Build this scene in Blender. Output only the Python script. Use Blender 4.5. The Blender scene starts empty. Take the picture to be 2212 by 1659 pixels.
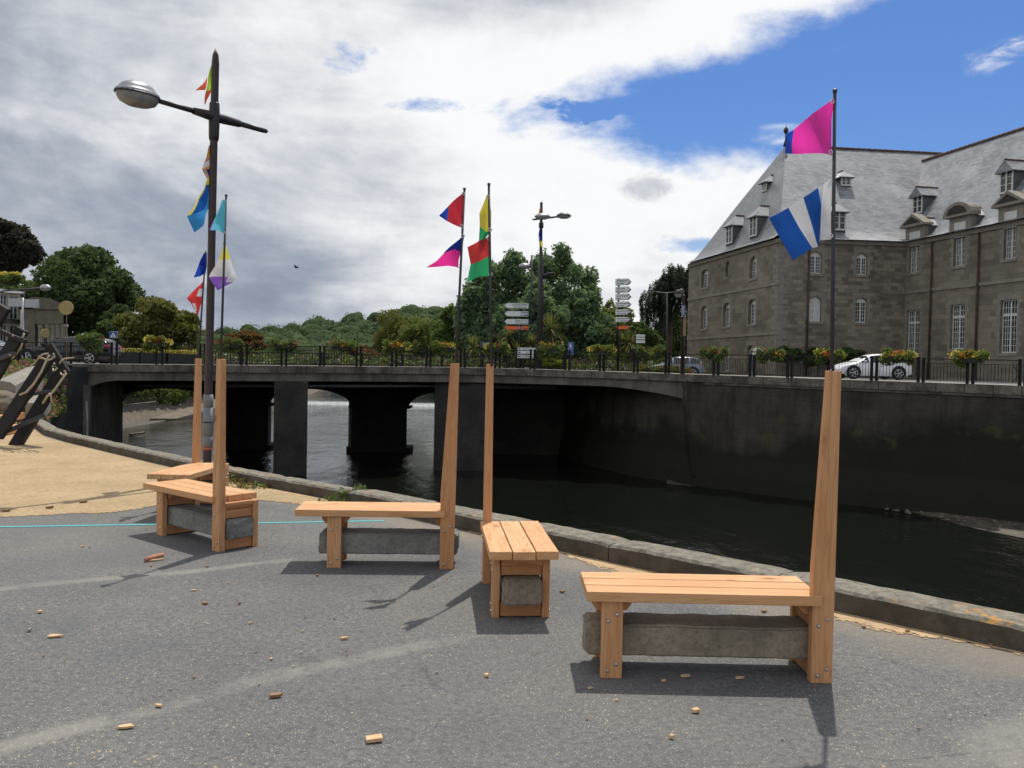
import bpy, bmesh, math, random
import numpy as np
from mathutils import Vector, Matrix, geometry, noise as mnoise
random.seed(7)
SC = bpy.context.scene
COL = SC.collection
# ------------------------------------------------------------------ camera model
F = 1913.; CX = 1106.; CY = 829.5; H = 1.62
PITCH = math.radians(-1.27); ROLL = math.radians(1.1)
fwd = Vector((0, math.cos(PITCH), math.sin(PITCH)))
r0 = Vector((1, 0, 0)); u0 = r0.cross(fwd)
CR = r0*math.cos(ROLL)+u0*math.sin(ROLL); CU = u0*math.cos(ROLL)-r0*math.sin(ROLL)
EYE = Vector((0, 0, H))
def ray(u, v): return fwd+CR*((u-CX)/F)-CU*((v-CY)/F)
def G(u, v, z=0.):                      # where the sight line meets the level z
    d = ray(u, v); return EYE+d*((z-H)/d.z)
def P(u, v, Y):                         # the point of the sight line at distance Y
    d = ray(u, v); return EYE+d*(Y/d.y)
def on_plane(u, v, p0, n):
    d = ray(u, v); return EYE+d*((p0-EYE).dot(n)/d.dot(n))
cam = bpy.data.cameras.new('camera'); co = bpy.data.objects.new('camera', cam); COL.objects.link(co)
cam.sensor_width = 36; cam.lens = 36*F/2212; cam.clip_end = 6000; cam.clip_start = .05
co.matrix_world = Matrix(((CR.x, CU.x, -fwd.x, 0), (CR.y, CU.y, -fwd.y, 0), (CR.z, CU.z, -fwd.z, H), (0, 0, 0, 1)))
SC.camera = co

# ------------------------------------------------------------------ material helpers
class X:
    """tiny expression builder for shader nodes"""
    def __init__(s, nt, sock): s.nt = nt; s.k = sock
    def _op(s, op, a, b=None, c=None):
        n = s.nt.nodes.new('ShaderNodeMath'); n.operation = op
        for i, q in enumerate((a, b, c)):
            if q is None: continue
            if isinstance(q, X): s.nt.links.new(q.k, n.inputs[i])
            else: n.inputs[i].default_value = float(q)
        return X(s.nt, n.outputs[0])
    def __add__(s, o): return s._op('ADD', s, o)
    __radd__ = __add__
    def __sub__(s, o): return s._op('SUBTRACT', s, o)
    def __rsub__(s, o): return s._op('SUBTRACT', o, s)
    def __mul__(s, o): return s._op('MULTIPLY', s, o)
    __rmul__ = __mul__
    def __truediv__(s, o): return s._op('DIVIDE', s, o)
    def min(s, o): return s._op('MINIMUM', s, o)
    def max(s, o): return s._op('MAXIMUM', s, o)
    def abs(s): return s._op('ABSOLUTE', s)
    def exp(s): return s._op('EXPONENT', s)
    def pow(s, p): return s._op('POWER', s, p)
    def sin(s): return s._op('SINE', s)
    def gt(s, o): return s._op('GREATER_THAN', s, o)
    def ss(s, a, b, lo=0., hi=1.):
        n = s.nt.nodes.new('ShaderNodeMapRange'); n.interpolation_type = 'SMOOTHSTEP'
        s.nt.links.new(s.k, n.inputs[0])
        for i, q in zip((1, 2, 3, 4), (a, b, lo, hi)): n.inputs[i].default_value = q
        return X(s.nt, n.outputs[0])
class NT:
    def __init__(s, nt): s.t = nt
    def node(s, typ, **kw):
        n = s.t.nodes.new(typ)
        for k, v in kw.items(): setattr(n, k, v)
        return n
    def link(s, a, b): s.t.links.new(a.k if isinstance(a, X) else a, b)
    def coord(s, which='Object'): return s.node('ShaderNodeTexCoord').outputs[which]
    def mapping(s, vec, scale=(1, 1, 1), rot=(0, 0, 0), loc=(0, 0, 0)):
        n = s.node('ShaderNodeMapping'); s.link(vec, n.inputs[0])
        n.inputs['Scale'].default_value = scale; n.inputs['Rotation'].default_value = rot; n.inputs['Location'].default_value = loc
        return n.outputs[0]
    def noise(s, vec, scale, detail=4, rough=.55, dist=0, out=0):
        n = s.node('ShaderNodeTexNoise')
        if vec is not None: s.link(vec, n.inputs['Vector'])
        n.inputs['Scale'].default_value = scale; n.inputs['Detail'].default_value = detail
        n.inputs['Roughness'].default_value = rough; n.inputs['Distortion'].default_value = dist
        return X(s.t, n.outputs[out])
    def voro(s, vec, scale, out='Distance', feature='F1', rnd=1):
        n = s.node('ShaderNodeTexVoronoi', feature=feature); s.link(vec, n.inputs['Vector'])
        n.inputs['Scale'].default_value = scale; n.inputs['Randomness'].default_value = rnd
        return n.outputs[out]
    def mix(s, fac, a, b, typ='MIX'):
        n = s.node('ShaderNodeMix', data_type='RGBA', blend_type=typ)
        if isinstance(fac, (int, float)): n.inputs[0].default_value = fac
        else: s.link(fac, n.inputs[0])
        for q, i in ((a, 6), (b, 7)):
            if isinstance(q, (tuple, list)): n.inputs[i].default_value = tuple(q[:3])+(1,)
            else: s.link(q, n.inputs[i])
        return n.outputs[2]
    def sep(s, vec):
        n = s.node('ShaderNodeSeparateXYZ'); s.link(vec, n.inputs[0]); return [X(s.t, o) for o in n.outputs]
    def comb(s, x, y, z):
        n = s.node('ShaderNodeCombineXYZ')
        for i, q in enumerate((x, y, z)):
            if isinstance(q, X): s.link(q, n.inputs[i])
            else: n.inputs[i].default_value = q
        return n.outputs[0]
    def bump(s, h, strength=.3, dist=.02):
        n = s.node('ShaderNodeBump'); s.link(h, n.inputs['Height'])
        n.inputs['Strength'].default_value = strength; n.inputs['Distance'].default_value = dist
        return n.outputs[0]
def newmat(name):
    m = bpy.data.materials.new(name); m.use_nodes = True
    b = m.node_tree.nodes['Principled BSDF']
    return m, NT(m.node_tree), b
def setp(b, n, **kw):
    for k, v in kw.items():
        s = b.inputs[k.replace('_', ' ')]
        if isinstance(v, (int, float)): s.default_value = v
        elif isinstance(v, tuple): s.default_value = v+(1,) if len(v) == 3 else v
        else: n.link(v, s)
def mat(name, c1, c2=None, scale=8, rough=.7, bump=0., bdist=.01, coord='Object', stretch=(1, 1, 1), detail=5, metal=0, spec=.4, fine=0):
    m, n, b = newmat(name)
    if c2 is None: c2 = tuple(x*.8 for x in c1)
    v = n.mapping(n.coord(coord), stretch)
    f = n.noise(v, scale, detail, .6)
    col = n.mix(f.ss(.3, .7), c1, c2)
    if fine:
        g = n.noise(v, scale*9, 3, .6)
        col = n.mix(g.ss(.45, .75)*fine, col, tuple(x*.45 for x in c2))
    setp(b, n, Base_Color=col, Roughness=rough, Metallic=metal, Specular_IOR_Level=spec)
    if bump: setp(b, n, Normal=n.bump(n.noise(v, scale*5, 4, .65), bump, bdist))
    return m

# ------------------------------------------------------------------ mesh helpers
class MB:
    def __init__(s): s.v = []; s.f = []; s.mi = []; s.uv = {}
    def add(s, vs, fs, mi=0):
        o = len(s.v); s.v += [tuple(q) for q in vs]
        for f in fs: s.f.append([i+o for i in f]); s.mi.append(mi)
        return s
    def box(s, x0, x1, y0, y1, z0, z1, mi=0, M=None):
        vs = [Vector((x, y, z)) for z in (z0, z1) for y in (y0, y1) for x in (x0, x1)]
        if M: vs = [M@q for q in vs]
        return s.add(vs, [(0, 2, 3, 1), (4, 5, 7, 6), (0, 1, 5, 4), (2, 6, 7, 3), (0, 4, 6, 2), (1, 3, 7, 5)], mi)
    def hexa(s, q, mi=0):          # 8 corners, bottom ring then top ring
        return s.add(q, [(3, 2, 1, 0), (4, 5, 6, 7), (0, 1, 5, 4), (1, 2, 6, 5), (2, 3, 7, 6), (3, 0, 4, 7)], mi)
    def beam(s, a, b, w, d, up=(0, 0, 1), mi=0, w2=None, d2=None):
        a = Vector(a); b = Vector(b); t = (b-a).normalized(); sd = t.cross(Vector(up))
        if sd.length < 1e-4: sd = Vector((1, 0, 0))
        sd.normalize(); n = sd.cross(t)
        w2 = w if w2 is None else w2; d2 = d if d2 is None else d2
        q = []
        for p, ww, dd in ((a, w, d), (b, w2, d2)):
            q += [p-sd*ww/2-n*dd/2, p+sd*ww/2-n*dd/2, p+sd*ww/2+n*dd/2, p-sd*ww/2+n*dd/2]
        return s.hexa(q, mi)
    def tube(s, pts, r, n=8, mi=0, caps=True):
        pts = [Vector(p) for p in pts]; m = len(pts)
        rs = r if isinstance(r, (list, tuple)) else [r]*m
        vs = []; prev = None
        for i, p in enumerate(pts):
            t = (pts[min(i+1, m-1)]-pts[max(i-1, 0)]).normalized()
            if prev is None:
                a = t.cross(Vector((0, 0, 1)))
                if a.length < .1: a = t.cross(Vector((1, 0, 0)))
            else: a = prev-t*prev.dot(t)
            a.normalize(); prev = a; c = t.cross(a)
            for k in range(n):
                th = 2*math.pi*k/n; vs.append(p+(a*math.cos(th)+c*math.sin(th))*rs[i])
        fs = [(i*n+k, i*n+(k+1) % n, (i+1)*n+(k+1) % n, (i+1)*n+k) for i in range(m-1) for k in range(n)]
        if caps: fs += [tuple(range(n-1, -1, -1)), tuple((m-1)*n+k for k in range(n))]
        return s.add(vs, fs, mi)
    def lathe(s, prof, c=(0, 0, 0), axis='Z', n=20, mi=0, M=None):
        vs = []; c = Vector(c)
        for r, h in prof:
            for k in range(n):
                th = 2*math.pi*k/n; q = Vector((r*math.cos(th), r*math.sin(th), h))
                if axis == 'Y': q = Vector((q.x, q.z, q.y))
                if axis == 'X': q = Vector((q.z, q.x, q.y))
                if M: q = M@q
                vs.append(q+c)
        m = len(prof)
        fs = [(i*n+k, i*n+(k+1) % n, (i+1)*n+(k+1) % n, (i+1)*n+k) for i in range(m-1) for k in range(n)]
        fs += [tuple(range(n-1, -1, -1)), tuple((m-1)*n+k for k in range(n))]
        return s.add(vs, fs, mi)
    def prism(s, poly, ext, mi=0, side=None):  # poly: 3D points of a planar polygon, extruded by ext
        poly = [Vector(p) for p in poly]; n = len(poly); ext = Vector(ext)
        tris = geometry.tessellate_polygon([poly])
        vs = poly+[p+ext for p in poly]
        fs = [tuple(t) for t in tris]+[tuple(i+n for i in reversed(t)) for t in tris]
        o = len(s.f); k = len(fs); fs += [(i, (i+1) % n, (i+1) % n+n, i+n) for i in range(n)]
        s.add(vs, fs, mi)
        if side is not None: s.mi[o+k:] = [side]*n
        return s
    def poly(s, pts, mi=0):
        pts = [Vector(p) for p in pts]
        return s.add(pts, [tuple(t) for t in geometry.tessellate_polygon([pts])], mi)
    def grid(s, rows, mi=0, fmi=None):  # rows of equally many points
        r = len(rows); c = len(rows[0]); o = len(s.v)
        s.v += [tuple(p) for row in rows for p in row]
        for i in range(r-1):
            for j in range(c-1):
                s.f.append([o+i*c+j, o+i*c+j+1, o+(i+1)*c+j+1, o+(i+1)*c+j]); s.mi.append(fmi(i, j) if fmi else mi)
        return s
    def build(s, name, mats, parent=None, smooth=False, world=True, fix=True, bevel=0, uvf=None):
        me = bpy.data.meshes.new(name)
        off = Vector((0, 0, 0))
        if parent is not None and world:
            off = parent.location.copy()
            if parent.parent is not None: off += parent.parent.location
        me.from_pydata([tuple(Vector(v)-off) for v in s.v], [], s.f)
        if not isinstance(mats, (list, tuple)): mats = [mats]
        for m in mats: me.materials.append(m)
        me.polygons.foreach_set('material_index', s.mi)
        if uvf:
            uv = me.uv_layers.new(name='uv')
            for poly in me.polygons:
                for li in poly.loop_indices:
                    uv.data[li].uv = uvf(Vector(s.v[me.loops[li].vertex_index]), poly)
        if fix:
            bm = bmesh.new(); bm.from_mesh(me); bmesh.ops.recalc_face_normals(bm, faces=bm.faces); bm.to_mesh(me); bm.free()
        if smooth: me.polygons.foreach_set('use_smooth', [True]*len(me.polygons))
        me.update()
        o = bpy.data.objects.new(name, me); COL.objects.link(o)
        if parent is not None: o.parent = parent
        if bevel:
            b = o.modifiers.new('bevel', 'BEVEL'); b.width = bevel; b.segments = 2; b.limit_method = 'ANGLE'; b.angle_limit = .6
        return o
def tag(o, label=None, cat=None, group=None, kind=None):
    for k, v in (('label', label), ('category', cat), ('group', group), ('kind', kind)):
        if v: o[k] = v
    return o
def empty(name, loc, label, cat, group=None, rz=0):
    o = bpy.data.objects.new(name, None); COL.objects.link(o)
    o.location = Vector(loc); o.rotation_euler = (0, 0, rz); o.empty_display_size = .2
    return tag(o, label, cat, group)
def struct(o): o['kind'] = 'structure'; return o
def copy_tree(o, parent=None):
    c = o.copy(); COL.objects.link(c)
    if parent is not None: c.parent = parent
    for ch in list(o.children): copy_tree(ch, c)
    return c
def rnd(a, b): return random.uniform(a, b)

# cloud of leaf-shaped cards through the volume of many small blobs
def leaf_mesh(name, blobs, n, size, mats, parent=None, seed=1, aspect=.6, droop=0., shell=.45, up=.0, mat_w=None, out=.6, lump=.16):
    r = np.random.default_rng(seed)
    B = np.array([b[:6] for b in blobs], float)
    w = (B[:, 3]*B[:, 4]+B[:, 4]*B[:, 5]+B[:, 3]*B[:, 5]); w /= w.sum()
    idx = r.choice(len(B), n, p=w)
    d = r.normal(size=(n, 3)); d /= np.linalg.norm(d, axis=1)[:, None]
    rad = (1-shell)+shell*r.random(n)**.6
    rad *= 1+lump*np.sin(d[:, 0]*7+idx)*np.sin(d[:, 2]*6+idx*2)
    c = B[idx, :3]+d*B[idx, 3:6]*rad[:, None]
    nrm = d*out+r.normal(size=(n, 3))*.7; nrm[:, 2] += up
    nrm /= np.linalg.norm(nrm, axis=1)[:, None]
    a = r.normal(size=(n, 3)); a[:, 2] -= droop
    a -= nrm*(a*nrm).sum(1)[:, None]; a /= np.linalg.norm(a, axis=1)[:, None]
    b = np.cross(nrm, a)
    sz = size*(.55+.9*r.random(n))
    a *= sz[:, None]; b *= (sz*aspect)[:, None]
    fold = nrm*(sz*.18)[:, None]
    V = np.empty((n, 4, 3)); V[:, 0] = c-a; V[:, 1] = c+b*.9+fold-a*.15; V[:, 2] = c+a; V[:, 3] = c-b*.9+fold-a*.15
    off = np.array(parent.location if parent is not None else (0, 0, 0), float)
    me = bpy.data.meshes.new(name)
    me.vertices.add(4*n); me.vertices.foreach_set('co', (V.reshape(-1, 3)-off).ravel())
    me.loops.add(4*n); me.loops.foreach_set('vertex_index', np.arange(4*n, dtype=np.int32))
    me.polygons.add(n); me.polygons.foreach_set('loop_start', np.arange(0, 4*n, 4, dtype=np.int32))
    try: me.polygons.foreach_set('loop_total', np.full(n, 4, dtype=np.int32))
    except Exception: pass
    if not isinstance(mats, (list, tuple)): mats = [mats]
    for m in mats: me.materials.append(m)
    if len(mats) > 1:
        p = np.array(mat_w or [1]*len(mats), float); p /= p.sum()
        me.polygons.foreach_set('material_index', r.choice(len(mats), n, p=p).astype(np.int32))
    me.update(calc_edges=True); me.validate()
    o = bpy.data.objects.new(name, me); COL.objects.link(o)
    if parent is not None: o.parent = parent
    return o
def crown_blobs(c, R, k, seed, sub=.34, spread=.78, flat=.0):
    r = random.Random(seed); out = [(c[0], c[1], c[2], R[0]*.62, R[1]*.62, R[2]*.62)]
    for i in range(k):
        z = r.uniform(-.85 if not flat else -.5, 1); th = r.uniform(0, 6.283); q = math.sqrt(max(0, 1-z*z))
        s = r.uniform(spread*.75, spread*1.08); f = sub*r.uniform(.65, 1.25)
        out.append((c[0]+R[0]*s*q*math.cos(th), c[1]+R[1]*s*q*math.sin(th), c[2]+R[2]*s*z, R[0]*f, R[1]*f, R[2]*f*.85))
    return out
# ------------------------------------------------------------------ materials
MT = {}
def leafmat(name, c1, c2, trans=.33, rough=.55):
    m, n, b = newmat(name)
    ri = n.node('ShaderNodeNewGeometry').outputs['Random Per Island']
    nz = n.noise(n.coord('Object'), .55, 2)
    f = X(n.t, ri)*.7+nz*.6-.15
    col = n.mix(f.ss(.1, .95), c1, c2)
    setp(b, n, Base_Color=col, Roughness=rough+.15, Specular_IOR_Level=.12)
    tr = n.node('ShaderNodeBsdfTranslucent'); n.link(n.mix(.5, col, (c2[0]*1.5, c2[1]*1.5, c2[2]*.6)), tr.inputs[0])
    mx = n.node('ShaderNodeMixShader'); mx.inputs[0].default_value = trans
    n.link(b.outputs[0], mx.inputs[1]); n.link(tr.outputs[0], mx.inputs[2])
    out = n.t.nodes['Material Output']; n.link(mx.outputs[0], out.inputs[0])
    return m
def clothmat(name, c, trans=.5):
    m, n, b = newmat(name)
    v = n.coord('Object')
    f = n.noise(v, 9, 3)
    col = n.mix(f.ss(.3, .7), c, tuple(x*.86 for x in c))
    setp(b, n, Base_Color=col, Roughness=.75, Specular_IOR_Level=.2, Sheen_Weight=.1)
    tr = n.node('ShaderNodeBsdfTranslucent'); n.link(col, tr.inputs[0])
    mx = n.node('ShaderNodeMixShader'); mx.inputs[0].default_value = trans
    n.link(b.outputs[0], mx.inputs[1]); n.link(tr.outputs[0], mx.inputs[2])
    n.link(mx.outputs[0], n.t.nodes['Material Output'].inputs[0])
    return m
def woodmat(name, c1, c2, dark):
    m, n, b = newmat(name)
    rnd_ = X(n.t, n.node('ShaderNodeObjectInfo').outputs['Random'])
    v = n.coord('UV')                       # u runs along the grain
    sep = n.sep(v)
    vv = n.comb(sep[0]*1.0+rnd_*17, sep[1]+rnd_*5, rnd_*31)
    g = n.noise(n.mapping(vv, (1.6, 34, 1)), 1.6, 5, .6, .6)
    rings = n.noise(n.mapping(vv, (.7, 9, 1)), 1.2, 2, .5, 1.5)
    lines = ((rings*46).sin()*.5+.5)
    col = n.mix(g.ss(.32, .72), c1, c2)
    col = n.mix(lines.ss(.5, 1.)*.55, col, dark)
    kn = X(n.t, n.voro(n.mapping(vv, (2.6, 5.2, 1)), 1.0))
    col = n.mix(kn.ss(.05, .32, .38, 0), col, (dark[0]*.8, dark[1]*.7, dark[2]*.6))
    col = n.mix(kn.ss(.03, .12, .85, 0), col, (dark[0]*.5, dark[1]*.42, dark[2]*.38))
    tone = n.noise(n.mapping(vv, (.6, 1.4, 1)), 1.5, 2)
    col = n.mix(tone.ss(.35, .7)*.4, col, (c2[0]*.8, c2[1]*.7, c2[2]*.6))
    col = n.mix(rnd_*.38, col, (c1[0]*.78, c1[1]*.66, c1[2]*.58))
    smd = n.noise(n.mapping(vv, (5, 7, 1)), 1.3, 4, .6); col = n.mix(smd.ss(.6, .75)*.3, col, (c2[0]*.6, c2[1]*.62, c2[2]*.75))
    setp(b, n, Base_Color=col, Roughness=.62, Specular_IOR_Level=.3, Normal=n.bump(g, .18, .004))
    return m
def stonewall(name, c1, c2, mortar, bw, bh, rough=.85, dirt=.5, msize=.012):
    m, n, b = newmat(name)
    uv = n.coord('UV')
    wob = n.noise(uv, 1.3, 3, out=1)
    warp = n.node('ShaderNodeVectorMath', operation='MULTIPLY_ADD'); n.link(wob, warp.inputs[0]); warp.inputs[1].default_value = (.1, .08, 0); n.link(uv, warp.inputs[2])
    br = n.node('ShaderNodeTexBrick'); n.link(warp.outputs[0], br.inputs['Vector'])
    br.inputs['Scale'].default_value = 1; br.inputs['Brick Width'].default_value = bw; br.inputs['Row Height'].default_value = bh
    br.inputs['Mortar Size'].default_value = msize; br.inputs['Mortar Smooth'].default_value = .4; br.inputs['Bias'].default_value = -.1
    br.offset = .45; br.squash = 1.4; br.squash_frequency = 3
    for i, c in ((1, c1), (2, c2), (3, mortar)): br.inputs[i].default_value = c+(1,)
    nz = n.noise(uv, .5, 5, .65); fine = n.noise(uv, 9, 4, .7)
    col = n.mix(nz.ss(.35, .75)*dirt, br.outputs[0], tuple(x*.45 for x in c2))
    col = n.mix(fine.ss(.4, .8)*.4, col, tuple(x*.5 for x in c1))
    big = n.noise(uv, .17, 3); col = n.mix(big.ss(.45, .7)*.35, col, tuple(x*1.3 for x in c1))
    setp(b, n, Base_Color=col, Roughness=rough, Specular_IOR_Level=.2, Normal=n.bump(X(n.t, br.outputs[1])*-.6+fine*.7, .5, .03))
    return m
def slate(name, c1, c2):
    m, n, b = newmat(name)
    uv = n.coord('UV')
    br = n.node('ShaderNodeTexBrick'); n.link(uv, br.inputs['Vector'])
    br.inputs['Scale'].default_value = 1; br.inputs['Brick Width'].default_value = .42; br.inputs['Row Height'].default_value = .21
    br.inputs['Mortar Size'].default_value = .012; br.inputs['Mortar Smooth'].default_value = .2; br.inputs['Bias'].default_value = 0
    br.inputs[1].default_value = c1+(1,); br.inputs[2].default_value = c2+(1,); br.inputs[3].default_value = tuple(x*.35 for x in c1)+(1,)
    nz = n.noise(uv, .22, 4, .6); st = n.noise(n.mapping(uv, (1, .18, 1)), 1.1, 4, .6)
    row = n.noise(n.mapping(uv, (.55, 2.4, 1)), 1.0, 3, .6)
    patch = n.noise(n.mapping(uv, (1.3, 4.2, 1)), 1.1, 1)*.62+n.noise(uv, .2, 2)*.55
    col = n.mix(st.ss(.35, .75)*.45, br.outputs[0], tuple(x*.55 for x in c1))
    col = n.mix(nz.ss(.4, .72)*.5, col, tuple(min(1, x*1.35) for x in c2))
    col = n.mix(patch.ss(.67, .69)*.5, col, tuple(x*.4 for x in c1))
    rg = (row*.3+.24)
    tilt = n.bump(X(n.t, br.outputs[1])*-.5+n.noise(uv, 5, 3)*.6, .45, .03)
    setp(b, n, Base_Color=col, Roughness=rg, Specular_IOR_Level=.55, Normal=tilt)
    return m

# asphalt of the quay: grey binder, pale grit, worn tracks
def asphalt():
    m, n, b = newmat('worn_asphalt')
    v = n.coord('Object'); x, y, z = n.sep(v)
    st = n.mapping(v, (1, 1, 1), (0, 0, .5))
    base = n.mix(n.noise(v, 1.1, 5, .6).ss(.3, .72), (.114, .116, .118), (.158, .154, .145))
    base = n.mix(n.noise(v, 28, 3, .7).ss(.35, .75)*.75, base, (.05, .052, .056))
    base = n.mix(n.noise(v, .32, 3).ss(.42, .68)*.4, base, (.17, .162, .147))
    warp = n.noise(v, 14, 2, out=1)
    wv = n.node('ShaderNodeVectorMath', operation='MULTIPLY_ADD'); n.link(warp, wv.inputs[0]); wv.inputs[1].default_value = (.05, .05, .05); n.link(v, wv.inputs[2])
    dens = n.noise(v, .7, 3).ss(.3, .75, .35, 1.)
    def grit(scale, thr, colr, k, seedloc, sx=1.6):
        nonlocal base
        q = n.mapping(wv.outputs[0], (sx, 1, 1), (0, 0, .35), (seedloc, seedloc*2, 0))
        dist = X(n.t, n.voro(q, scale)); rc = n.sep(n.voro(q, scale, 'Color'))[0]
        f = dist.ss(.12, .32, 1, 0)*rc.gt(thr)*dens*k
        base = n.mix(f, base, colr)
    grit(84, .4, (.5, .435, .315), 1., 0)
    grit(58, .74, (.48, .42, .31), .95, 1.7, 1.9)
    grit(38, .86, (.5, .45, .37), .9, 3.3, 2.2)
    grit(110, .35, (.2, .2, .2), .8, 7.1)
    grit(30, .93, (.5, .36, .2), .95, 5.7)
    grit(70, .75, (.035, .035, .037), .9, 9.4)
    base = n.mix(n.noise(v, .5, 4, .6).ss(.5, .75)*.45, base, (.105, .112, .125))
    base = n.mix(n.noise(n.mapping(v, (1, 1, 1), (0, 0, 0), (9, 4, 0)), 1.7, 5, .7).ss(.62, .74)*.4, base, (.06, .06, .06))
    ck = X(n.t, n.voro(n.mapping(wv.outputs[0], (.55, .8, 1)), .9, 'Distance', 'DISTANCE_TO_EDGE'))
    base = n.mix(ck.ss(.0, .006, .55, 0)*n.noise(v, .8, 2).ss(.5, .62), base, (.04, .04, .042))
    # two pale worn wheel tracks
    def track(p, q, w, k):
        nonlocal base
        d = Vector((q[0]-p[0], q[1]-p[1])); L = d.length; d /= L
        e = ((x-p[0])*-d.y+(y-p[1])*d.x+n.noise(v, .9, 2)*.12-.06).abs()
        s = (x-p[0])*d.x+(y-p[1])*d.y
        f = e.ss(w*.25, w, 1, 0)*n.noise(v, 2.2, 4, .7).ss(.28, .6)*s.ss(-.2, .3)*s.ss(L-.6, L+.3, 1, 0)*k
        base = n.mix(f, base, (.31, .29, .255))
    a, b2 = G(-300, 1690), G(583, 1463); track((a.x, a.y), (b2.x, b2.y), .11, .42)
    a, b2 = G(560, 1470), G(1060, 1362); track((a.x, a.y), (b2.x, b2.y), .11, .42)
    a, b2 = G(-400, 1310), G(380, 1235); track((a.x, a.y), (b2.x, b2.y), .09, .42)
    a, b2 = G(340, 1242), G(680, 1203); track((a.x, a.y), (b2.x, b2.y), .1, .5)
    a, b2 = G(2060, 1660), G(2500, 1500); track((a.x, a.y), (b2.x, b2.y), .3, .45)
    # sawdust blown over the strip next to the kerb
    k = ((x*.713+y*.701)-5.4+n.noise(v, 1.6, 4, .65)*.9-.45)
    base = n.mix(k.ss(-.5, .25)*.55, base, (.27, .225, .17))
    h = n.noise(v, 60, 3, .7)
    setp(b, n, Base_Color=base, Roughness=.88, Specular_IOR_Level=.25, Normal=n.bump(h, .55, .012))
    return m
def sandmat(name, c1, c2, c3):
    m, n, b = newmat(name); v = n.coord('Object')
    base = n.mix(n.noise(v, 1.3, 5, .65).ss(.3, .7), c1, c2)
    dist = X(n.t, n.voro(n.mapping(v, (1.5, 1, 1), (0, 0, .4)), 30)); rc = n.sep(n.voro(n.mapping(v, (1.5, 1, 1), (0, 0, .4)), 30, 'Color'))[0]
    base = n.mix(dist.ss(.1, .45, 1, 0)*rc.gt(.6)*.8, base, c3)
    base = n.mix(n.noise(v, 17, 4, .7).ss(.45, .72)*.6, base, tuple(q*.55 for q in c1))
    base = n.mix(n.noise(v, 6, 3, .6).ss(.58, .75)*.5, base, tuple(q*.6 for q in c2))
    q8 = n.mapping(v, (1.7, 1, 1), (0, 0, .2)); d8 = X(n.t, n.voro(q8, 9)); r8 = n.sep(n.voro(q8, 9, 'Color'))[1]
    base = n.mix(d8.ss(.06, .2, 1, 0)*r8.gt(.72)*.75, base, (.2, .14, .085))
    base = n.mix(n.noise(v, 2.6, 4, .65).ss(.55, .72)*.3, base, tuple(q*.72 for q in c2))
    setp(b, n, Base_Color=base, Roughness=.95, Specular_IOR_Level=.1, Normal=n.bump(n.noise(v, 26, 4, .7), .8, .03))
    return m
def fringe(m0):
    m = m0.copy(); m.name = m0.name+'_thinning'; n = NT(m.node_tree); b = m.node_tree.nodes['Principled BSDF']; t = n.sep(n.coord('UV'))[0]; v = n.coord('Object')
    al = (1-t)*1.25+n.noise(v, 24, 4, .7)*1.1+n.noise(v, 2.5, 3)*.7-1.5
    n.link(al.ss(-.04, .12), b.inputs['Alpha']); return m
def kerbstone():
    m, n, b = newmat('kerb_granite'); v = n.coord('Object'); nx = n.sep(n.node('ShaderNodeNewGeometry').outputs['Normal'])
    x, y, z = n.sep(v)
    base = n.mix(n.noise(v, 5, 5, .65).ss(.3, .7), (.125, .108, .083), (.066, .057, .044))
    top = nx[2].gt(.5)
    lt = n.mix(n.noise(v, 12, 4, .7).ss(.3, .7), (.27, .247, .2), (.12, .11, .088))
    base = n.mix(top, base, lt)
    lich = n.noise(v, 7, 5, .7)*.55+n.noise(v, 1.1, 2)*.4+(x.ss(.3, 3.)*.2)
    base = n.mix(lich.ss(.54, .61)*top*.85, base, (.5, .25, .06))
    base = n.mix(n.noise(v, 45, 3, .7).ss(.45, .75)*.55, base, (.07, .065, .055))
    setp(b, n, Base_Color=base, Roughness=.9, Specular_IOR_Level=.2, Normal=n.bump(n.noise(v, 22, 5, .7), .7, .02))
    return m
def waterm():
    m, n, b = newmat('river_water'); v = n.coord('Object')
    q = n.mapping(v, (1, .55, 1), (0, 0, .35))
    pt_ = n.noise(n.mapping(v, (1, .5, 1), (0, 0, .6)), .16, 3).ss(.35, .65, .45, 1.9)
    h = n.noise(q, 1.1, 6, .62, .4)*pt_+n.noise(n.mapping(v, (1, .4, 1), (0, 0, -.5)), 4.5, 4, .6)*.35
    setp(b, n, Base_Color=(.006, .007, .005), Roughness=.06, IOR=1.33, Specular_IOR_Level=.5, Normal=n.bump(h, .38, .16))
    return m
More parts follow.
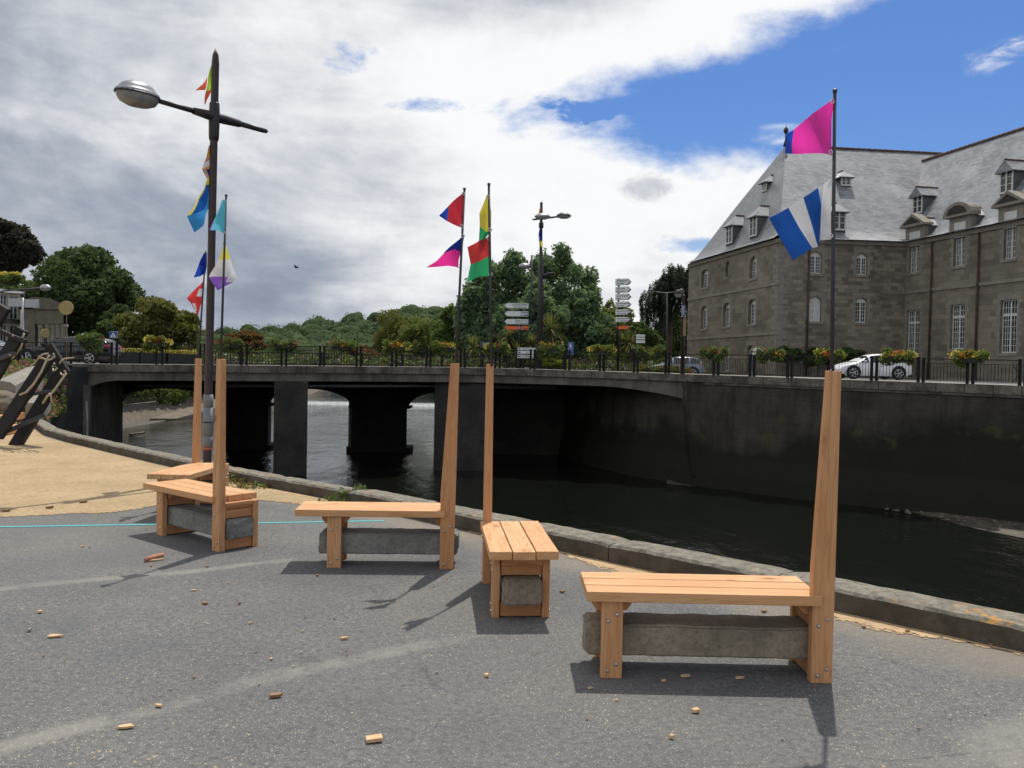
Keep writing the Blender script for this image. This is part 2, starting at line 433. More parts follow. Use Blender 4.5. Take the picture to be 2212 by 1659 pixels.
def rivwall():
    m, n, b = newmat('stained_quay_wall'); uv = n.coord('UV'); x, z, _ = n.sep(uv)
    base = n.mix(n.noise(uv, .8, 5, .65).ss(.3, .7), (.082, .074, .062), (.042, .038, .032))
    streak = n.noise(n.mapping(uv, (1, .12, 1)), 1.3, 4, .65)
    base = n.mix(streak.ss(.46, .72)*.75, base, (.02, .02, .018))
    alg = n.noise(uv, .35, 4, .6)*1.9+z*.5-.1-x.ss(20, 30)*.55+x.ss(12, 16)*.3*x.ss(16, 24, 1, 0)
    base = n.mix(alg.ss(-.12, .5, .95, 0), base, (.018, .02, .013))
    moss = n.noise(uv, .55, 4, .65)
    base = n.mix(moss.ss(.55, .66)*z.ss(-2.4, -1.2)*z.ss(-.9, .1, 1, 0)*.7, base, (.08, .085, .035))
    gr = n.noise(uv, 14, 4, .7)
    base = n.mix(gr.ss(.4, .75)*.5, base, (.025, .024, .021))
    blk = n.node('ShaderNodeTexBrick'); n.link(uv, blk.inputs['Vector']); blk.inputs['Scale'].default_value = 1
    blk.inputs['Brick Width'].default_value = 1.1; blk.inputs['Row Height'].default_value = .42; blk.inputs['Mortar Size'].default_value = .015
    base = n.mix(X(n.t, blk.outputs[1])*.35, base, (.03, .028, .025))
    setp(b, n, Base_Color=base, Roughness=.9, Specular_IOR_Level=.15, Normal=n.bump(gr, .6, .04))
    return m
MT.update(farcrown=mat('far_tree_crowns', (.028, .045, .02), (.07, .1, .042), .16, .95, 1., .5, fine=.55, spec=.05), hillside=mat('hillside_shade', (.02, .03, .014), (.012, .02, .01), .1, .95),  # hillside coloured dark to stand in for shade between the crowns
    asphalt=asphalt(), gravel=sandmat('wood_chip_gravel', (.45, .338, .2), (.37, .275, .16), (.58, .48, .33)),
    sand=sandmat('sawdust_sand', (.56, .4, .235), (.46, .33, .2), (.6, .47, .32)),
    kerb=kerbstone(), water=waterm(), quaywall=rivwall(),
    woodpost=woodmat('shaded_larch', (.62, .355, .178), (.53, .27, .122), (.38, .165, .065)),  # same larch as the seat, shade on legs and posts put into its colour
    wood=woodmat('planed_larch', (.68, .418, .215), (.6, .325, .152), (.43, .19, .075)),
    woodred=woodmat('reddish_larch', (.55, .29, .135), (.48, .23, .1), (.33, .14, .06)),
    granite=mat('ballast_granite', (.31, .255, .19), (.19, .16, .12), 5, .92, .8, .02, fine=.5),
    granitegrey=mat('pale_ballast_granite', (.25, .25, .225), (.17, .17, .155), 5, .92, .8, .02, fine=.45),
    zinc=mat('zinc_bolt', (.55, .58, .6), (.4, .42, .44), 30, .35, metal=.9),
    lampiron=mat('dark_lamp_paint', (.02, .018, .02), (.03, .025, .025), 12, .45, .1, .003),
    lampbrown=mat('rusty_brown_lamp_paint', (.035, .022, .02), (.05, .03, .026), 10, .5, .1, .003),
    railblack=mat('black_railing_paint', (.006, .006, .007), (.01, .01, .011), 10, .55, 0, spec=.2),
    polegrey=mat('dark_grey_pole', (.05, .05, .055), (.035, .035, .04), 20, .45),
    alu=mat('lamp_aluminium', (.35, .35, .36), (.25, .25, .26), 6, .35, metal=.7),
    tapegrey=mat('silver_grey_tape', (.19, .2, .22), (.15, .16, .175), 7, .5), galv=mat('galvanised_steel', (.4, .4, .42), (.3, .3, .32), 8, .45, metal=.6),
    white=mat('white_paint', (.75, .75, .74), (.66, .66, .65), 6, .5), winwhite=mat('window_white_paint', (.62, .62, .6), (.5, .5, .48), 5, .5),
    signwhite=mat('sign_white', (.62, .66, .64), (.55, .58, .57), 6, .45), signback=mat('sign_casing', (.05, .05, .05), (.035, .035, .035), 9, .5),
    signgold=mat('sign_edge_tan', (.28, .19, .1), (.2, .13, .08), 9, .5),
    ink=mat('sign_ink', (.02, .035, .06), (.02, .03, .05), 9, .5), signblue=mat('sign_blue', (.01, .06, .33), (.01, .05, .27), 6, .4),
    orange=mat('sign_orange', (.75, .13, .03), (.65, .1, .03), 5, .5),
    tyre=mat('tyre_rubber', (.015, .015, .015), None, 20, .8), rim=mat('alloy_rim', (.5, .5, .52), (.4, .4, .42), 10, .3, metal=.8),
    carblack=mat('black_car_paint', (.006, .006, .007), (.008, .008, .01), 3, .12, spec=.7), carwhite=mat('white_car_paint', (.75, .76, .77), (.72, .73, .74), 3, .2, spec=.6),
    carsilver=mat('silver_car_paint', (.2, .24, .28), (.18, .22, .26), 3, .2, spec=.6), glass=mat('dark_car_glass', (.01, .012, .014), None, 3, .06, spec=.7),
    pane=mat('window_pane', (.016, .018, .021), (.03, .033, .038), .8, .08, spec=.6), redlamp=mat('red_lamp_lens', (.5, .01, .01), (.4, .01, .01), 9, .2),
    wall=stonewall('granite_rubble', (.265, .23, .185), (.105, .093, .077), (.16, .145, .122), .5, .25),
    ashlar=stonewall('granite_ashlar', (.25, .217, .175), (.14, .122, .1), (.15, .137, .117), .8, .34),
    dressed=mat('dressed_granite', (.26, .235, .195), (.19, .172, .145), 2.2, .85, .4, .02, fine=.35),
    fascia=mat('bridge_fascia_stone', (.19, .168, .136), (.055, .05, .041), 1.3, .9, .6, .03, fine=.6),
    concrete=mat('bridge_concrete', (.175, .16, .135), (.075, .069, .058), 1.6, .9, .4, .03, fine=.5, stretch=(1, 1, .3)),
    darkstone=mat('dark_masonry', (.045, .042, .036), (.022, .021, .018), .9, .85, .6, .04, fine=.5),  # one dark tone for pillars, arches, slab and joints
    slate=slate('slate_roof', (.145, .153, .165), (.265, .272, .282)), slatedark=slate('slate_roof_hip', (.15, .158, .168), (.2, .208, .215)),
    ridge=mat('terracotta_ridge', (.13, .072, .055), (.09, .056, .048), 3, .85), pipe=mat('rusty_downpipe', (.075, .035, .028), (.05, .025, .02), 4, .6),
    pave=mat('pavement', (.36, .335, .29), (.29, .27, .235), 1.2, .9, .3, .01, fine=.2), road=mat('road_asphalt', (.12, .12, .12), (.09, .09, .09), 1, .9, .4, .01, fine=.4),
    earth=mat('earth', (.2, .16, .1), (.12, .11, .06), .5, .95, .6, .05, fine=.4), grass=mat('grass', (.06, .085, .025), (.09, .1, .035), .6, .9, .8, .06, fine=.4),
    bark=mat('bark', (.07, .055, .042), (.045, .036, .028), 3, .9, .8, .03),
    burnt=mat('black_tarred_timber', (.011, .01, .011), (.02, .019, .02), 5, .7, .4, .01), greymetal=mat('dark_weathered_bar', (.06, .062, .068), (.04, .042, .046), 6, .55),
    rope=mat('rope_fibre', (.48, .42, .33), (.36, .31, .23), 60, .9, .5, .004), bluepaint=mat('turquoise_line_paint', (.06, .42, .43), (.08, .35, .36), 14, .8, fine=.3),
    gold=mat('matt_gold_board', (.42, .31, .13), (.36, .26, .1), 5, .6), cream=mat('cream_render', (.5, .47, .36), (.43, .4, .31), .8, .9), pierbrown=mat('brown_grey_stone', (.17, .14, .112), (.12, .1, .08), 1.5, .9, .4, .02, fine=.4),
    tape=mat('grey_tape', (.14, .145, .155), (.2, .2, .2), 8, .45), redtape=mat('red_tape', (.4, .11, .07), (.3, .1, .07), 20, .6), ringm=mat('white_cable_tie', (.7, .7, .68), (.6, .6, .58), 20, .4),
    planter=mat('dark_planter', (.02, .025, .02), (.015, .018, .016), 9, .7), rock=mat('pale_rock', (.19, .155, .11), (.12, .1, .075), 2, .9, .8, .05, fine=.4),
    mud=mat('river_mud', (.12, .1, .07), (.05, .045, .035), 1.8, .6, .9, .05, fine=.6), foam=mat('weir_foam', (.4, .42, .42), (.18, .2, .2), 3, .7),
    lens=mat('lamp_bowl', (.3, .3, .29), (.2, .2, .19), 6, .2, spec=.6), pink_offcut=mat('red_offcut', (.45, .2, .12), None, 9, .8),
    chip=mat('pale_wood_chip', (.66, .46, .26), (.5, .32, .17), 18, .8, .3, .004, stretch=(1, 6, 1)), chipdark=mat('brown_wood_chip', (.3, .165, .085), (.2, .11, .06), 18, .8, .3, .004), chipgrey=mat('grey_stone_chip', (.3, .28, .24), None, 18, .9),
)
L = dict(dark=leafmat('dark_leaves', (0.036, 0.061, 0.030), (0.097, 0.139, 0.051)), green=leafmat('green_leaves', (0.053, 0.094, 0.032), (0.151, 0.209, 0.069)),
    olive=leafmat('olive_leaves', (0.079, 0.088, 0.025), (0.175, 0.175, 0.056)), loose=leafmat('grey_green_leaves', (0.061, 0.106, 0.061), (0.199, 0.281, 0.152)),
    pale=leafmat('pale_green_leaves', (0.088, 0.114, 0.038), (0.210, 0.245, 0.088)), brown=leafmat('russet_leaves', (0.105, 0.063, 0.026), (0.179, 0.105, 0.042)), purple=leafmat('purple_brown_leaves', (0.025, 0.025, 0.023), (0.061, 0.060, 0.045)),
    far=leafmat('far_wood_leaves', (0.027, 0.053, 0.025), (0.089, 0.126, 0.050), .15), palm=leafmat('palm_blades', (0.063, 0.076, 0.025), (0.202, 0.215, 0.076)),
    flow=leafmat('planter_leaves', (0.061, 0.096, 0.026), (0.175, 0.228, 0.061)), willow=leafmat('willow_leaves', (.017, .026, .019), (.05, .068, .05)), lime=leafmat('lime_leaves', (.2, .26, .03), (.38, .42, .06)),
    yel=leafmat('yellow_petals', (0.520, 0.400, 0.064), (0.600, 0.520, 0.160), .3), red=leafmat('red_petals', (0.310, 0.019, 0.019), (0.403, 0.043, 0.025), .3), ora=leafmat('orange_petals', (0.423, 0.143, 0.019), (0.455, 0.221, 0.039), .3),
    whi=leafmat('white_petals', (.6, .6, .55), (.75, .75, .7), .3), vio=leafmat('violet_petals', (0.140, 0.084, 0.280), (0.238, 0.140, 0.350), .3), pin=leafmat('pink_petals', (.5, .08, .2), (.6, .2, .35), .3))

# ------------------------------------------------------------------ light and sky
AZ, EL = math.radians(18.5), math.radians(66.5)
sd = Vector((math.sin(AZ)*math.cos(EL), math.cos(AZ)*math.cos(EL), math.sin(EL)))
sun = bpy.data.lights.new('sun', 'SUN'); sun.energy = 4.0; sun.angle = math.radians(.55); sun.color = (1, .95, .87)
so = bpy.data.objects.new('sun', sun); COL.objects.link(so); so.rotation_euler = sd.to_track_quat('Z', 'Y').to_euler(); so.location = sd*60
W = bpy.data.worlds.new('World'); SC.world = W; W.use_nodes = True
n = NT(W.node_tree)
bg = W.node_tree.nodes['Background']; bg.inputs[1].default_value = .1
sky = n.node('ShaderNodeTexSky', sky_type='NISHITA', sun_disc=False, sun_elevation=EL, sun_rotation=AZ)
sky.air_density = 1.2; sky.dust_density = .6; sky.ozone_density = 2.
v = n.coord('Generated'); dx, dy, dz = n.sep(v)
yy = dy.max(.06)
a = dx/yy; e = dz/yy                               # direction, as seen on a wall straight ahead
zz = dz.max(0.)+.16
pv = n.comb(dx/zz, dy/zz, dz*.6)                   # direction, laid on a level cloud deck
n1 = n.noise(n.mapping(pv, (1, .8, 1)), 1.15, 9, .56, .25)
n2 = n.noise(n.mapping(pv, (.8, 1.2, 1), (0, 0, .4), (3, 1, 0)), .65, 5, .5)
nv = n.noise(n.mapping(v, (1, 1, 2.1)), 4.2, 10, .6, .3)
nw = n.noise(n.mapping(v, (1, 1, 1.2)), 11, 8, .62, .2)
# the wedge of open blue on the right, its ragged rims, and a few small gaps
wedge = (e*-1+(a-.06)*.42+.306).min(e-.272+(a-.06)*.26)
rag = (nv-.5)*.20+(nw-.5)*.085
m1 = (wedge+rag*.8).ss(-.014, .03)
def blob(a0, e0, sa, se):
    q = ((a-a0)/sa)*((a-a0)/sa)+((e-e0)/se)*((e-e0)/se); return (q*-1).exp()
gaps0 = (blob(-.2, .345, .06, .03)*.8+blob(-.10, .288, .07, .015)*.68+blob(.03, .315, .05, .03)*.3+blob(.075, .285, .05, .02)*.95+blob(.2, .137, .05, .014))
n6 = n.noise(n.mapping(v, (1, 1, 1.6), (0, 0, 0), (1, 7, 2)), 17, 8, .62, .3)
gaps = gaps0+(nv-.5)*1.6+(n6-.5)*1.9
m2 = gaps.ss(.5, 1.0)*gaps0.ss(.1, .45)*.8
clear = (m1+m2).min(1.)
wd = e-a*.55
w1 = ((a-.57)/.075)*((a-.57)/.075)+((wd-.062)/.022)*((wd-.062)/.022)
n7 = n.noise(n.mapping(v, (1.2, 1, 3.4), (0, .45, 0), (2, 3, 1)), 15, 8, .66, .5)
wisp = (w1*-1).exp()*(n7*3.2-.95)+blob(.305, .258, .055, .01)*(n7*1.9-.25)+blob(.4, .36, .09, .012)*(n7*1.2-.2)+blob(.19, .355, .03, .008)*n7+blob(.3, .273, .05, .006)*n7
wispb = wisp.ss(.3, 1.1)*.9
clear = clear*(1-wispb)
front = dy.ss(.03, .16)
clear = clear*front+(1-front)*n1.ss(.52, .62)
zen = dz.ss(.55, .8)
clear = clear.max(zen*n1.ss(.46, .6))
# cloud brightness: dark bellies low on the left, bright towels on the right and next to the gaps
n5 = n.noise(n.mapping(v, (1, 1, 2.6), (0, 0, .2), (4, 2, 1)), 2.3, 9, .58, .6)
br = n1*.65+nv*1.0+nw*.4+n2*.3+n5*1.3-1.1
br = br-blob(-.4, .12, .32, .11)*.36-blob(-.58, .33, .2, .12)*.16-blob(-.05, .45, .22, .07)*.3-blob(-.38, .42, .25, .1)*.05-blob(-.22, .06, .22, .06)*.16
br = br+blob(-.12, .2, .2, .1)*.16+blob(-.3, .42, .4, .08)*.07+blob(.12, .2, .22, .085)*.22+blob(-.25, .37, .2, .08)*.16+wedge.ss(-.09, .0)*.2*wedge.ss(0, .05, 1, 0)+blob(.25, .42, .12, .06)*.1
br = br-blob(-.55, .44, .25, .07)*.16-blob(.02, .43, .16, .05)*.2
br = br-((blob(.14, .205, .05, .024)*.9+(nv-.5)*1.3+(n6-.5)*1.5).ss(.45, 1.0)*blob(.14, .205, .06, .03).ss(.15, .5))*.5
br = br+wispb*.7
br = br*front+(1-front)*(n1*.5+.7-dz.max(0.)*.35)
cl = n.mix(br.ss(.12, .95), (2.9, 3.35, 4.2), (9.6, 9.7, 9.8))
cl = n.mix(br.ss(-.1, .25, 1, 0)*.6, cl, (1.9, 2.3, 3.1))
skyc = n.mix(1., sky.outputs[0], (.43, .63, 1.0), 'MULTIPLY')
col = n.mix(clear, cl, skyc)
low = dz.ss(-.02, .0)
col = n.mix(low, (1.2, 1.15, 1.05), col)
n.link(col, bg.inputs[0])
SC.view_settings.view_transform = 'Standard'; SC.view_settings.look = 'None'; SC.view_settings.gamma = 1; SC.view_settings.exposure = 0
SC.render.engine = 'CYCLES'; SC.cycles.use_denoising = True; SC.cycles.max_bounces = 7; SC.cycles.transparent_max_bounces = 6
SC.cycles.caustics_reflective = False; SC.cycles.caustics_refractive = False; SC.cycles.sample_clamp_indirect = 8
# ------------------------------------------------------------------ ground of the quay
def jag(pts, step=.25, amp=.06, seed=0, closed=True):
    out = []; m = len(pts)
    for i in range(m if closed else m-1):
        a = Vector(pts[i]); b = Vector(pts[(i+1) % m]); k = max(1, int((b-a).length/step))
        for j in range(k):
            p = a.lerp(b, j/k); q = mnoise.noise_vector(Vector((p.x*2.3, p.y*2.3, seed)))*amp+mnoise.noise_vector(Vector((p.x*7, p.y*7, seed+4)))*amp*.5
            out.append(Vector((p.x+q.x, p.y+q.y, p.z)))
    return out
KB = [(9, -1.0), (7, 1.05), (2.994, 5.12), (2.263, 5.86), (.363, 7.74), (-1.925, 10.1), (-3.618, 11.6), (-5.496, 13.53), (-9.177, 17.42), (-10.92, 20.1), (-13, 22.6)]
nk = Vector((.71, .70))
quay = [Vector((x+nk.x*.36, y+nk.y*.36, 0)) for x, y in KB]
m = MB(); m.prism(quay+[Vector((-60, 24, 0)), Vector((-60, -50, 0)), Vector((9, -50, 0))], (0, 0, -7))
struct(m.build('quay_ground', MT['asphalt']))
def kb_at(i, off): return Vector((KB[i][0]-nk.x*off, KB[i][1]-nk.y*off, .004))
g = [Vector((-30, 8.2, .004)), Vector((-9, 8.45, .004)), Vector((-5.15, 8.92, .004)), Vector((-4.567, 9.16, .004)), Vector((-3.976, 9.465, .004)), Vector((-3.9, 9.9, .004)), Vector((-3.2, 10.35, .004)), Vector((-2.6, 10.3, .004)),
     Vector((-1.98, 9.95, .004)), kb_at(5, 0), kb_at(6, 0), kb_at(7, 0), kb_at(8, 0), kb_at(9, 0), Vector((-12.6, 22.2, .004)), Vector((-30, 22.5, .004))]
gj = jag(g[:9], .2, .16, 1, False)+g[8:]
m = MB(); m.poly([Vector((p.x, p.y, .004)) for p in gj]); struct(m.build('gravel_path', MT['gravel']))
# low mound of gravel by the kerb end
m = MB(); rows = []
for i in range(9):
    rows.append([Vector((-12.2+j*.45, 15.6+i*.42, .006+.13*math.exp(-((i-5)/2.4)**2-((j-4-i*-.25)/2.6)**2)-.01)) for j in range(9)])
SANDF = fringe(MT['sand']); GRAVF = fringe(MT['gravel'])
ie = [Vector((p.x, p.y, .0044)) for p in gj[:-7]]; mid_ = []; oe = []
for i_, p in enumerate(ie):
    q_ = ie[min(i_+4, len(ie)-1)]-ie[max(i_-4, 0)]; q_.normalize(); n_ = Vector((q_.y, -q_.x, 0)); mid_.append(p+n_*.16); oe.append(p+n_*.34); ie[i_] = p
ii_ = [p+(p-m_)*.3 for p, m_ in zip(ie, mid_)]
tt0 = {tuple(p_): t_ for row, t_ in ((ii_, 0.), (mid_, .5), (oe, 1.)) for p_ in row}
m = MB(); m.grid([ii_, mid_, oe]); struct(m.build('gravel_fringe', GRAVF, uvf=lambda v_, p_: (tt0.get(tuple(v_), .5), 0)))
# drifts of sawdust along the kerb foot
for k, (i0, t0, i1, t1, wid) in enumerate([(4, -.35, 3, .35, .24), (3, .15, 1, .8, .2), (5, .75, 5, .12, .16)]):
    def at(i, t, off):
        j = min(i+1, len(KB)-1) if i >= 0 else i
        a = Vector(KB[i]); b = Vector(KB[i+1]); p = a.lerp(b, t); return Vector((p.x-nk.x*off, p.y-nk.y*off, .0045))
    A = at(i0, abs(t0), 0) if t0 >= 0 else Vector((KB[4][0]-.75, KB[4][1]+.76, .0045)); B = at(i1, t1, 0)
    N = 90; inner = []; outer = []
    for s in range(N+1):
        p = A.lerp(B, s/N); w = wid*(.3+1.3*max(0, mnoise.noise(Vector((p.x*1.1, p.y*1.1, k+.5)))+.25)+.5*mnoise.noise(Vector((p.x*9, p.y*9, k))))*math.sin(math.pi*(s+.4)/(N+.8))**.5
        outer.append(Vector((p.x+nk.x*.03, p.y+nk.y*.03, .0045))); inner.append(Vector((p.x-nk.x*w, p.y-nk.y*w, .0045)))
    inner = [o_+(i_-o_)*1.9 for o_, i_ in zip(outer, inner)]; mid = [o_.lerp(i_, .5) for o_, i_ in zip(outer, inner)]
    tt = {tuple(p_): t_ for row, t_ in ((outer, 0.), (mid, .5), (inner, 1.)) for p_ in row}
    m = MB(); m.grid([outer, mid, inner]); struct(m.build('sand_drift', SANDF, uvf=lambda v_, p_: (tt.get(tuple(v_), .5), 0)))
# turquoise line painted on the asphalt
lp = [G(-400, 1148.5), G(0, 1138.5), G(345, 1133), G(570, 1130), G(830, 1125.5)]
m = MB(); m.grid([[p+Vector((0, .028, .0035)) for p in lp], [p+Vector((0, -.028, .0035)) for p in lp]])
struct(m.build('painted_line', MT['bluepaint']))
# granite kerb along the water: a row of long stones, a gap with grass in it
kb = empty('quay_kerb', (2.26, 5.86, 0), 'low granite kerb with orange lichen along the edge of the dark river', 'kerb')
m = MB(); rs = random.Random(4)
def seglist():
    out = []; tot = 0
    for i in range(len(KB)-1):
        a = Vector(KB[i]+(0,)); b = Vector(KB[i+1]+(0,)); out.append((tot, a, b)); tot += (b-a).length
    return out, tot
SEG, TOT = seglist()
def kerb_pt(s):
    for t, a, b in SEG:
        l = (b-a).length
        if s <= t+l or (t, a, b) == SEG[-1]: return a.lerp(b, (s-t)/l)
s = 0.; gap_s = SEG[4][0]+(SEG[4][2]-SEG[4][1]).length-.12
while s < TOT-.5:
    ln = rs.uniform(1.1, 1.9); e2 = min(s+ln, TOT)
    if s < gap_s < e2: e2 = gap_s
    if gap_s <= s < gap_s+.14: s = gap_s+.14; e2 = s+rs.uniform(1.2, 1.7)
    a = kerb_pt(s+.006); b = kerb_pt(e2-.006)
    far = s > gap_s
    h = .155 if not far else .135; w = .34 if not far else .27; ins = 0 if not far else .05
    nseg = max(4, int((e2-s)/.1)); top = []
    for q in range(nseg+1):
        p = a.lerp(b, q/nseg); j = [rs.uniform(-.0035, .0035) for _ in range(6)]
        e = .012 if q in (0, nseg) else 0
        top.append([p+Vector((nk.x*(ins+j[0]), nk.y*(ins+j[0]), -.03)), p+Vector((nk.x*(ins+j[0]), nk.y*(ins+j[0]), h-.022+j[1]-e)), p+Vector((nk.x*(ins+.022+j[2]), nk.y*(ins+.022+j[2]), h+j[3]-e)),
                    p+Vector((nk.x*(ins+w*.5), nk.y*(ins+w*.5), h+.006+j[4]-e)), p+Vector((nk.x*(ins+w-.02+j[5]), nk.y*(ins+w-.02+j[5]), h-.004+j[1]-e)), p+Vector((nk.x*(ins+w), nk.y*(ins+w), h-.03-e)), p+Vector((nk.x*(ins+w), nk.y*(ins+w), -.2))])
    o = len(m.v); m.grid(top)
    c = 7; m.f.append([o+i for i in range(c)]); m.mi.append(0); m.f.append([o+nseg*c+i for i in range(c)][::-1]); m.mi.append(0)
    s = e2
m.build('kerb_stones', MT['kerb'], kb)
gp = kerb_pt(gap_s+.07)
gt = empty('grass_tuft', (gp.x, gp.y, 0), 'green weeds sprouting from the gap between two kerb stones', 'weeds')
leaf_mesh('blades', [(gp.x-.02, gp.y+.0, .08, .1, .12, .1), (gp.x+.15, gp.y+.15, .12, .1, .1, .07), (gp.x-.15, gp.y-.12, .03, .14, .1, .06)], 260, .04, L['green'], gt, 3, .2)
wp = G(510, 1043)
gt = empty('weed_patch', (wp.x, wp.y, 0), 'dry weeds and dead leaves at the foot of the kerb behind the left bench', 'weeds')
leaf_mesh('dead_leaves', [(wp.x, wp.y, .02, .25, .2, .05), (wp.x+.35, wp.y-.35, .02, .3, .25, .03), (wp.x-.1, wp.y+.1, .06, .15, .15, .06)], 420, .028, [L['brown'], L['pale'], L['green']], gt, 8, .5, mat_w=[3, 2, 1])

# ------------------------------------------------------------------ the five benches
def wuv(ax):
    o = [i for i in range(3) if i != ax]
    def f(v, poly): return (v[ax], v[o[0]]*1.0+v[o[1]]*1.31)
    return f
def make_bench(loc, ang, Ln, mirror, label, post_lean=0., stonem='granite', wood='wood', seed=0, xl=.085):
    r = random.Random(seed); sy = -1 if mirror else 1
    root = empty('larch_bench', loc, label, 'bench', 'larch benches with tall flag posts', math.radians(ang))
    def part(mb, name, material, ax=0, bevel=.004, par=None):
        off = (r.uniform(0, 9), r.uniform(0, 9)); w = wuv(ax)
        mb.v = [(x, y*sy, z) for x, y, z in mb.v]
        return mb.build(name, material, par or root, world=False, bevel=bevel, uvf=lambda v, p: (w(v, p)[0]+off[0], w(v, p)[1]+off[1]))
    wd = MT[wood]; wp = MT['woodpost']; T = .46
    for k in range(3):                                  # seat planks
        y0 = k*.146; dz = r.uniform(-.0015, .0015)
        m = MB(); m.box(r.uniform(-.004, .004), Ln+r.uniform(-.004, .004)-(0 if k else .0), y0, y0+.139, T-.053+dz, T+dz); part(m, 'seat_plank', wd, 0)
    xr = Ln-.04; SL = Ln+.175-xl
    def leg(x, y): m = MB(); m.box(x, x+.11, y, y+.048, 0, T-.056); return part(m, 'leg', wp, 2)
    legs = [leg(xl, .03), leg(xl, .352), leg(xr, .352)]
    # tapered tall post at the front corner of one end
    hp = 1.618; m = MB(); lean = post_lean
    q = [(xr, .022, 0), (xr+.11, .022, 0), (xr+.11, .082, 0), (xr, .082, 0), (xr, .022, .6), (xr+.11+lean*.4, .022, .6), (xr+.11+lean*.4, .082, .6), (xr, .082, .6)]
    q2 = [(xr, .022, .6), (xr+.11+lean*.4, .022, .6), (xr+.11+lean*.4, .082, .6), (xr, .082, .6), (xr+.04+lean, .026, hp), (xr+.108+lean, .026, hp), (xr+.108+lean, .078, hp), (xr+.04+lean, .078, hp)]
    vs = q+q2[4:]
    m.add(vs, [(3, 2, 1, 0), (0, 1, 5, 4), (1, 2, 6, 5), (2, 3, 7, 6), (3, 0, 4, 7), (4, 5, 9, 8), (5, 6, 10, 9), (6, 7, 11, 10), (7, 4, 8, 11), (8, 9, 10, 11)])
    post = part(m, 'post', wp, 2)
    for x in (xl, xr):
        c = x+.055
        ce = c+.105 if x == xl else c+.048
        m = MB(); m.prism([(c-.105, .0, T-.0555), (c-.105, 0, T-.085), (c-.08, 0, T-.118), (ce-.025, 0, T-.118), (ce, 0, T-.085), (ce, 0, T-.0555)], (0, .262, 0)); m.v = [(a, b+.086, d) for a, b, d in m.v]
        part(m, 'seat_bearer', MT['woodred'], 1)
        m = MB(); m.box(c-.035, c+.035, .084, .35, T-.19, T-.1185); part(m, 'cross_board', MT['woodred'], 1)
        m = MB(); m.box(c-.035, c+.035, .084, .35, .006, .096); part(m, 'cross_board', MT['woodred'], 1)
        for y, sgn in ((.03 if x == xl else .022, -1), (.40, 1)):
            for bx, bz in ((.078, .335), (.033, .30), (.078, .075), (.033, .04)):
                m = MB(); m.lathe([(.0095, 0), (.0095, .004), (.0075, .0075), (.003, .009)], (0, 0, 0), 'Y', 8)
                m.v = [(px+x+bx, (y+sgn*abs(py) if True else 0), pz+bz) for px, py, pz in m.v]
                par = post if (x == xr and sgn < 0) else (legs[0] if sgn < 0 else legs[1 if x == xl else 2])
                part(m, 'bolt', MT['zinc'], 0, 0, par)
    # rough granite beam clamped between the cross boards
    bm = bmesh.new(); bmesh.ops.create_cube(bm, size=1)
    for v in bm.verts: v.co = Vector((v.co.x*SL, v.co.y*.25, v.co.z*.166))
    bmesh.ops.bevel(bm, geom=bm.edges[:], offset=.012, segments=2, affect='EDGES')
    bmesh.ops.subdivide_edges(bm, edges=[e for e in bm.edges if e.calc_length() > .12], cuts=14, use_grid_fill=True)
    bmesh.ops.subdivide_edges(bm, edges=[e for e in bm.edges if e.calc_length() > .06], cuts=3, use_grid_fill=True)
    for v in bm.verts:
        nz = mnoise.noise_vector(v.co*7+Vector((seed*3, 0, 0)))*.008+mnoise.noise_vector(v.co*24+Vector((seed, 0, 0)))*.003
        endf = max(0, abs(v.co.x)-SL/2+.05)/.05
        v.co += Vector((nz.x*(1+1.2*endf), nz.y*(.8 if abs(v.co.x) < SL/2-.1 else 1.1), nz.z*.8))+Vector((-math.copysign(.012, v.co.x)*endf*abs(mnoise.noise(v.co*9))*.6, 0, 0))
        v.co.z = max(-.083, v.co.z)
    me = bpy.data.meshes.new('stone_beam'); bm.to_mesh(me); bm.free(); me.materials.append(MT[stonem])
    o = bpy.data.objects.new('stone_beam', me); COL.objects.link(o); o.parent = root; o.location = (xl-.075+SL/2, sy*.217, .18)
    return root
def w2(loc, ang, x, y): 
    a = math.radians(ang); return Vector((loc[0]+x*math.cos(a)-y*math.sin(a), loc[1]+x*math.sin(a)+y*math.cos(a), 0))
BD = dict(D=((.404, 4.533, 0), -.4, 1.21, False), M=((-1.671, 6.85, 0), 2.6, 1.17, False), C=((-.117, 5.45, 0), 95.2, 1.07, True), B=((-3.395, 8.17, 0), -40.4, 1.185, False), A=((-3.62, 8.795, 0), 86.4, 1.05, True))
make_bench(*BD['D'], 'largest wooden bench in the right foreground, its seat seen side on', .01, 'granite', 'wood', 1)
make_bench(*BD['M'], 'middle wooden bench seen side on in front of the kerb gap', .02, 'granitegrey', 'wood', 2, .25)
make_bench(*BD['C'], 'wooden bench seen end on, with a square stone block framed by its near legs', .0, 'granite', 'wood', 3, .16)
make_bench(*BD['B'], 'wooden bench on the left turned diagonally, with its post nearest the camera', -.01, 'granitegrey', 'wood', 4, .19)
make_bench(*BD['A'], 'farthest wooden bench, mostly hidden behind the diagonal bench', .0, 'granite', 'wood', 5, .16)

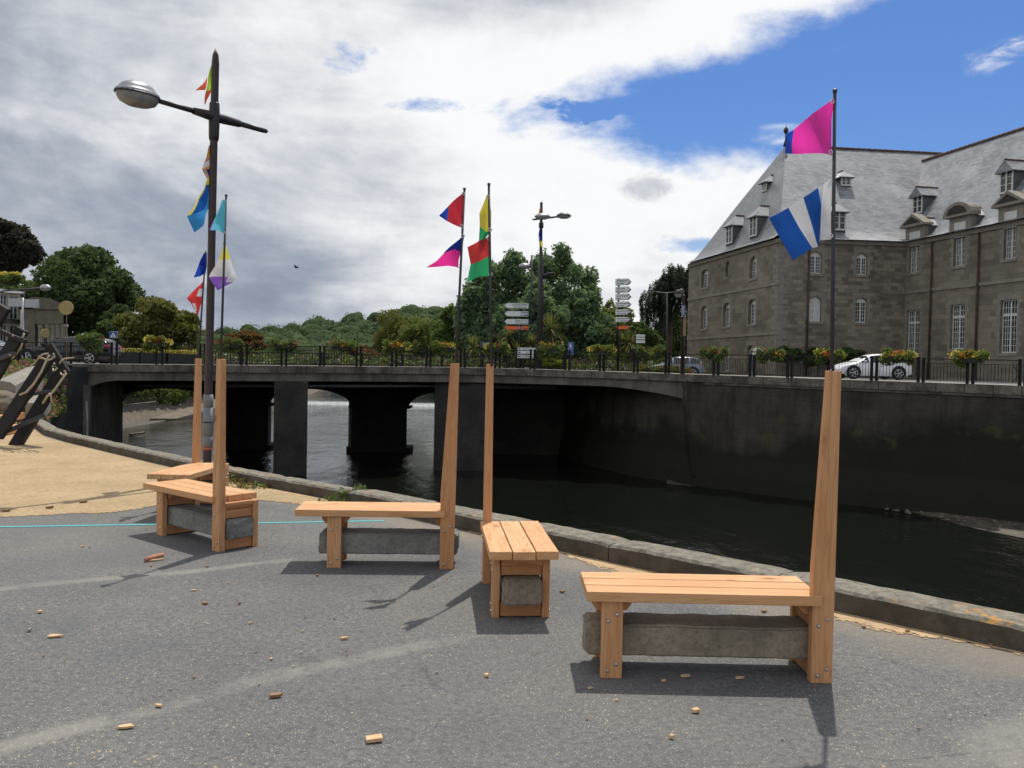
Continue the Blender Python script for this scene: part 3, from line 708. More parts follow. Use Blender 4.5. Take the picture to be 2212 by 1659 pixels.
# ------------------------------------------------------------------ flagpoles and flags
def pole(u0_, v0_, u1_, v1_, Y, label, r=.011, Y2=None):
    a = P(u0_, v0_, Y); b = P(u1_, v1_, Y2 or Y); a = a-(b-a).normalized()*.012
    o = empty('flagpole', a, label, 'flagpole', 'thin flagpoles on the bench posts')
    m = MB(); m.tube([a, a.lerp(b, .5), b], [r, r*.9, r*.8], 8); m.build('rod', MT['polegrey'], o, True)
    m = MB(); m.lathe([(r*1.1, 0), (r*1.15, .012), (r*.6, .018)], b, n=8); m.build('end_cap', MT['polegrey'], o)
    return a, b
def zc(reg, sc, pts):                       # reading points off an enlarged crop of the reference
    return [(reg[0]+x*sc, reg[1]+y*sc) for x, y in pts]
R1 = ((0, 403.2), .25); R2 = ((553, 403.2), .25); R4 = ((1440, 172.8), .3958); R5 = ((201.6, 57.6), .2777); R3 = ((1002.3, 403.2), .25)
def flag(reg, rows, Y, label, cols, fm, wave=.012, group='signal flags on the bench posts', rings=(), depth=None, name='signal_flag', sub=2, rsz=.012):
    """rows of points read from the reference; cols = materials; fm(i, j) picks one for every field"""
    pr = []
    for i, row in enumerate(rows):
        q = []
        for j, p in enumerate(zc(reg[0], reg[1], row)):
            d = depth[i][j] if depth else 0
            q.append(P(p[0], p[1], Y+d))
        pr.append(q)
    o = empty(name, pr[0][0], label, 'flag', group)
    # refine every field and let the cloth ripple
    K = 6; fine = []; R_ = len(pr); C_ = len(pr[0])
    for i in range((R_-1)*K+1):
        ii = min(i//K, R_-2); t = i/K-ii; line = []
        for j in range((C_-1)*K+1):
            jj = min(j//K, C_-2); s_ = j/K-jj
            p = pr[ii][jj].lerp(pr[ii][jj+1], s_).lerp(pr[ii+1][jj].lerp(pr[ii+1][jj+1], s_), t)
            edge = 1
            wv = math.sin((p.x*14+p.z*9)*1.5+Y)*wave+mnoise.noise(p*6)*wave*1.3+mnoise.noise(Vector((p.x*16+p.z*7, p.z*5, Y)))*wave*.9
            line.append(p+Vector((0, wv*edge, 0)))
        fine.append(line)
    m = MB(); m.grid(fine, fmi=lambda i, j: fm(i//K, j//K, i % K, j % K))
    c = m.build('cloth', cols, o, smooth=True, fix=False)
    for p in zc(reg[0], reg[1], rings):
        q = P(p[0], p[1], Y-.012); m = MB(); th = [q+Vector((rsz*math.cos(t), 0, rsz*math.sin(t))) for t in np.linspace(0, 2*math.pi, 13)]
        m.tube(th, rsz*.3, 6, caps=False); m.build('ring', MT['ringm'], o, True)
    return o
CL = {k: clothmat(k+'_cloth', c) for k, c in dict(magenta=(.85, .05, .42), blue=(.02, .08, .48), royal=(.015, .1, .42), white=(.78, .78, .78), red=(.72, .06, .06), crimson=(.62, .04, .06), pink=(.85, .04, .32),
    yellow=(.85, .74, .1), green=(.04, .45, .17), teal=(.13, .58, .72), violet=(.36, .16, .7), navy=(.012, .03, .28), lime=(.55, .85, .08), coral=(.85, .16, .09), orange=(.75, .38, .06), sky=(.05, .32, .7), tan=(.5, .36, .24), dusk=(.5, .25, .3), seam=(.02, .06, .2)).items()}
def c_(*k): return [CL[x] for x in k]
YD = 4.56; pole(1797, 793, 1803.5, 199, YD, 'flagpole flying the magenta flag above the blue and white one')
flag(R4, [[(909, 103), (800, 180), (692, 273), (662, 287)], [(909, 255), (800, 300), (693, 332), (655, 345)], [(907, 411), (800, 402), (695, 396), (646, 402)]], YD, 'magenta flag with a blue outer strip, top of the right pole',
     c_('magenta', 'blue'), lambda i, j, a, b: 1 if j == 2 else 0, .02, rings=[(905, 118), (895, 393)], depth=[[0, -.03, -.08, -.1]]*3, rsz=.009)
flag(R4, [[(895, 543), (862, 565), (828, 587), (788, 616), (745, 643), (665, 697), (612, 727), (560, 752)], [(902, 700), (848, 715), (855, 690), (822, 720), (782, 762), (718, 800), (664, 836), (622, 868)], [(903, 868), (832, 878), (829, 903), (828, 908), (824, 911), (795, 917), (740, 953), (690, 985)]], YD, 'blue and white striped flag on the right pole below the magenta one',
     c_('white', 'royal'), lambda i, j, a, b: (0, 0, 1, 1, 0, 1, 1)[j], .008, rings=[(893, 556), (898, 850)], depth=[[0, -.04, .02, .0, -.03, -.07, -.09, -.11]]*3, rsz=.009)
YM = 7.03; pole(985, 787, 1003.3, 410, YM, 'leaning flagpole with the red flag above a pink one')
flag(R2, [[(1797, 50), (1730, 105), (1665, 165), (1584, 243)], [(1788, 205), (1720, 220), (1658, 230), (1583, 248)], [(1778, 357), (1715, 330), (1650, 296), (1586, 253)]], YM, 'dark red flag with a blue tip on the leaning middle pole', c_('crimson', 'blue'), lambda i, j, a, b: 1 if j == 2 else 0, .012,
     rings=[(1792, 60), (1777, 340)], depth=[[0, -.05, -.1, -.16]]*3)
flag(R2, [[(1803, 412), (1710, 490), (1623, 574)], [(1770, 562), (1712, 540), (1626, 577)], [(1752, 640), (1690, 600), (1560, 640)], [(1748, 700), (1655, 684), (1471, 701)]], YM, 'pink flag with a blue upper corner on the leaning middle pole', c_('navy', 'pink'), lambda i, j, a, b: 0 if i == 0 else 1, .012,
     rings=[(1788, 425), (1747, 685)], depth=[[0, -.05, -.1]]*4)
YC = 6.52; pole(1062, 787, 1056, 400, YC, 'straight flagpole with the yellow flag above a red and green one')
flag(R2, [[(2000, 62), (2006, 75), (2011, 88)], [(1930, 230), (1985, 225), (2033, 218)], [(1934, 346), (1990, 390), (2030, 384)], [(1927, 450), (1962, 440), (1992, 432)], [(1913, 547), (1916, 545), (1919, 543)]], YC, 'limp yellow flag with a green lower tail', c_('yellow', 'green'), lambda i, j, a, b: 0 if i < 2 else 1, .014,
     rings=[(2004, 90), (2024, 372)], depth=[[-.04, .03, 0]]*5)
flag(R2, [[(1826, 521), (1925, 470), (2018, 432)], [(1855, 672), (1935, 640), (2018, 597)], [(1840, 745), (1930, 715), (2020, 690)], [(1829, 828), (1930, 775), (2022, 770)]], YC+.01, 'square flag half red and half green, below the yellow one', c_('red', 'green'), lambda i, j, a, b: 0 if i == 0 else 1, .012,
     rings=[(2010, 447), (2026, 757)], depth=[[-.12, -.06, 0]]*4)
YB = 7.45; pole(477, 776, 488.5, 424, YB, 'flagpole on the diagonal bench with teal and three-coloured flags')
flag(R1, [[(1915, 117), (1935, 113), (1953, 110)], [(1868, 260), (1910, 262), (1951, 258)], [(1848, 310), (1905, 330), (1948, 330)], [(1811, 376), (1880, 378), (1940, 403)]], YB, 'pale teal flag beside the lamp post', c_('teal', 'violet'), lambda i, j, a, b: 1 if (i == 2 and j == 0 and b < 1) else 0, .014, rings=[(1940, 125), (1932, 396)], depth=[[-.1, -.05, 0]]*4)
flag(R1, [[(1937, 498), (1945, 498), (1953, 500)], [(1886, 628), (1938, 626), (1988, 628)], [(1812, 782), (1930, 776), (2040, 785)], [(1840, 830), (1928, 830), (2010, 825)], [(1884, 898), (1903, 890), (1935, 868)]], YB+.03, 'yellow, white and violet flag right of the lamp post', c_('yellow', 'white', 'violet'), lambda i, j, a, b: (0, 1, 2, 2)[i] if not (i == 2 and j == 1 and b > 1) else 1, .014, rings=[(1940, 490)], depth=[[.0, .05, 0]]*5)
YA = 9.9; pole(427.5, 787, 444.5, 545, YA, 'flagpole left of the lamp post with navy and red flags')
flag(R1, [[(1762, 572), (1774, 566), (1786, 572)], [(1718, 680), (1755, 690), (1790, 690)], [(1667, 784), (1725, 775), (1780, 752)]], YA, 'dark blue flag left of the lamp post', c_('navy', 'blue'), lambda i, j, a, b: 1 if (i == 1 and j == 0) else 0, .014, rings=[(1777, 570)], depth=[[-.1, -.05, 0]]*3)
flag(R1, [[(1742, 828), (1752, 822), (1758, 820)], [(1700, 872), (1722, 882), (1756, 882)], [(1612, 966), (1700, 950), (1752, 948)], [(1648, 1005), (1705, 1010), (1746, 1008)], [(1703, 1112), (1712, 1100), (1722, 1070)]], YA+.03, 'red flag with white patches left of the lamp post', c_('red', 'white'), lambda i, j, a, b: 1 if ((i == 1 and j == 1 and b < 5) or (i == 3 and j == 0 and a < 4 and 0 < b < 4)) else 0, .012, depth=[[-.1, -.05, 0]]*5)

# ------------------------------------------------------------------ near street lamp
lb = G(447, 1030); YL = 12.0
base = P(446.5, 1037, YL); base.z = 0
top = P(466, 105, YL)
lamp = empty('street_lamp', base, 'tall dark street lamp with one grey oval head, standing behind the left benches', 'street lamp')
ax = (top-base)
def la(t): return base+ax*t
j1 = (P(463, 252, YL).z)/top.z
m = MB(); m.tube([base, la(.02), la(.3), la(.5), la(.965), la(.985), la(1)], [.058, .056, .055, .051, .05, .04, .006], 16); m.build('pole', MT['lampbrown'], lamp, True)
m = MB(); m.tube([la(j1-.055), la(j1-.045), la(j1), la(j1+.03), la(j1+.032)], [.06, .068, .073, .066, .06], 16); m.build('collar', MT['lampiron'], lamp, True)
jc = la(j1); ad = Vector((-.58, -.82, .0)).normalized()
e1 = jc+ad*.86; e2 = jc-ad*.9
m = MB(); m.tube([e1, jc+ad*.5, jc+ad*.3], [.03, .034, .036], 12); m.tube([jc+ad*.32, jc+ad*.1, jc-ad*.15, jc-ad*.4, jc-ad*.42], [.045, .062, .065, .05, .046], 14); m.tube([jc-ad*.4, jc-ad*.8, jc-ad*.87, e2], [.038, .036, .03, .006], 12); m.build('arm', MT['lampiron'], lamp, True)
hc = jc+ad*1.12
def ell(c, ad, prof, rx, n=24, z0=0):
    """shallow bowl: prof rows are (radius factor, height); long axis follows the arm"""
    sdv = Vector((-ad.y, ad.x, 0)); rows = []
    for rf, h in prof:
        rows.append([c+ad*(rx*rf*math.cos(t))+sdv*(rx*.62*rf*math.sin(t))+Vector((0, 0, h)) for t in [2*math.pi*k/n for k in range(n+1)]])
    return rows
m = MB(); m.grid(ell(hc, ad, [(1, -.01), (1.02, .02), (.95, .045), (.86, .06), (.84, .075), (.7, .12), (.4, .16), (.01, .17)], .29)); m.build('lamp_hood', MT['alu'], lamp, True)
m = MB(); m.grid(ell(hc, ad, [(1.02, -.012), (1.035, .0), (1.02, .014), (.99, .002), (1.02, -.012)], .29)); m.build('rim', MT['lampiron'], lamp, True)
m = MB(); m.grid(ell(hc, ad, [(.97, -.008), (.93, -.05), (.8, -.1), (.5, -.135), (.01, -.145)], .29)); m.build('lamp_bowl', MT['lens'], lamp, True)
m = MB(); m.grid(ell(hc, ad, [(.75, .01), (.75, -.02), (.4, -.03), (.01, -.03)], .3)); m.build('reflector', MT['alu'], lamp, True)
# taped boxes low on the pole
zt = [P(450, v, YL).z for v in (852, 880, 912, 942, 965, 972)]
for k, (z0, z1, mt, rr) in enumerate([(zt[1], zt[0], 'tape', .066), (zt[3], zt[1], 'tapegrey', .068), (zt[4], zt[3], 'tape', .067), (zt[5], zt[4], 'redtape', .062)]):
    q0 = la(z0/top.z); q1 = la(z1/top.z)
    m = MB(); m.tube([q0, q0.lerp(q1, .5), q1], [rr, rr*1.03, rr*.98], 12); m.build('tape_band', MT[mt], lamp, True)
q0 = la(zt[2]/top.z); m = MB(); m.tube([q0-Vector((0, 0, .008)), q0+Vector((0, 0, .008))], .071, 12); m.build('strap', MT['lampiron'], lamp)
YP = YL+.02
flag(R5, [[(916, 302), (925, 300)], [(893, 400), (922, 400)], [(872, 500), (918, 485)], [(868, 612), (878, 600)]], YP, 'yellow-green and coral flag at the top of the street lamp', c_('lime', 'coral'), lambda i, j, a, b: 1 if i == 2 else 0, .012, 'flags on the street lamp', depth=[[-.05, .02]]*4)
flag(R5, [[(893, 388), (888, 400)], [(845, 450), (875, 470)], [(793, 498), (868, 492)]], YP-.02, 'small coral flag tail blown left of the street lamp top', c_('coral'), lambda i, j, a, b: 0, .01, 'flags on the street lamp')
flag(R5, [[(902, 925), (912, 922)], [(880, 1000), (912, 985)], [(862, 1055), (912, 1030)], [(850, 1105), (912, 1075)], [(848, 1112), (912, 1105)], [(885, 1185), (912, 1150)]], YP, 'orange, white and brown striped flag halfway up the street lamp', c_('tan', 'orange', 'dusk', 'white', 'navy'), lambda i, j, a, b: (0 if a < 3 else 1, 1 if a < 3 else 2, 3, 1, 0 if b < 3 else 4)[i], .01, 'flags on the street lamp', depth=[[-.08, .02]]*6)
flag(R5, [[(890, 1180), (905, 1160)], [(868, 1232), (908, 1228)], [(800, 1370), (905, 1330)], [(735, 1475), (900, 1412)], [(755, 1525), (872, 1470)], [(790, 1603), (857, 1545)]], YP, 'large blue flag with a yellow edge below the striped one on the street lamp', c_('yellow', 'sky', 'royal'), lambda i, j, a, b: 0 if i == 0 or (i in (1, 2) and b == 0) else (1 if (i > 2 or b == 5) else 2), .016, 'flags on the street lamp', depth=[[-.12, .02]]*6)

# ------------------------------------------------------------------ wood chips and offcuts lying on the asphalt
def chip(u, v, sx, sy, sz, mt, label, rz=None, name='wood_chip', group=None):
    sx *= .82; sy *= .8; sz *= .75
    p = G(u, v); r = random.Random(int(u*7+v)); rz = r.uniform(0, 3) if rz is None else rz
    k = r.randint(5, 7); th = [2*math.pi*(i+r.uniform(-.3, .3))/k for i in range(k)]
    pts = [Vector((sx*.5*math.cos(t)*r.uniform(.8, 1.15), sy*.5*math.sin(t)*r.uniform(.8, 1.15), 0)) for t in th] if name != 'offcut' else [Vector((sx*.5*a, sy*.5*b, 0)) for a, b in ((-1, -1), (1, -.9), (1, 1), (-.95, .9))]
    R_ = Matrix.Rotation(rz, 3, 'Z'); pts = [R_@q for q in pts]
    m = MB(); m.prism([q+p+Vector((0, 0, .005+.25*sz*r.random()*(q.x > 0))) for q in pts], (0, 0, sz))
    o = m.build(name, MT[mt], bevel=.001); me = o.data
    me.transform(Matrix.Translation(-p)); o.location = p
    return tag(o, label, 'wood chip' if 'stone' not in name else 'stone', group)
GC = 'wood chips scattered over the asphalt'
m = MB(); a = G(313, 1215); b = G(352, 1205); m.tube([a+Vector((0, 0, .02)), a.lerp(b, .5)+Vector((0, 0, .026)), b+Vector((0, 0, .024))], [.016, .02, .017], 7); o = m.build('wood_offcut', MT['pink_offcut'], smooth=True)
tag(o, 'reddish round stick lying on the asphalt in front of the diagonal bench', 'stick')
chip(336, 1212, .17, .035, .012, 'chip', 'long pale splinter lying beside the reddish round stick', .5, 'wood_splinter')
chip(327, 1224, .05, .02, .012, 'pink_offcut', 'small reddish chip just below the stick', None, group=GC)
chip(117, 1377, .115, .06, .012, 'chip', 'ragged pale bark flake left of the pale wheel track', .1)
chip(64, 1365, .035, .03, .02, 'chipgrey', 'grey stone chip left of the ragged pale flake', None, 'stone_chip')
chip(443, 1306, .06, .035, .015, 'chipdark', 'brown chip in the middle of the left foreground', None, group=GC)
chip(418, 1277, .06, .022, .008, 'chip', 'pale thin chip in front of the diagonal bench', .1, group=GC)
chip(595, 1507, .075, .045, .018, 'chipdark', 'reddish-brown chip lying right of the pale wheel track', .4, group=GC)
chip(273, 1574, .1, .05, .012, 'chip', 'torn pale flake near the lower left of the photo', .2)
chip(343, 1528, .05, .025, .012, 'chip', 'pale chip above the torn flake on the wheel track', None, group=GC)
chip(808, 1602, .085, .06, .02, 'chip', 'square sawn offcut with visible grain at the bottom of the photo', .25, 'offcut')
chip(743, 1382, .06, .028, .014, 'chip', 'tan chip in front of the two flag shadows', .1, group=GC)
chip(1051, 1463, .04, .025, .018, 'chip', 'small tan chip in front of the end-on bench', None, group=GC)
chip(1503, 1540, .05, .04, .02, 'chip', 'tan chip below the shadow of the right bench', .4, group=GC)
chip(1451, 1597, .03, .022, .02, 'chip', 'tiny tan chip near the bottom centre right', None, group=GC)
chip(1480, 1463, .07, .04, .01, 'chip', 'pale flake in the shade under the right bench, nearer its left leg', .1)
chip(1597, 1467, .065, .035, .01, 'chip', 'pale flake in the shade under the middle of the right bench', .1)
chip(1434, 1474, .04, .025, .012, 'chip', 'small pale flake at the edge of the right bench shadow', .1, group=GC)
chip(1275, 1490, .03, .02, .01, 'chip', 'small pale flake by the left leg of the right bench', .1, group=GC)
chip(1651, 1323, .055, .035, .014, 'chipdark', 'dark chip seen under the seat of the right bench', .3, group=GC)
chip(1215, 1281, .05, .03, .015, 'chipdark', 'brown chip at the right foot of the end-on bench', .2, group=GC)
for (u, v, s_, mt) in [(635, 1442, .03, 'chip'), (586, 1426, .04, 'chip'), (553, 1411, .03, 'chipdark'), (651, 1412, .03, 'chip'), (750, 1417, .03, 'chipdark'), (748, 1408, .025, 'chipdark'), (484, 1370, .025, 'chipdark'), (494, 1261, .04, 'chip'),
        (518, 1305, .05, 'chipdark'), (541, 1348, .04, 'chip'), (660, 1335, .03, 'chipdark'), (686, 1245, .05, 'chipdark'), (628, 1296, .03, 'chipdark'), (722, 1338, .03, 'chipdark'), (420, 1466, .035, 'chipdark'), (448, 1226, .05, 'chipdark'),
        (655, 1365, .03, 'chip'), (560, 1480, .03, 'chipgrey'), (369, 1492, .025, 'chipgrey'), (266, 1431, .025, 'chipgrey'), (86, 1325, .06, 'chip'), (178, 1182, .05, 'chip'), (193, 1184, .04, 'chipgrey'), (95, 1419, .03, 'chipdark'), (1269, 1556, .03, 'chipdark'),
        (1332, 1515, .03, 'chip'), (1000, 1415, .02, 'chipdark'), (944, 1455, .03, 'chipdark'), (870, 1358, .03, 'chip'), (865, 1378, .02, 'chipdark'), (938, 1268, .03, 'chipdark'), (965, 1252, .03, 'chipdark'), (1690, 1600, .03, 'chipgrey'), (1897, 1530, .02, 'chipdark'), (1984, 1577, .03, 'chipdark'), (2052, 1555, .025, 'chipgrey'), (2128, 1545, .025, 'chipgrey')]:
    chip(u, v, s_*.8, s_*.5, s_*.25, mt, 'tiny crumb of wood or stone loose on the asphalt', None, 'wood_crumb', 'tiny crumbs strewn over the asphalt')
for k, (u, v) in enumerate([(15, 1106), (108, 1099), (180, 1087)]):
    chip(u, v, .1, .06, .03, 'chipdark', ['dark bark piece at the far left edge of the gravel', 'dark bark lump in the gravel near its asphalt edge', 'flat bark piece in the gravel, rightmost of the three'][k], None, 'bark_piece')
for k, (u, v) in enumerate([(1866, 1357), (1960, 1366), (2140, 1395)]):
    chip(u, v, .045, .03, .015, 'chipdark', ['dark chip on the asphalt right of the tall front post', 'dark chip at the start of the sawdust strip by the kerb', 'dark chip on the sawdust at the kerb near the right edge'][k], None, group=GC)
# ------------------------------------------------------------------ river, banks, far ground
ZW = H-5.75
m = MB(); m.grid([[Vector((x, y, ZW)) for x in (-60, -20, 60)] for y in (-30, 60, 116)]); struct(m.build('river', MT['water']))
m = MB(); m.grid([[Vector((x, y, ZW+.35)) for x in (-90, 40)] for y in (117.5, 400)]); struct(m.build('river_upstream', MT['water']))
m = MB(); m.grid([[Vector((x, 116+.4*math.sin(x), ZW-.02)) for x in np.linspace(-60, 20, 60)], [Vector((x, 117.0, ZW+.2)) for x in np.linspace(-60, 20, 60)], [Vector((x, 117.8, ZW+.38)) for x in np.linspace(-60, 20, 60)]]); struct(m.build('weir', MT['foam']))
m = MB(); m.poly([(-4000, -60, -7.2), (4000, -60, -7.2), (4000, 4500, -7.2), (-4000, 4500, -7.2)]); struct(m.build('ground', MT['earth']))
# deck edge of the bridge and the quay road, read along its line (u, v, distance)
EK = [(-420, 783, 37.5), (-150, 784.3, 39.4), (175, 786, 41.6), (400, 787.6, 42.9), (553, 789.3, 43.9), (800, 791.5, 46), (1002, 793.8, 47.2), (1106, 796.2, 47.3), (1277, 801, 46.5), (1437, 806.6, 44.7), (1552, 810.4, 42.8), (1618, 812.7, 41.4), (1800, 819.3, 38.8), (1975, 825.2, 36.8), (2202, 833, 34.3), (2400, 840.5, 32.2), (2750, 855, 28.8)]
US = np.linspace(-420, 2750, 161); ev = np.interp(US, [q[0] for q in EK], [q[1] for q in EK]); ey = np.interp(US, [q[0] for q in EK], [q[2] for q in EK])
ker = np.ones(7)/7
ey = np.convolve(np.pad(ey, 3, mode='edge'), ker, 'valid'); ev = np.convolve(np.pad(ev, 3, mode='edge'), ker, 'valid')
EDGE = [P(u, v, y) for u, v, y in zip(US, ev, ey)]
def edge_at(u): 
    i = np.searchsorted(US, u)-1; i = max(0, min(len(US)-2, i)); return EDGE[i].lerp(EDGE[i+1], (u-US[i])/(US[i+1]-US[i]))
def edge_n(u):                                   # outward (towards the water)
    t = (edge_at(u+8)-edge_at(u-8)); t.z = 0; t.normalize(); return Vector((t.y, -t.x, 0))
CK = [8.9, 43.2]
ub = [u for u in US if -60 <= u <= 1500]; ur = [u for u in US if u >= 1495]
Zl = 1.12
# land right of the river, land left of it
rl = [edge_at(u)-edge_n(u)*.35 for u in ur]
land = [Vector((p.x, p.y, Zl)) for p in rl]+[Vector(q+(Zl,)) for q in [(70, 5), (600, 5), (600, 900), (-30, 900), (-45, 330), (-14, 210), (-6, 125), (1.5, 72), (3.3, 57)]]
m = MB(); m.prism(land, (0, 0, -8)); struct(m.build('right_bank', MT['earth']))
land = [Vector(q+(Zl,)) for q in [(-19.9, 41.5), (-25.6, 56.5), (-34, 60), (-35.6, 72), (-35.6, 93), (-32.5, 123), (-43, 200), (-70, 330), (-70, 900), (-700, 900), (-700, 33), (-22, 33), (-20.6, 38)]]
m = MB(); m.prism(land, (0, 0, -8), 0, 1); struct(m.build('left_bank', [MT['grass'], MT['darkstone']]))
# revetment upstream on the left, seen under the bridge
LB = [(-30.6, 58.5), (-32.8, 70), (-33.2, 93), (-29.5, 123), (-39.5, 195)]
m = MB(); m.grid([[Vector((x+.4, y, ZW-.3)) for x, y in LB], [Vector((x-.5, y, ZW+.75)) for x, y in LB], [Vector((x-1.1, y, ZW+1.45)) for x, y in LB], [Vector((x-1.7, y, ZW+1.5)) for x, y in LB]]); struct(m.build('revetment', MT['rock']))
m = MB(); m.prism([(-32.3, 79, ZW+.3), (-31.2, 82.5, ZW+.1), (-30.7, 104, ZW+1.2), (-32.1, 104, ZW+1.7)], (0, 0, -.5)); struct(m.build('slipway', MT['rock']))
m = MB(); m.grid([[Vector((x+1.6+.8*math.sin(y), y, ZW-.05)) for x, y in LB], [Vector((x+.2, y, ZW+.12)) for x, y in LB]]); struct(m.build('river_margin', MT['mud']))
iv = empty('ivy', (-33.6, 75, -1), 'ivy hanging down the old river wall seen under the left arch', 'ivy')
leaf_mesh('foliage', [(-33.8-.0*k, 60+k*2.6, -1.4+.5*math.sin(k), .5, 1.8, 1.2) for k in range(16)], 3500, .22, [L['olive'], L['green']], iv, 31, .7)
# gentle slope of earth between the end of the kerb and the bridge
tp = [Vector((-19, 27, 1.05)), Vector((-19.4, 33.5, 1.15)), Vector((-20.9, 38, 1.18)), P(112, 803, 39.7)]
bt = [Vector((-11.6, 21.0, -.1)), P(80, 905, 25), P(92, 900, 31), P(110, 895, 39.3)]
m = MB(); m.grid([[a.lerp(b, t)+Vector((0, 0, .25*math.sin(t*3.1))) for t in np.linspace(0, 1, 7)] for a, b in zip(tp, bt)]); m.poly([Vector((-11.6, 21, -.1)), Vector((-19, 27, 1.05)), Vector((-40, 29, 1.1)), Vector((-40, 22, -.02)), Vector((-12.6, 21.6, -.05))])
m.poly([Vector((-19, 27, 1.05)), Vector((-19.4, 33.5, 1.15)), Vector((-60, 33.5, 1.15)), Vector((-60, 28, 1.1))])
struct(m.build('bank_slope', MT['grass']))
m = MB(); m.grid([bt, [b+Vector((.3, -.1, -5)) for b in bt]]); struct(m.build('bank_wall', MT['darkstone']))
fb = leaf_mesh('flowering_ground_cover', [(a.lerp(b, t).x, a.lerp(b, t).y, a.lerp(b, t).z+.15, .6, .7, .32) for a, b in zip(tp, bt) for t in (.1, .3, .5, .7, .85, .97)], 7000, .075, [L['green'], L['pin'], L['pale'], L['olive']], None, 12, .6, mat_w=[5, 2.2, 1.5, 2])
tag(fb, kind='stuff', label='pink-flowered ground cover on the slope left of the bridge', cat='ground cover')
# mud and debris along the foot of the right wall
mu = []
for u, v0_, v1_ in [(1440, 1034, 1046), (1600, 1048, 1058), (1750, 1058, 1072), (1900, 1076, 1092), (1990, 1090, 1112), (2100, 1105, 1142), (2212, 1118, 1165), (2400, 1140, 1215)]:
    mu.append((G(u, v0_-8, ZW+.06), G(u, (v0_+v1_)/2-3, ZW+.09), G(u, v1_, ZW-.01)))
m = MB(); m.grid([[a[0]+Vector((0, .3, 0)) for a in mu], [a[1] for a in mu], [a[2] for a in mu]]); struct(m.build('mud_bank', MT['mud']))
rr = random.Random(6); m = MB()
for k in range(170):
    q = rr.random(); u = 1880+q*420; a = G(u, 1085+(u-1950)*.16+rr.uniform(-12, 22), ZW+.05); s = rr.uniform(.04, .13)
    m.lathe([(s*.6, -s*.3), (s, 0), (s*.7, s*.35), (.01, s*.5)], a, n=6, M=Matrix.Rotation(rr.uniform(-.5, .5), 3, 'X'))
o = m.build('shingle', MT['rock']); tag(o, 'pale pebbles and shells on the mud below the right wall', 'pebbles', kind='stuff')
m = MB()
for k in range(70):
    a = G(1135+rr.random()*80, 945+rr.random()*32, ZW+.1); s = rr.uniform(.1, .4)
    m.lathe([(s*.6, -s*.3), (s, 0), (s*.7, s*.35), (.01, s*.5)], a, n=6, M=Matrix.Rotation(rr.uniform(-.6, .6), 3, 'X'))
o = m.build('rubble', MT['rock']); tag(o, 'heap of rubble at the water under the dark part of the bridge', 'rubble', kind='stuff')
a = G(281, 938, ZW+.05); b = G(311, 935, ZW+.1); o = empty('driftwood', a, 'pale driftwood plank floating in front of the left arch', 'driftwood'); m = MB(); m.beam(a, b, .35, .1); m.beam(a.lerp(b, .2), a.lerp(b, .9)+Vector((0, .5, .05)), .16, .08); m.build('plank', MT['rock'], o)

# ------------------------------------------------------------------ bridge
br = empty('road_bridge', (-8, 47, 0), 'low grey stone and concrete road bridge with square pillars over the river', 'bridge')
def strip(us, o0, o1, dz0, dz1): return [[edge_at(u)+edge_n(u)*o0+Vector((0, 0, dz0)) for u in us], [edge_at(u)+edge_n(u)*o1+Vector((0, 0, dz1)) for u in us]]
ua = [u for u in US if u <= 2745]
def band(us, out, inn, ztop, zbot, jit=0):
    m = MB(); A = [edge_at(u)+edge_n(u)*out for u in us]; B = [edge_at(u)+edge_n(u)*inn for u in us]
    zb = zbot if callable(zbot) else (lambda i, u: zbot)
    z = lambda p, d: Vector((p.x, p.y, p.z+d))
    m.grid([[z(b, ztop) for b in B], [z(a, ztop) for a in A], [z(a, zb(i, u)) for i, (a, u) in enumerate(zip(A, us))], [z(b, zb(i, u)) for i, (b, u) in enumerate(zip(B, us))], [z(b, ztop) for b in B]])
    c = len(us)
    for e in (0, c-1): o = len(m.v)-5*c; m.f.append([o+e, o+c+e, o+2*c+e, o+3*c+e]); m.mi.append(0)
    return m
ul = [u for u in US if 60 < u < 1500]
def haunch(i, u):
    d = -.78
    if u < 260: d -= .32*max(0, (250-u)/60)**1.6 if u > 190 else .32*1.0
    if u > 1300: d -= .55*((u-1300)/200)**1.7
    return max(d, -1.35)
band(ua, .16, -.5, -.0, -.36).build('upper_fascia', MT['fascia'], br)
band(ul, .0, -.7, -.363, haunch).build('lower_fascia', MT['concrete'], br)
# joints between the fascia stones
m = MB()
for u in range(40, 2740, 62):
    p = edge_at(u)+edge_n(u)*.161; t = Vector((-edge_n(u).y, edge_n(u).x, 0))
    m.beam(p+Vector((0, 0, -.01)), p+Vector((0, 0, -.35)), .03, .012, up=edge_n(u))
m.build('stone_joint', MT['darkstone'], br)
# paving strip, road and deck slab behind the edge
def zoff(p, d): return Vector((p.x, p.y, p.z+d))
ub2 = [u for u in US if u <= 2745]
m = MB(); m.grid([[zoff(edge_at(u)-edge_n(u)*.45, .0) for u in ub2], [zoff(edge_at(u)-edge_n(u)*2.3, .0) for u in ub2], [zoff(edge_at(u)-edge_n(u)*2.31, -.13) for u in ub2]]); struct(m.build('bridge_pavement', MT['pave']))
inner = [edge_at(u)-edge_n(u)*2.3 for u in US if u <= 2745]
road = [Vector((p.x, p.y, Zl+.06)) for p in inner]+[Vector((60, 20, Zl+.06)), Vector((60, 46, Zl+.06)), Vector((26, 53.5, Zl+.06)), Vector((12, 60, Zl+.06)), Vector((-12, 60.5, Zl+.06)), Vector((-30, 60, Zl+.06)), Vector((-70, 58, Zl+.06)), Vector((-70, 36, Zl+.06))]
m = MB(); m.prism(road, (0, 0, -.05)); struct(m.build('road', MT['road']))
sl = [edge_at(u)-edge_n(u)*.3 for u in US if 120 < u < 1500]
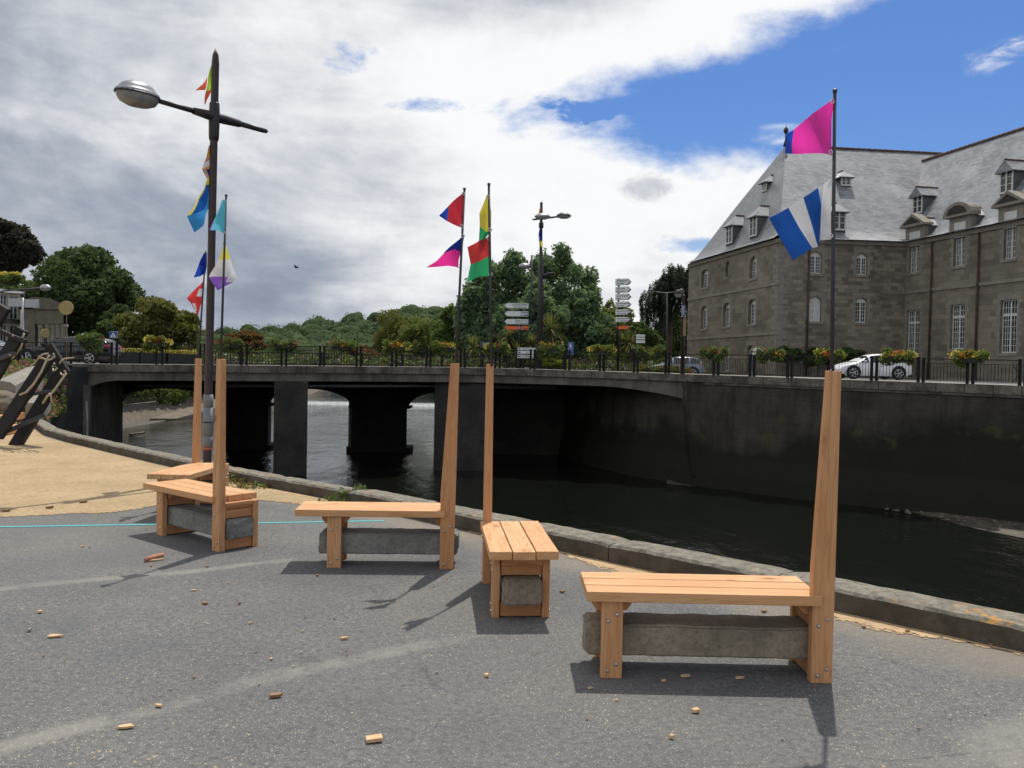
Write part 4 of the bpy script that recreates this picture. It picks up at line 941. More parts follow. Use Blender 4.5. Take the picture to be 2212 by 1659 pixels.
m = MB(); m.prism([Vector((p.x, p.y, .55)) for p in sl]+[Vector((5, 57, .55)), Vector((-26, 57, .55))], (0, 0, .45)); m.build('deck_slab', MT['darkstone'], br)
# abutments and front pillars
def wall_uv(a, b):
    d = (Vector(b)-Vector(a)); d.z = 0; d.normalize()
    return lambda v, p: ((v-Vector(a)).dot(d), v.z)
a0 = P(140, 850, 40.9); a1 = P(193.5, 850, 41.3)
m = MB(); m.prism([Vector((a0.x-.2, a0.y, .28)), Vector((a1.x, a1.y, .28)), Vector((-25.4, 57, .28)), Vector((-31, 57, .28))], (0, 0, -7)); m.build('abutment', MT['concrete'], br)
w0 = P(96, 850, 40.0)
m = MB(); m.prism([Vector((w0.x-6, w0.y, .88)), Vector((a0.x+.05, a0.y+.25, .88)), Vector((a0.x+.05, a0.y+6, .88)), Vector((w0.x-6, w0.y+6, .88))], (0, 0, -7)); m.build('wing_wall', MT['concrete'], br)
dd = Vector((-.37, .93, 0))
def pier(ul_, ur_, Y, ln, name='pillar', mt='concrete', z=.54, dd=dd):
    a = P(ul_, 850, Y); b = P(ur_, 850, Y); a.z = b.z = z
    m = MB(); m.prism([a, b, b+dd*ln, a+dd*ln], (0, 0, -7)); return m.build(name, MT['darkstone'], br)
pier(592, 665, 44.1, 7, dd=Vector((-.25, .97, 0))); pier(939, 1049, 47.4, 5.5, dd=Vector((-.08, 1, 0)))
# old masonry arches behind
Yo = 56.5
def X_(u): return P(u, 850, Yo).x
xs = [-31, X_(229), X_(487), X_(580), X_(760), X_(880), X_(1050), 10]
def arc(xa, xb, zs, zc_, n=14): return [(xa+(xb-xa)*k/n, zs+(zc_-zs)*(1-((2*k/n)-1)**2)**.62) for k in range(n+1)]
prof = [(xs[0], 1.0), (xs[0], -6)]+[(xs[1], -6)]+arc(xs[1], xs[2], -1.55, -.34)+[(xs[2], -6), (xs[3], -6)]+arc(xs[3], xs[4], -1.15, -.2)+[(xs[4], -6), (xs[5], -6)]+arc(xs[5], xs[6], -1.25, -.2)+[(xs[6], -6), (xs[7], -6), (xs[7], 1.0)]
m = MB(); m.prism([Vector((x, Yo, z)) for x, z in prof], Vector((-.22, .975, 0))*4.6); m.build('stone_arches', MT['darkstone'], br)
for ua_, ub_ in ((485, 582), (757, 881)):
    for z0, z1, ex in ((-6, ZW+.3, .18), (-1.35, -1.2, .1)):
        xa, xb = X_(ua_)-ex, X_(ub_)+ex
        m = MB(); m.prism([Vector((xa, Yo-ex, z0)), Vector((xb, Yo-ex, z0)), Vector((xb, Yo+2, z0)), Vector((xa, Yo+2, z0))], (0, 0, z1-z0)); m.build('pier_footing', MT['darkstone'], br)
# pale water main slung under the deck
c0 = P(300, 829, 46.6); c1 = P(1200, 837, 52)
m = MB(); m.tube([P(300, 833, 47), P(665, 833.5, 49), P(940, 833.5, 50.6), P(1200, 838, 51.5)], .12, 10); m.build('water_main', MT['galv'], br, True)
# right abutment: wall from the shade under the deck to the quay corner, then along the quay
ra = [Vector((3.2, 57.5, 0)), Vector((4.6, 52, 0)), Vector((6.6, 47, 0)), edge_at(1497)+edge_n(1497)*.02]
rw = empty('quay_wall', (14, 40, 0), 'dark stained river wall below the road on the right', 'retaining wall')
qs = [edge_at(u)+edge_n(u)*.02 for u in US if u > 1505]
allp = [Vector((p.x, p.y, 0)) for p in ra]+[Vector((p.x, p.y, 0)) for p in qs]
dist = [0]
for a, b in zip(allp, allp[1:]): dist.append(dist[-1]+(b-a).length)
zt_ = [.8]*3+[edge_at(1497).z-.362]+[edge_at(u).z-.362 for u in US if u > 1505]
m = MB(); out = [Vector((p.x, p.y, 0)) for p in allp]
nn = []
for i, p in enumerate(out):
    t = (out[min(i+1, len(out)-1)]-out[max(0, i-1)]); t.normalize(); nn.append(Vector((t.y, -t.x, 0)))
def lv(z, off): return [Vector((p.x, p.y, min(z, zz_)))+n_*off for p, n_, zz_ in zip(out, nn, zt_)]
lev = [lv(9, 0), lv(.0, .0), lv(-1.4, .05), lv(-2.6, .12), lv(-3.4, .3), lv(-5, .55)]
m.grid(lev)
dm = {}
for row in lev:
    for i, p in enumerate(row): dm[tuple(round(c, 4) for c in p)] = dist[i]
m.build('wall_face', MT['quaywall'], rw, uvf=lambda v, p: (dm.get(tuple(round(c, 4) for c in v), 0), v.z))
ur2 = [u for u in US if u >= 1505]
band(ur2, .09, -.4, -.362, -.47).build('cornice', MT['fascia'], rw)
cp = edge_at(1500)
m = MB(); m.add([cp+Vector((-.55, -.06, -.4)), cp+Vector((.5, -.12, -.4)), cp+Vector((.5, .3, -.4)), cp+Vector((-.55, .3, -.4)), cp+Vector((-.1, -.55, -5)), cp+Vector((.15, -.55, -5)), cp+Vector((.2, .3, -5)), cp+Vector((-.2, .3, -5))], [(0, 1, 5, 4), (1, 2, 6, 5), (2, 3, 7, 6), (3, 0, 4, 7), (0, 3, 2, 1), (4, 5, 6, 7)]); m.build('corner_buttress', MT['quaywall'], rw, uvf=lambda v, p: (v.x, v.z))
# ------------------------------------------------------------------ railing with paired posts
rail = empty('railing', (0, 47.2, 1.4), 'black metal railing with paired square posts along the bridge and quay road', 'railing')
pairs = [(-350, -340), (-250, -240), (-155, -145), (-60, -50), (40, 50), (142, 152), (240, 251), (337, 350), (432, 442), (522, 533), (609, 619), (692, 701), (771, 780), (847, 856), (922, 930), (995, 1004), (1070, 1079), (1145, 1153.5), (1220, 1228.5), (1294, 1303), (1367, 1375), (1435, 1442), (1538, 1547), (1616, 1625), (1698, 1707), (1786, 1796), (1880, 1891), (1981, 1992), (2087, 2099), (2200, 2212), (2318, 2331), (2445, 2460), (2580, 2597)]
RI = -.16
def rp(u, z=0): 
    p = edge_at(u)+edge_n(u)*RI; p.z += z; return p
pm = MB(); pm.box(-.055, .055, -.055, .055, -.12, 1.0); pm.box(-.06, .06, -.06, .06, 1.0, 1.03)
pme = None
for i, (a, b) in enumerate(pairs):
    for u in (a, b):
        p = rp(u); rz = math.atan2(edge_n(u).x, -edge_n(u).y)
        if pme is None: o = pm.build('post', MT['railblack'], rail, world=False); pme = o.data
        else: o = bpy.data.objects.new('post', pme); COL.objects.link(o); o.parent = rail
        o.location = p-rail.location; o.rotation_euler = (0, 0, rz)
    if i+1 < len(pairs):
        c, d = b, pairs[i+1][0]; m = MB(); n_ = 9
        us = np.linspace(c, d, n_)
        for z, r_ in ((.98, .024), (.80, .012), (.1, .014)): m.tube([rp(u, z) for u in us], r_, 6)
        A = rp(c); B = rp(d); k = int((B-A).length/.125)
        for j in range(1, k):
            q = rp(c+(d-c)*j/k); m.beam(q+Vector((0, 0, .1)), q+Vector((0, 0, .8)), .016, .016)
        if i % 2 == 0:
            for z0, z1, e0, e1 in ((.1, .45, .84, .99), (.8, .45, .84, .99)): m.beam(rp(c+(d-c)*e0, z0), rp(c+(d-c)*e1, z1), .022, .022)
        for e in (c, d):
            pass
        m.build('rail_panel', MT['railblack'], rail)
# low railing on the far side of the bridge
fr = empty('far_railing', (-10, 60, 1.2), 'thin dark railing on the far side of the bridge in front of the flower beds', 'railing')
m = MB(); m.tube([Vector((-30, 59.3, 2.1)), Vector((12, 59.6, 2.1))], .03, 6); m.tube([Vector((-30, 59.3, 1.35)), Vector((12, 59.6, 1.35))], .025, 6)
for k in range(200): x = -30+42*k/200; m.beam(Vector((x, 59.3+.3*k/200, 1.3)), Vector((x, 59.3+.3*k/200, 2.1)), .02, .02)
m.build('bars', MT['railblack'], fr)
for k in range(16):
    m = MB(); x = -29+2.7*k; m.box(x-.07, x+.07, 59.15+.02*k, 59.29+.02*k, 1.17, 2.2); m.build('post', MT['railblack'], fr)

# ------------------------------------------------------------------ granite hospice building on the right
Zg = 1.12
C0 = Vector((0, 0, 0)); C1 = P(1675.5, 800, 60); IC = P(1951, 800, 60.8); C0 = P(1483, 795, 76); C3 = Vector((IC.x+.225*17.5, IC.y-.974*17.5, 0))
for q in (C0, C1, IC, C3): q.z = Zg
Ez = (P(1676, 517, 60).z+P(1950, 521, 60.8).z)/2
bd = empty('granite_building', C1, 'large grey granite building with steep slate roofs and dormers on the right', 'building')
bd.location.z = Zg
GAP = .002
class Facade:
    def __init__(s, A, B):
        s.A = A.copy(); s.d = (B-A); s.d.z = 0; s.L = s.d.length; s.d.normalize(); s.n = Vector((s.d.y, -s.d.x, 0)); s.holes = []
    def hit(s, u, v): p = on_plane(u, v, s.A, s.n); return (p-s.A).dot(s.d), p.z
    def pt(s, x, z, out=0): q = s.A+s.d*x+s.n*out; q.z = z; return q
    def rect(s, ua, ub, vt, vb):
        um = (ua+ub)/2; x0 = s.hit(ua, (vt+vb)/2)[0]; x1 = s.hit(ub, (vt+vb)/2)[0]; return x0, x1, s.hit(um, vb)[1], s.hit(um, vt)[1]
    def wall(s, top, mt, name='wall', parent=bd):
        m = MB(); hs = s.holes
        X_s = sorted({0., s.L}|{h[0] for h in hs}|{h[1] for h in hs}); Zs = sorted({Zg-.5, top}|{h[2] for h in hs}|{h[3] for h in hs})
        for xa, xb in zip(X_s, X_s[1:]):
            for za, zb in zip(Zs, Zs[1:]):
                cx, cz = (xa+xb)/2, (za+zb)/2
                if any(h[0] < cx < h[1] and h[2] < cz < h[3] for h in hs): continue
                m.add([s.pt(xa, za), s.pt(xb, za), s.pt(xb, zb), s.pt(xa, zb)], [(0, 1, 2, 3)])
        for x0, x1, z0, z1, ar, dp in hs:
            w = x1-x0; n_ = 8; pr = [(x0, z0), (x1, z0)]
            topc = [(x1-w*k/n_, z1-ar*(abs(2*k/n_-1)**2)) for k in range(n_+1)]
            pr += topc
            if ar > 0:
                for k in range(n_):
                    a, b = topc[k], topc[k+1]; m.add([s.pt(a[0], a[1]), s.pt(b[0], b[1]), s.pt(b[0], z1), s.pt(a[0], z1)], [(0, 1, 2, 3)])
            k = len(pr)
            o = len(m.v); m.v += [tuple(s.pt(x, z)) for x, z in pr]+[tuple(s.pt(x, z, -dp)) for x, z in pr]
            for i in range(k): j = (i+1) % k; m.f.append([o+i, o+j, o+k+j, o+k+i]); m.mi.append(0)
        return m.build(name, mt, parent, uvf=lambda v, p: ((v-s.A).dot(s.d)+.37*(v-s.A).dot(s.n), v.z), fix=False)
    def window(s, r, ar=.0, cols=2, rows=5, dp=.28, transom=None, surround=.2, sill=True, shut=False, parent=bd):
        x0, x1, z0, z1 = r; s.holes.append((x0, x1, z0, z1, ar, dp)); w = x1-x0; h = z1-z0; y = -dp+.02
        fw = .06; m = MB()
        def bar(xa, xb, za, zb, o=.05): 
            q = [s.pt(xa, za, y), s.pt(xb, za, y), s.pt(xb, za, y+o), s.pt(xa, za, y+o), s.pt(xa, zb, y), s.pt(xb, zb, y), s.pt(xb, zb, y+o), s.pt(xa, zb, y+o)]; m.hexa(q)
        e = .004
        bar(x0+e, x0+fw, z0+e, z1-ar-e); bar(x1-fw, x1-e, z0+e, z1-ar-e); bar(x0+fw, x1-fw, z0+e, z0+fw*1.3); bar(x0+fw, x1-fw, z1-ar-fw*1.2, z1-ar-e)
        xm = (x0+x1)/2; bar(xm-.05, xm+.05, z0+fw*1.3, z1-ar-fw*1.2, .065)
        ztop = z1-ar-fw*1.2
        if ar > 0:
            n_ = 8; tp_ = [(x1-e-(w-2*e)*k/n_, z1-.006-ar*(abs(2*k/n_-1)**2)) for k in range(n_+1)]
            m.prism([s.pt(a, b, y) for a, b in [(x0+e, z1-ar-e), (x1-e, z1-ar-e)]+tp_[1:-1]], s.n*.05)
        if transom: zt2 = z0+h*transom; bar(x0+fw, xm-.06, zt2-.08, zt2+.08, .06); bar(xm+.06, x1-fw, zt2-.08, zt2+.08, .06)
        for half in ((x0+fw, xm-.06), (xm+.06, x1-fw)):
            for c in range(1, cols):
                xx = half[0]+(half[1]-half[0])*c/cols; bar(xx-.013, xx+.013, z0+fw, ztop, .04)
            for rw_ in range(1, rows):
                zz2 = z0+fw+(ztop-z0-fw)*rw_/rows; bar(half[0], half[1], zz2-.013, zz2+.013, .036)
        f = m.build('window', MT['winwhite'], parent)
        g_ = MB(); g_.add([s.pt(x0, z0, -dp+.022), s.pt(x1, z0, -dp+.022), s.pt(x1, z1, -dp+.022), s.pt(x0, z1, -dp+.022)], [(0, 1, 2, 3)])
        o = g_.build('pane', MT['winwhite'] if shut else MT['pane'], None, fix=False); o.data.transform(Matrix.Translation(-Vector(bd.location))); o.parent = f
        if sill:
            sm = MB(); sm.hexa([s.pt(a, b, c) for a, b, c in ((x0-.12, z0-.17, .0-.1), (x1+.12, z0-.17, -.1), (x1+.12, z0-.17, .06), (x0-.12, z0-.17, .06), (x0-.12, z0-.003, -.1), (x1+.12, z0-.003, -.1), (x1+.12, z0-.003, .06), (x0-.12, z0-.003, .06))])
            q = sm.build('sill', MT['dressed'], None); q.data.transform(Matrix.Translation(-Vector(bd.location))); q.parent = f
        if surround:
            sm = MB(); rq = random.Random(int(x0*100+z0*10)); zc2 = z0
            def slab(xa, xb, za, zb): sm.hexa([s.pt(a, b, c) for b in (za, zb) for a, c in ((xa, -.02), (xb, -.02), (xb, .012), (xa, .012))])
            zc2 = z0; k = 0
            while zc2 < z1-.05:
                hh = min(.32, z1-zc2); wd_ = surround*(1.7 if k % 2 else .95)
                slab(x0-wd_, x0-.002, zc2+.006, zc2+hh-.006); slab(x1+.002, x1+wd_, zc2+.006, zc2+hh-.006); zc2 += hh; k += 1
            nv_ = 5
            for q2 in range(nv_):
                xa = x0-surround+(w+2*surround)*q2/nv_; slab(xa+.006, xa+(w+2*surround)/nv_-.006, z1+.004, z1+.3+(.06 if q2 == 2 else 0))
            q = sm.build('surround', MT['dressed'], None); q.data.transform(Matrix.Translation(-Vector(bd.location))); q.parent = f
        return f
F1 = Facade(C0, C1); F2 = Facade(C1, IC); F3 = Facade(IC, C3)
for r in [(1515, 1529.5, 582, 621), (1619.5, 1634.5, 554, 601), (1514, 1527.5, 661, 710), (1562, 1577, 654, 705), (1616, 1632.5, 646, 700), (1560, 1575, 748, 802), (1613, 1630, 746, 806)]:
    F1.window(F1.rect(*r), .3, 2, 5, .3, surround=.18)
nr = F1.rect(1567, 1577, 563, 597); F1.holes.append(nr+(.35, .35))
for r, s_ in [((1750, 1774.5, 543.5, 591), 0), ((1851, 1873, 547, 593.5), 0), ((1748, 1773.7, 640.5, 694.5), 1), ((1848.5, 1872, 643, 697), 0)]:
    F2.window(F2.rect(*r), .26, 2, 5, .22, surround=.24, shut=bool(s_))
UP = []
for r in [(1964, 1986.5, 515, 590), (2060.5, 2085, 491, 574.5), (2169, 2195.5, 465.7, 557.5), (2300, 2330, 432, 536)]:
    q = F3.rect(*r); UP.append(q)
zu0 = sum(q[2] for q in UP[:3])/3; zu1 = sum(q[3] for q in UP[:3])/3
for r in [(1957.7, 1985.4, 670, 766), (2052.7, 2084, 657.5, 754), (2160, 2197, 647.5, 762.5), (2292, 2336, 634, 762)]:
    q = F3.rect(*r); F3.window(q, 0, 3, 8, .24, transom=.72, surround=.22)
print('building', 'E', Ez, 'F', F1.L, F2.L, F3.L, 'up', [tuple(round(x, 2) for x in q) for q in UP], zu0, zu1)
for q in UP: F3.window((q[0], q[1], zu0, min(zu1, Ez-.03)), 0, 3, 6, .24, transom=None, surround=.22)
F1.wall(Ez, MT['ashlar']); F2.wall(Ez, MT['wall']); F3.wall(Ez, MT['ashlar'])
Cb = C0+Vector((17.5, 1.2, 0)); Cr = C3+Vector((13, 3, 0))
for a, b in ((Cb, C0), (C3, Cr), (Cr, Cb)): Facade(a, b).wall(Ez, MT['ashlar'])
# niche statue stub, string courses, quoins, downpipes, eave cornice
def trim(Fc, z0, z1, out, mt='dressed', name='string_course', x0=-.0, x1=None):
    x1 = Fc.L if x1 is None else x1
    m = MB(); m.hexa([Fc.pt(a, b, c) for b in (z0, z1) for a, c in ((x0, -.05), (x1, -.05), (x1, out), (x0, out))]); return m.build(name, MT[mt], bd)
za = (F1.hit(1500, 640)[1]+F1.hit(1660, 622)[1])/2; zb = (F1.hit(1500, 730)[1]+F1.hit(1660, 722)[1])/2
for z in (za, zb): trim(F1, z-.1, z+.1, .07, x1=F1.L+.07)
zc3 = F3.hit(2080, 618)[1]; trim(F3, zc3-.1, zc3+.1, .08)
for Fc, o in ((F1, .12), (F2, .12), (F3, .12)): trim(Fc, Ez-.28, Ez-.004, o, 'dressed', 'eave_cornice')
m = MB(); rq = random.Random(3)
for k in range(26):
    z = Zg+k*.35
    if z > Ez-.65: break
    l1, l2 = (.75, .4) if k % 2 else (.4, .75)
    for Fc, xa, xb in ((F1, F1.L-l1, F1.L+.0125), (F2, -.0, l2)): m.hexa([Fc.pt(a, b, c) for b in (z+.008, z+.342) for a, c in ((xa, -.02), (xb, -.02), (xb, .013), (xa, .013))])
m.build('quoins', MT['dressed'], bd)
for Fc, u, v in ((F2, 1744, 650), (F3, 2013, 640), (F3, 2114, 640), (F3, 2235, 620)):
    x = Fc.hit(u, v)[0]; m = MB(); m.tube([Fc.pt(x, Zg, .12), Fc.pt(x, Ez-.3, .12)], .065, 8)
    for z in (3, 5, 7, 9): m.tube([Fc.pt(x, z-.04, .12), Fc.pt(x, z+.04, .12)], .085, 8)
    m.build('downpipe', MT['pipe'], bd, True)
st = F1.pt((nr[0]+nr[1])/2, nr[2], -.18); m = MB(); m.lathe([(.14, 0), (.16, .1), (.1, .35), (.14, .7), (.1, .95), (.05, 1.0), (.09, 1.12), (.08, 1.25), (.01, 1.3)], st, n=10); m.build('niche_figure', MT['dressed'], bd, True)
# roofs: steep planes with a bell-cast foot
def roof_plane(e0, e1, r0_, r1_, name, mt, flare=.62, out=.42):
    """e0-e1 eave line, r0-r1 ridge; uv in metres; the foot flattens out near the eave"""
    d = (e1-e0).normalized(); mid = (r0_+r1_)/2; up = (mid-(e0+e1)/2); up -= d*up.dot(d); hz = Vector((up.x, up.y, 0)).normalized()
    rows = []
    for t, drop, o in ((0, -.02, out), (.06, -.20, 0), (.14, -.30, 0), (.24, -.25, 0), (.4, -.1, 0), (.6, 0, 0), (1, 0, 0)):
        k = max(0, o); A = e0.lerp(r0_, t)-hz*k+Vector((0, 0, drop*flare)); B = e1.lerp(r1_, t)-hz*k+Vector((0, 0, drop*flare))
        if t == 0: A.z = B.z = e0.z+.005
        rows.append([A.lerp(B, q/10) for q in range(11)])
    m = MB(); m.grid(rows)
    ln = up.length; upn = up.normalized()
    return m.build(name, MT[mt], bd, uvf=lambda v, p: ((v-e0).dot(d), (v-e0).dot(upn)), fix=False, smooth=True)
Rz = P(1697, 316, 68).z; A_ = P(1697, 316, 68); B_ = P(2016, 329, 69.5); B_.z = (B_.z+A_.z)/2-.1; A_.z = B_.z+.05
e = lambda q: Vector((q.x, q.y, Ez))
dm_ = (B_-A_); dm_.z = 0; dm_.normalize()
Bx = A_+dm_*15.5; Bx.z = A_.z
def xt(p, d, l): return p+d*l
roof_plane(e(C1), e(C1)+F2.d*16.8, A_, Bx, 'main_roof', 'slate')
roof_plane(e(C0), e(C1), A_, A_+Vector((.01, -.02, 0)), 'hip_roof', 'slatedark')
roof_plane(e(Cb), e(C0), Bx, A_, 'back_roof', 'slatedark')
R0 = P(1966, 347, 68.2); R1 = P(2212, 264, 57.5); rz_ = (R0.z+R1.z)/2; rd = F3.d
off = (Vector((R0.x, R0.y, 0))-Vector((IC.x, IC.y, 0))).dot(Vector((-F3.n.x, -F3.n.y, 0)))
R0 = e(IC)-F3.n*6.1-F3.d*7.4; R1 = R0+F3.d*26; R0.z = R1.z = rz_
roof_plane(e(IC)-F3.d*9.5, e(C3)+F3.d*1, R0-F3.d*.2, R1, 'wing_roof', 'slate')
roof_plane(e(C3)-F3.n*12.2+F3.d*1, e(IC)-F3.n*12.2-F3.d*9.5, R1, R0, 'back_roof', 'slatedark')
m = MB(); m.poly([e(C3)+F3.d*1, e(C3)+F3.d*1-F3.n*12.2, R1]); m.build('gable', MT['wall'], bd)
for a, b, r_ in ((R0, R1, .11), (A_, Bx, .1)):
    k = int((b-a).length/.45); m = MB()
    for q in range(k): m.tube([a.lerp(b, (q+.03)/k)+Vector((0, 0, .04)), a.lerp(b, (q+1.0)/k)+Vector((0, 0, .07))], r_, 7)
    m.build('ridge_tiles', MT['ridge'], bd, True)
m = MB(); m.lathe([(.2, 0), (.12, .3), (.06, .5), (.05, .9), (.16, 1.05), (.2, 1.2), (.14, 1.34), (.03, 1.45), (.01, 1.7)], A_, n=12); m.build('finial', MT['lampiron'], bd, True)
# dormers
def dormer(Fc, u, v, w, h, rh, hip=False, win=True, deep=1.9):
    """v is the sill; the front stands on the slope where the sight line meets it"""
    if Fc is F1: p0, up = e(C0), (A_-e(C1))
    elif Fc is F2: p0, up = e(C1), (A_-e(C1))
    else: p0, up = e(IC), (R0-e(IC)+F3.d*7.4)
    d = Fc.d; up = up-d*up.dot(d); nrm = d.cross(up).normalized()
    p = on_plane(u, v, p0, nrm); n_ = Fc.n; slope = abs(up.z)/Vector((up.x, up.y, 0)).length
    p = p+n_*.12; D = (h+.15)/slope+.5
    def q(x, z, o): return p+d*x-n_*o+Vector((0, 0, z))
    dr = MB(); fm_ = .16
    dr.prism([q(-w/2, -.25, .0), q(w/2, -.25, .0), q(w/2, h, .0), q(-w/2, h, .0)], -n_*.06) if not win else None
    m = MB(); m.prism([q(-w/2, -.3, .05), q(-w/2, h, .05), q(-w/2, h, D)], d*.05); m.prism([q(w/2-.05, -.3, .05), q(w/2-.05, h, .05), q(w/2-.05, h, D)], d*.05)
    o = m.build('dormer', MT['slatedark'], bd)
    def sub(mb, name, mt, **kw):
        x = mb.build(name, mt, None, **kw); x.data.transform(Matrix.Translation(-Vector(bd.location))); x.parent = o; return x
    f = MB(); t = .09
    for xa, xb, za, zb in ((-w/2, -w/2+t, -.1, h), (w/2-t, w/2, -.1, h), (-w/2+t, w/2-t, h-t, h), (-w/2+t, w/2-t, -.1, .02), (-.05, .05, .02, h-t)):
        f.hexa([q(a, b, c) for b in (za, zb) for a, c in ((xa, 0), (xb, 0), (xb, .06), (xa, .06))])
    for k in (1, 2): f.hexa([q(a, b, c) for b in (h*k/3-.02, h*k/3+.02) for a, c in ((-w/2+t, .01), (w/2-t, .01), (w/2-t, .05), (-w/2+t, .05))])
    sub(f, 'frame', MT['winwhite'])
    g_ = MB(); g_.add([q(-w/2, -.1, .062), q(w/2, -.1, .062), q(w/2, h, .062), q(-w/2, h, .062)], [(0, 1, 2, 3)]); sub(g_, 'pane', MT['pane'], fix=False)
    ov = .2; D2 = D+rh/slope*.9
    r = MB(); ap = q(0, h+rh, .55 if hip else -.15); bk = q(0, h+rh, D2)
    a0_, b0_ = q(-w/2-ov, h-.08, -.22), q(w/2+ov, h-.08, -.22); a1_, b1_ = q(-w/2-ov, h-.08, D), q(w/2+ov, h-.08, D)
    th = Vector((0, 0, -.06))
    vs = [a0_, b0_, ap, bk, a1_, b1_]; vs += [x+th for x in vs]
    r.add(vs, [(0, 1, 2), (0, 2, 3, 4), (1, 5, 3, 2), (6, 8, 7), (6, 10, 9, 8), (7, 8, 9, 11), (0, 6, 7, 1), (0, 4, 10, 6), (1, 7, 11, 5)])
    sub(r, 'dormer_roof', MT['slate'], uvf=lambda v_, p_: ((v_-p).dot(d)+(v_-p).dot(n_), v_.z*1.3))
    rt = MB(); rt.tube([ap+Vector((0, 0, .02)), bk+Vector((0, 0, .02))], .06, 6); sub(rt, 'ridge_tile', MT['ridge'])
dormer(F1, 1577, 524, 1.15, 1.35, .75, True); dormer(F1, 1629, 508, 1.15, 1.4, .75, True); dormer(F1, 1653, 411, .75, .65, .5, True)
dormer(F2, 1811, 495, .95, 1.25, .6, True); dormer(F2, 1826, 399, .75, .6, .5, True)
dormer(F3, 1984, 459, 1.0, 1.2, .6); dormer(F3, 2176, 414, 1.05, 1.3, .65)
# pedimented stone dormers over the wing's upper windows
for k, q in enumerate(UP):
    xm = (q[0]+q[1])/2; hw = .95; zt2 = Ez+.95; ph = .78
    m = MB(); m.hexa([F3.pt(a, b, c) for b in (Ez-.35, zt2) for a, c in ((xm-hw, .016), (xm+hw, .016), (xm+hw, -.3), (xm-hw, -.3))])
    o = m.build('stone_dormer', MT['dressed'], bd)
    def sub(mb, name, mt, **kw):
        x = mb.build(name, mt, None, **kw); x.data.transform(Matrix.Translation(-Vector(bd.location))); x.parent = o; return x
    # panel of the closed upper light
    m = MB(); m.hexa([F3.pt(a, b, c) for b in (Ez-.34, Ez+.62) for a, c in ((q[0], .024), (q[1], .024), (q[1], .0), (q[0], .0))]); sub(m, 'upper_light', MT['winwhite'])
    m = MB(); ww = hw+.28
    if k % 2 == 0: pr = [(xm-ww, zt2), (xm+ww, zt2), (xm+ww, zt2+.14), (xm, zt2+ph+.1), (xm-ww, zt2+.14)]
    else: pr = [(xm-ww, zt2), (xm+ww, zt2), (xm+ww, zt2+.12)]+[(xm+ww*math.cos(t), zt2+.12+ph*math.sin(t)) for t in np.linspace(.15, math.pi-.15, 10)]+[(xm-ww, zt2+.12)]
    m.prism([F3.pt(a, b, .3) for a, b in pr], -F3.n*.75); sub(m, 'pediment', MT['dressed'])
    pr2 = [(xm+(a-xm)*.7, zt2+.16+(b-zt2-.1)*.66) for a, b in pr[2:]]
    m = MB(); m.prism([F3.pt(a, b, .302) for a, b in pr2], F3.n*.03); sub(m, 'tympanum', MT['darkstone'])
    m = MB(); D = 2.6
    a_, b_, c2 = F3.pt(xm-hw-.1, zt2-.02, -.4), F3.pt(xm+hw+.1, zt2-.02, -.4), F3.pt(xm, zt2+ph*.8, -.4)
    m.add([a_, b_, c2, a_-F3.n*D, b_-F3.n*D, c2-F3.n*D], [(0, 2, 5, 3), (2, 1, 4, 5), (0, 1, 2)]); sub(m, 'saddle_roof', MT['slate'], uvf=lambda v_, p_: ((v_-a_).dot(F3.n), v_.z*1.3))
    m = MB(); m.prism([F3.pt(xm-hw, Ez-.2, -.3), F3.pt(xm-hw, zt2-.03, -.3), F3.pt(xm-hw, zt2-.03, -1.6)], F3.d*.06); m.prism([F3.pt(xm+hw-.06, Ez-.2, -.3), F3.pt(xm+hw-.06, zt2-.03, -.3), F3.pt(xm+hw-.06, zt2-.03, -1.6)], F3.d*.06); sub(m, 'cheek', MT['slatedark'])
    m = MB(); m.tube([c2+Vector((0, 0, .03)), c2-F3.n*D+Vector((0, 0, .03))], .07, 6); sub(m, 'ridge_tile', MT['ridge'])
# ------------------------------------------------------------------ trees
def limbs(m, base, blobs, r0_, seed, k=9, lean=0):
    r = random.Random(seed); c = Vector(blobs[0][:3]); base = Vector(base); f = base.lerp(c, .45); f.x += lean
    m.tube([base, base.lerp(f, .5)+Vector((r.uniform(-.1, .1), 0, 0)), f, f.lerp(c, .6), c], [r0_, r0_*.8, r0_*.62, r0_*.4, r0_*.2], 9)
    for b in r.sample(blobs[1:], min(k, len(blobs)-1)):
        e_ = Vector(b[:3]); s_ = base.lerp(f, r.uniform(.7, 1.)) if r.random() < .5 else f.lerp(c, r.uniform(0, .7))
        md = s_.lerp(e_, .5)+Vector((r.uniform(-.2, .2), r.uniform(-.2, .2), -.15*r.random()*(e_-s_).length))
        m.tube([s_, md, e_], [r0_*.38, r0_*.24, r0_*.07], 6)
def tree(u, vt, vb, Y, wpx, label, mt, n, size, seed, group=None, zg=1.1, name='tree', k=30, sub=.34, shell=.45, lowv=None, r0_=.22, aspect=.6, depth=None, spread=.78):
    """crown spans wpx across and from vt down to vb in the picture, at distance Y"""
    pt = P(u, vt, Y); pb = P(u, vb, Y); c = (pt+pb)/2; rx = wpx/2*Y/F; rz_ = (pt.z-pb.z)/2
    o = empty(name, (c.x, c.y, zg), label, 'tree', group)
    bl = crown_blobs(c, (rx, depth or rx*.85, rz_), k, seed, sub, spread)
    m = MB(); limbs(m, (c.x, c.y, zg-.1), bl, r0_, seed); m.build('trunk', MT['bark'], o, True)
    leaf_mesh('crown', bl, n, size, mt, o, seed, aspect, 0, shell); return o, bl
GT = 'trees beyond the bridge'
tree(186, 536, 755, 90, 258, 'large rounded dark green tree on the left beyond the black car', L['dark'], 32000, .23, 11, GT, k=46, sub=.3)
tree(12, 462, 618, 98, 150, 'dark brownish tree rising highest at the left edge', L['purple'], 15000, .24, 12, GT, k=32, sub=.27, shell=.6)
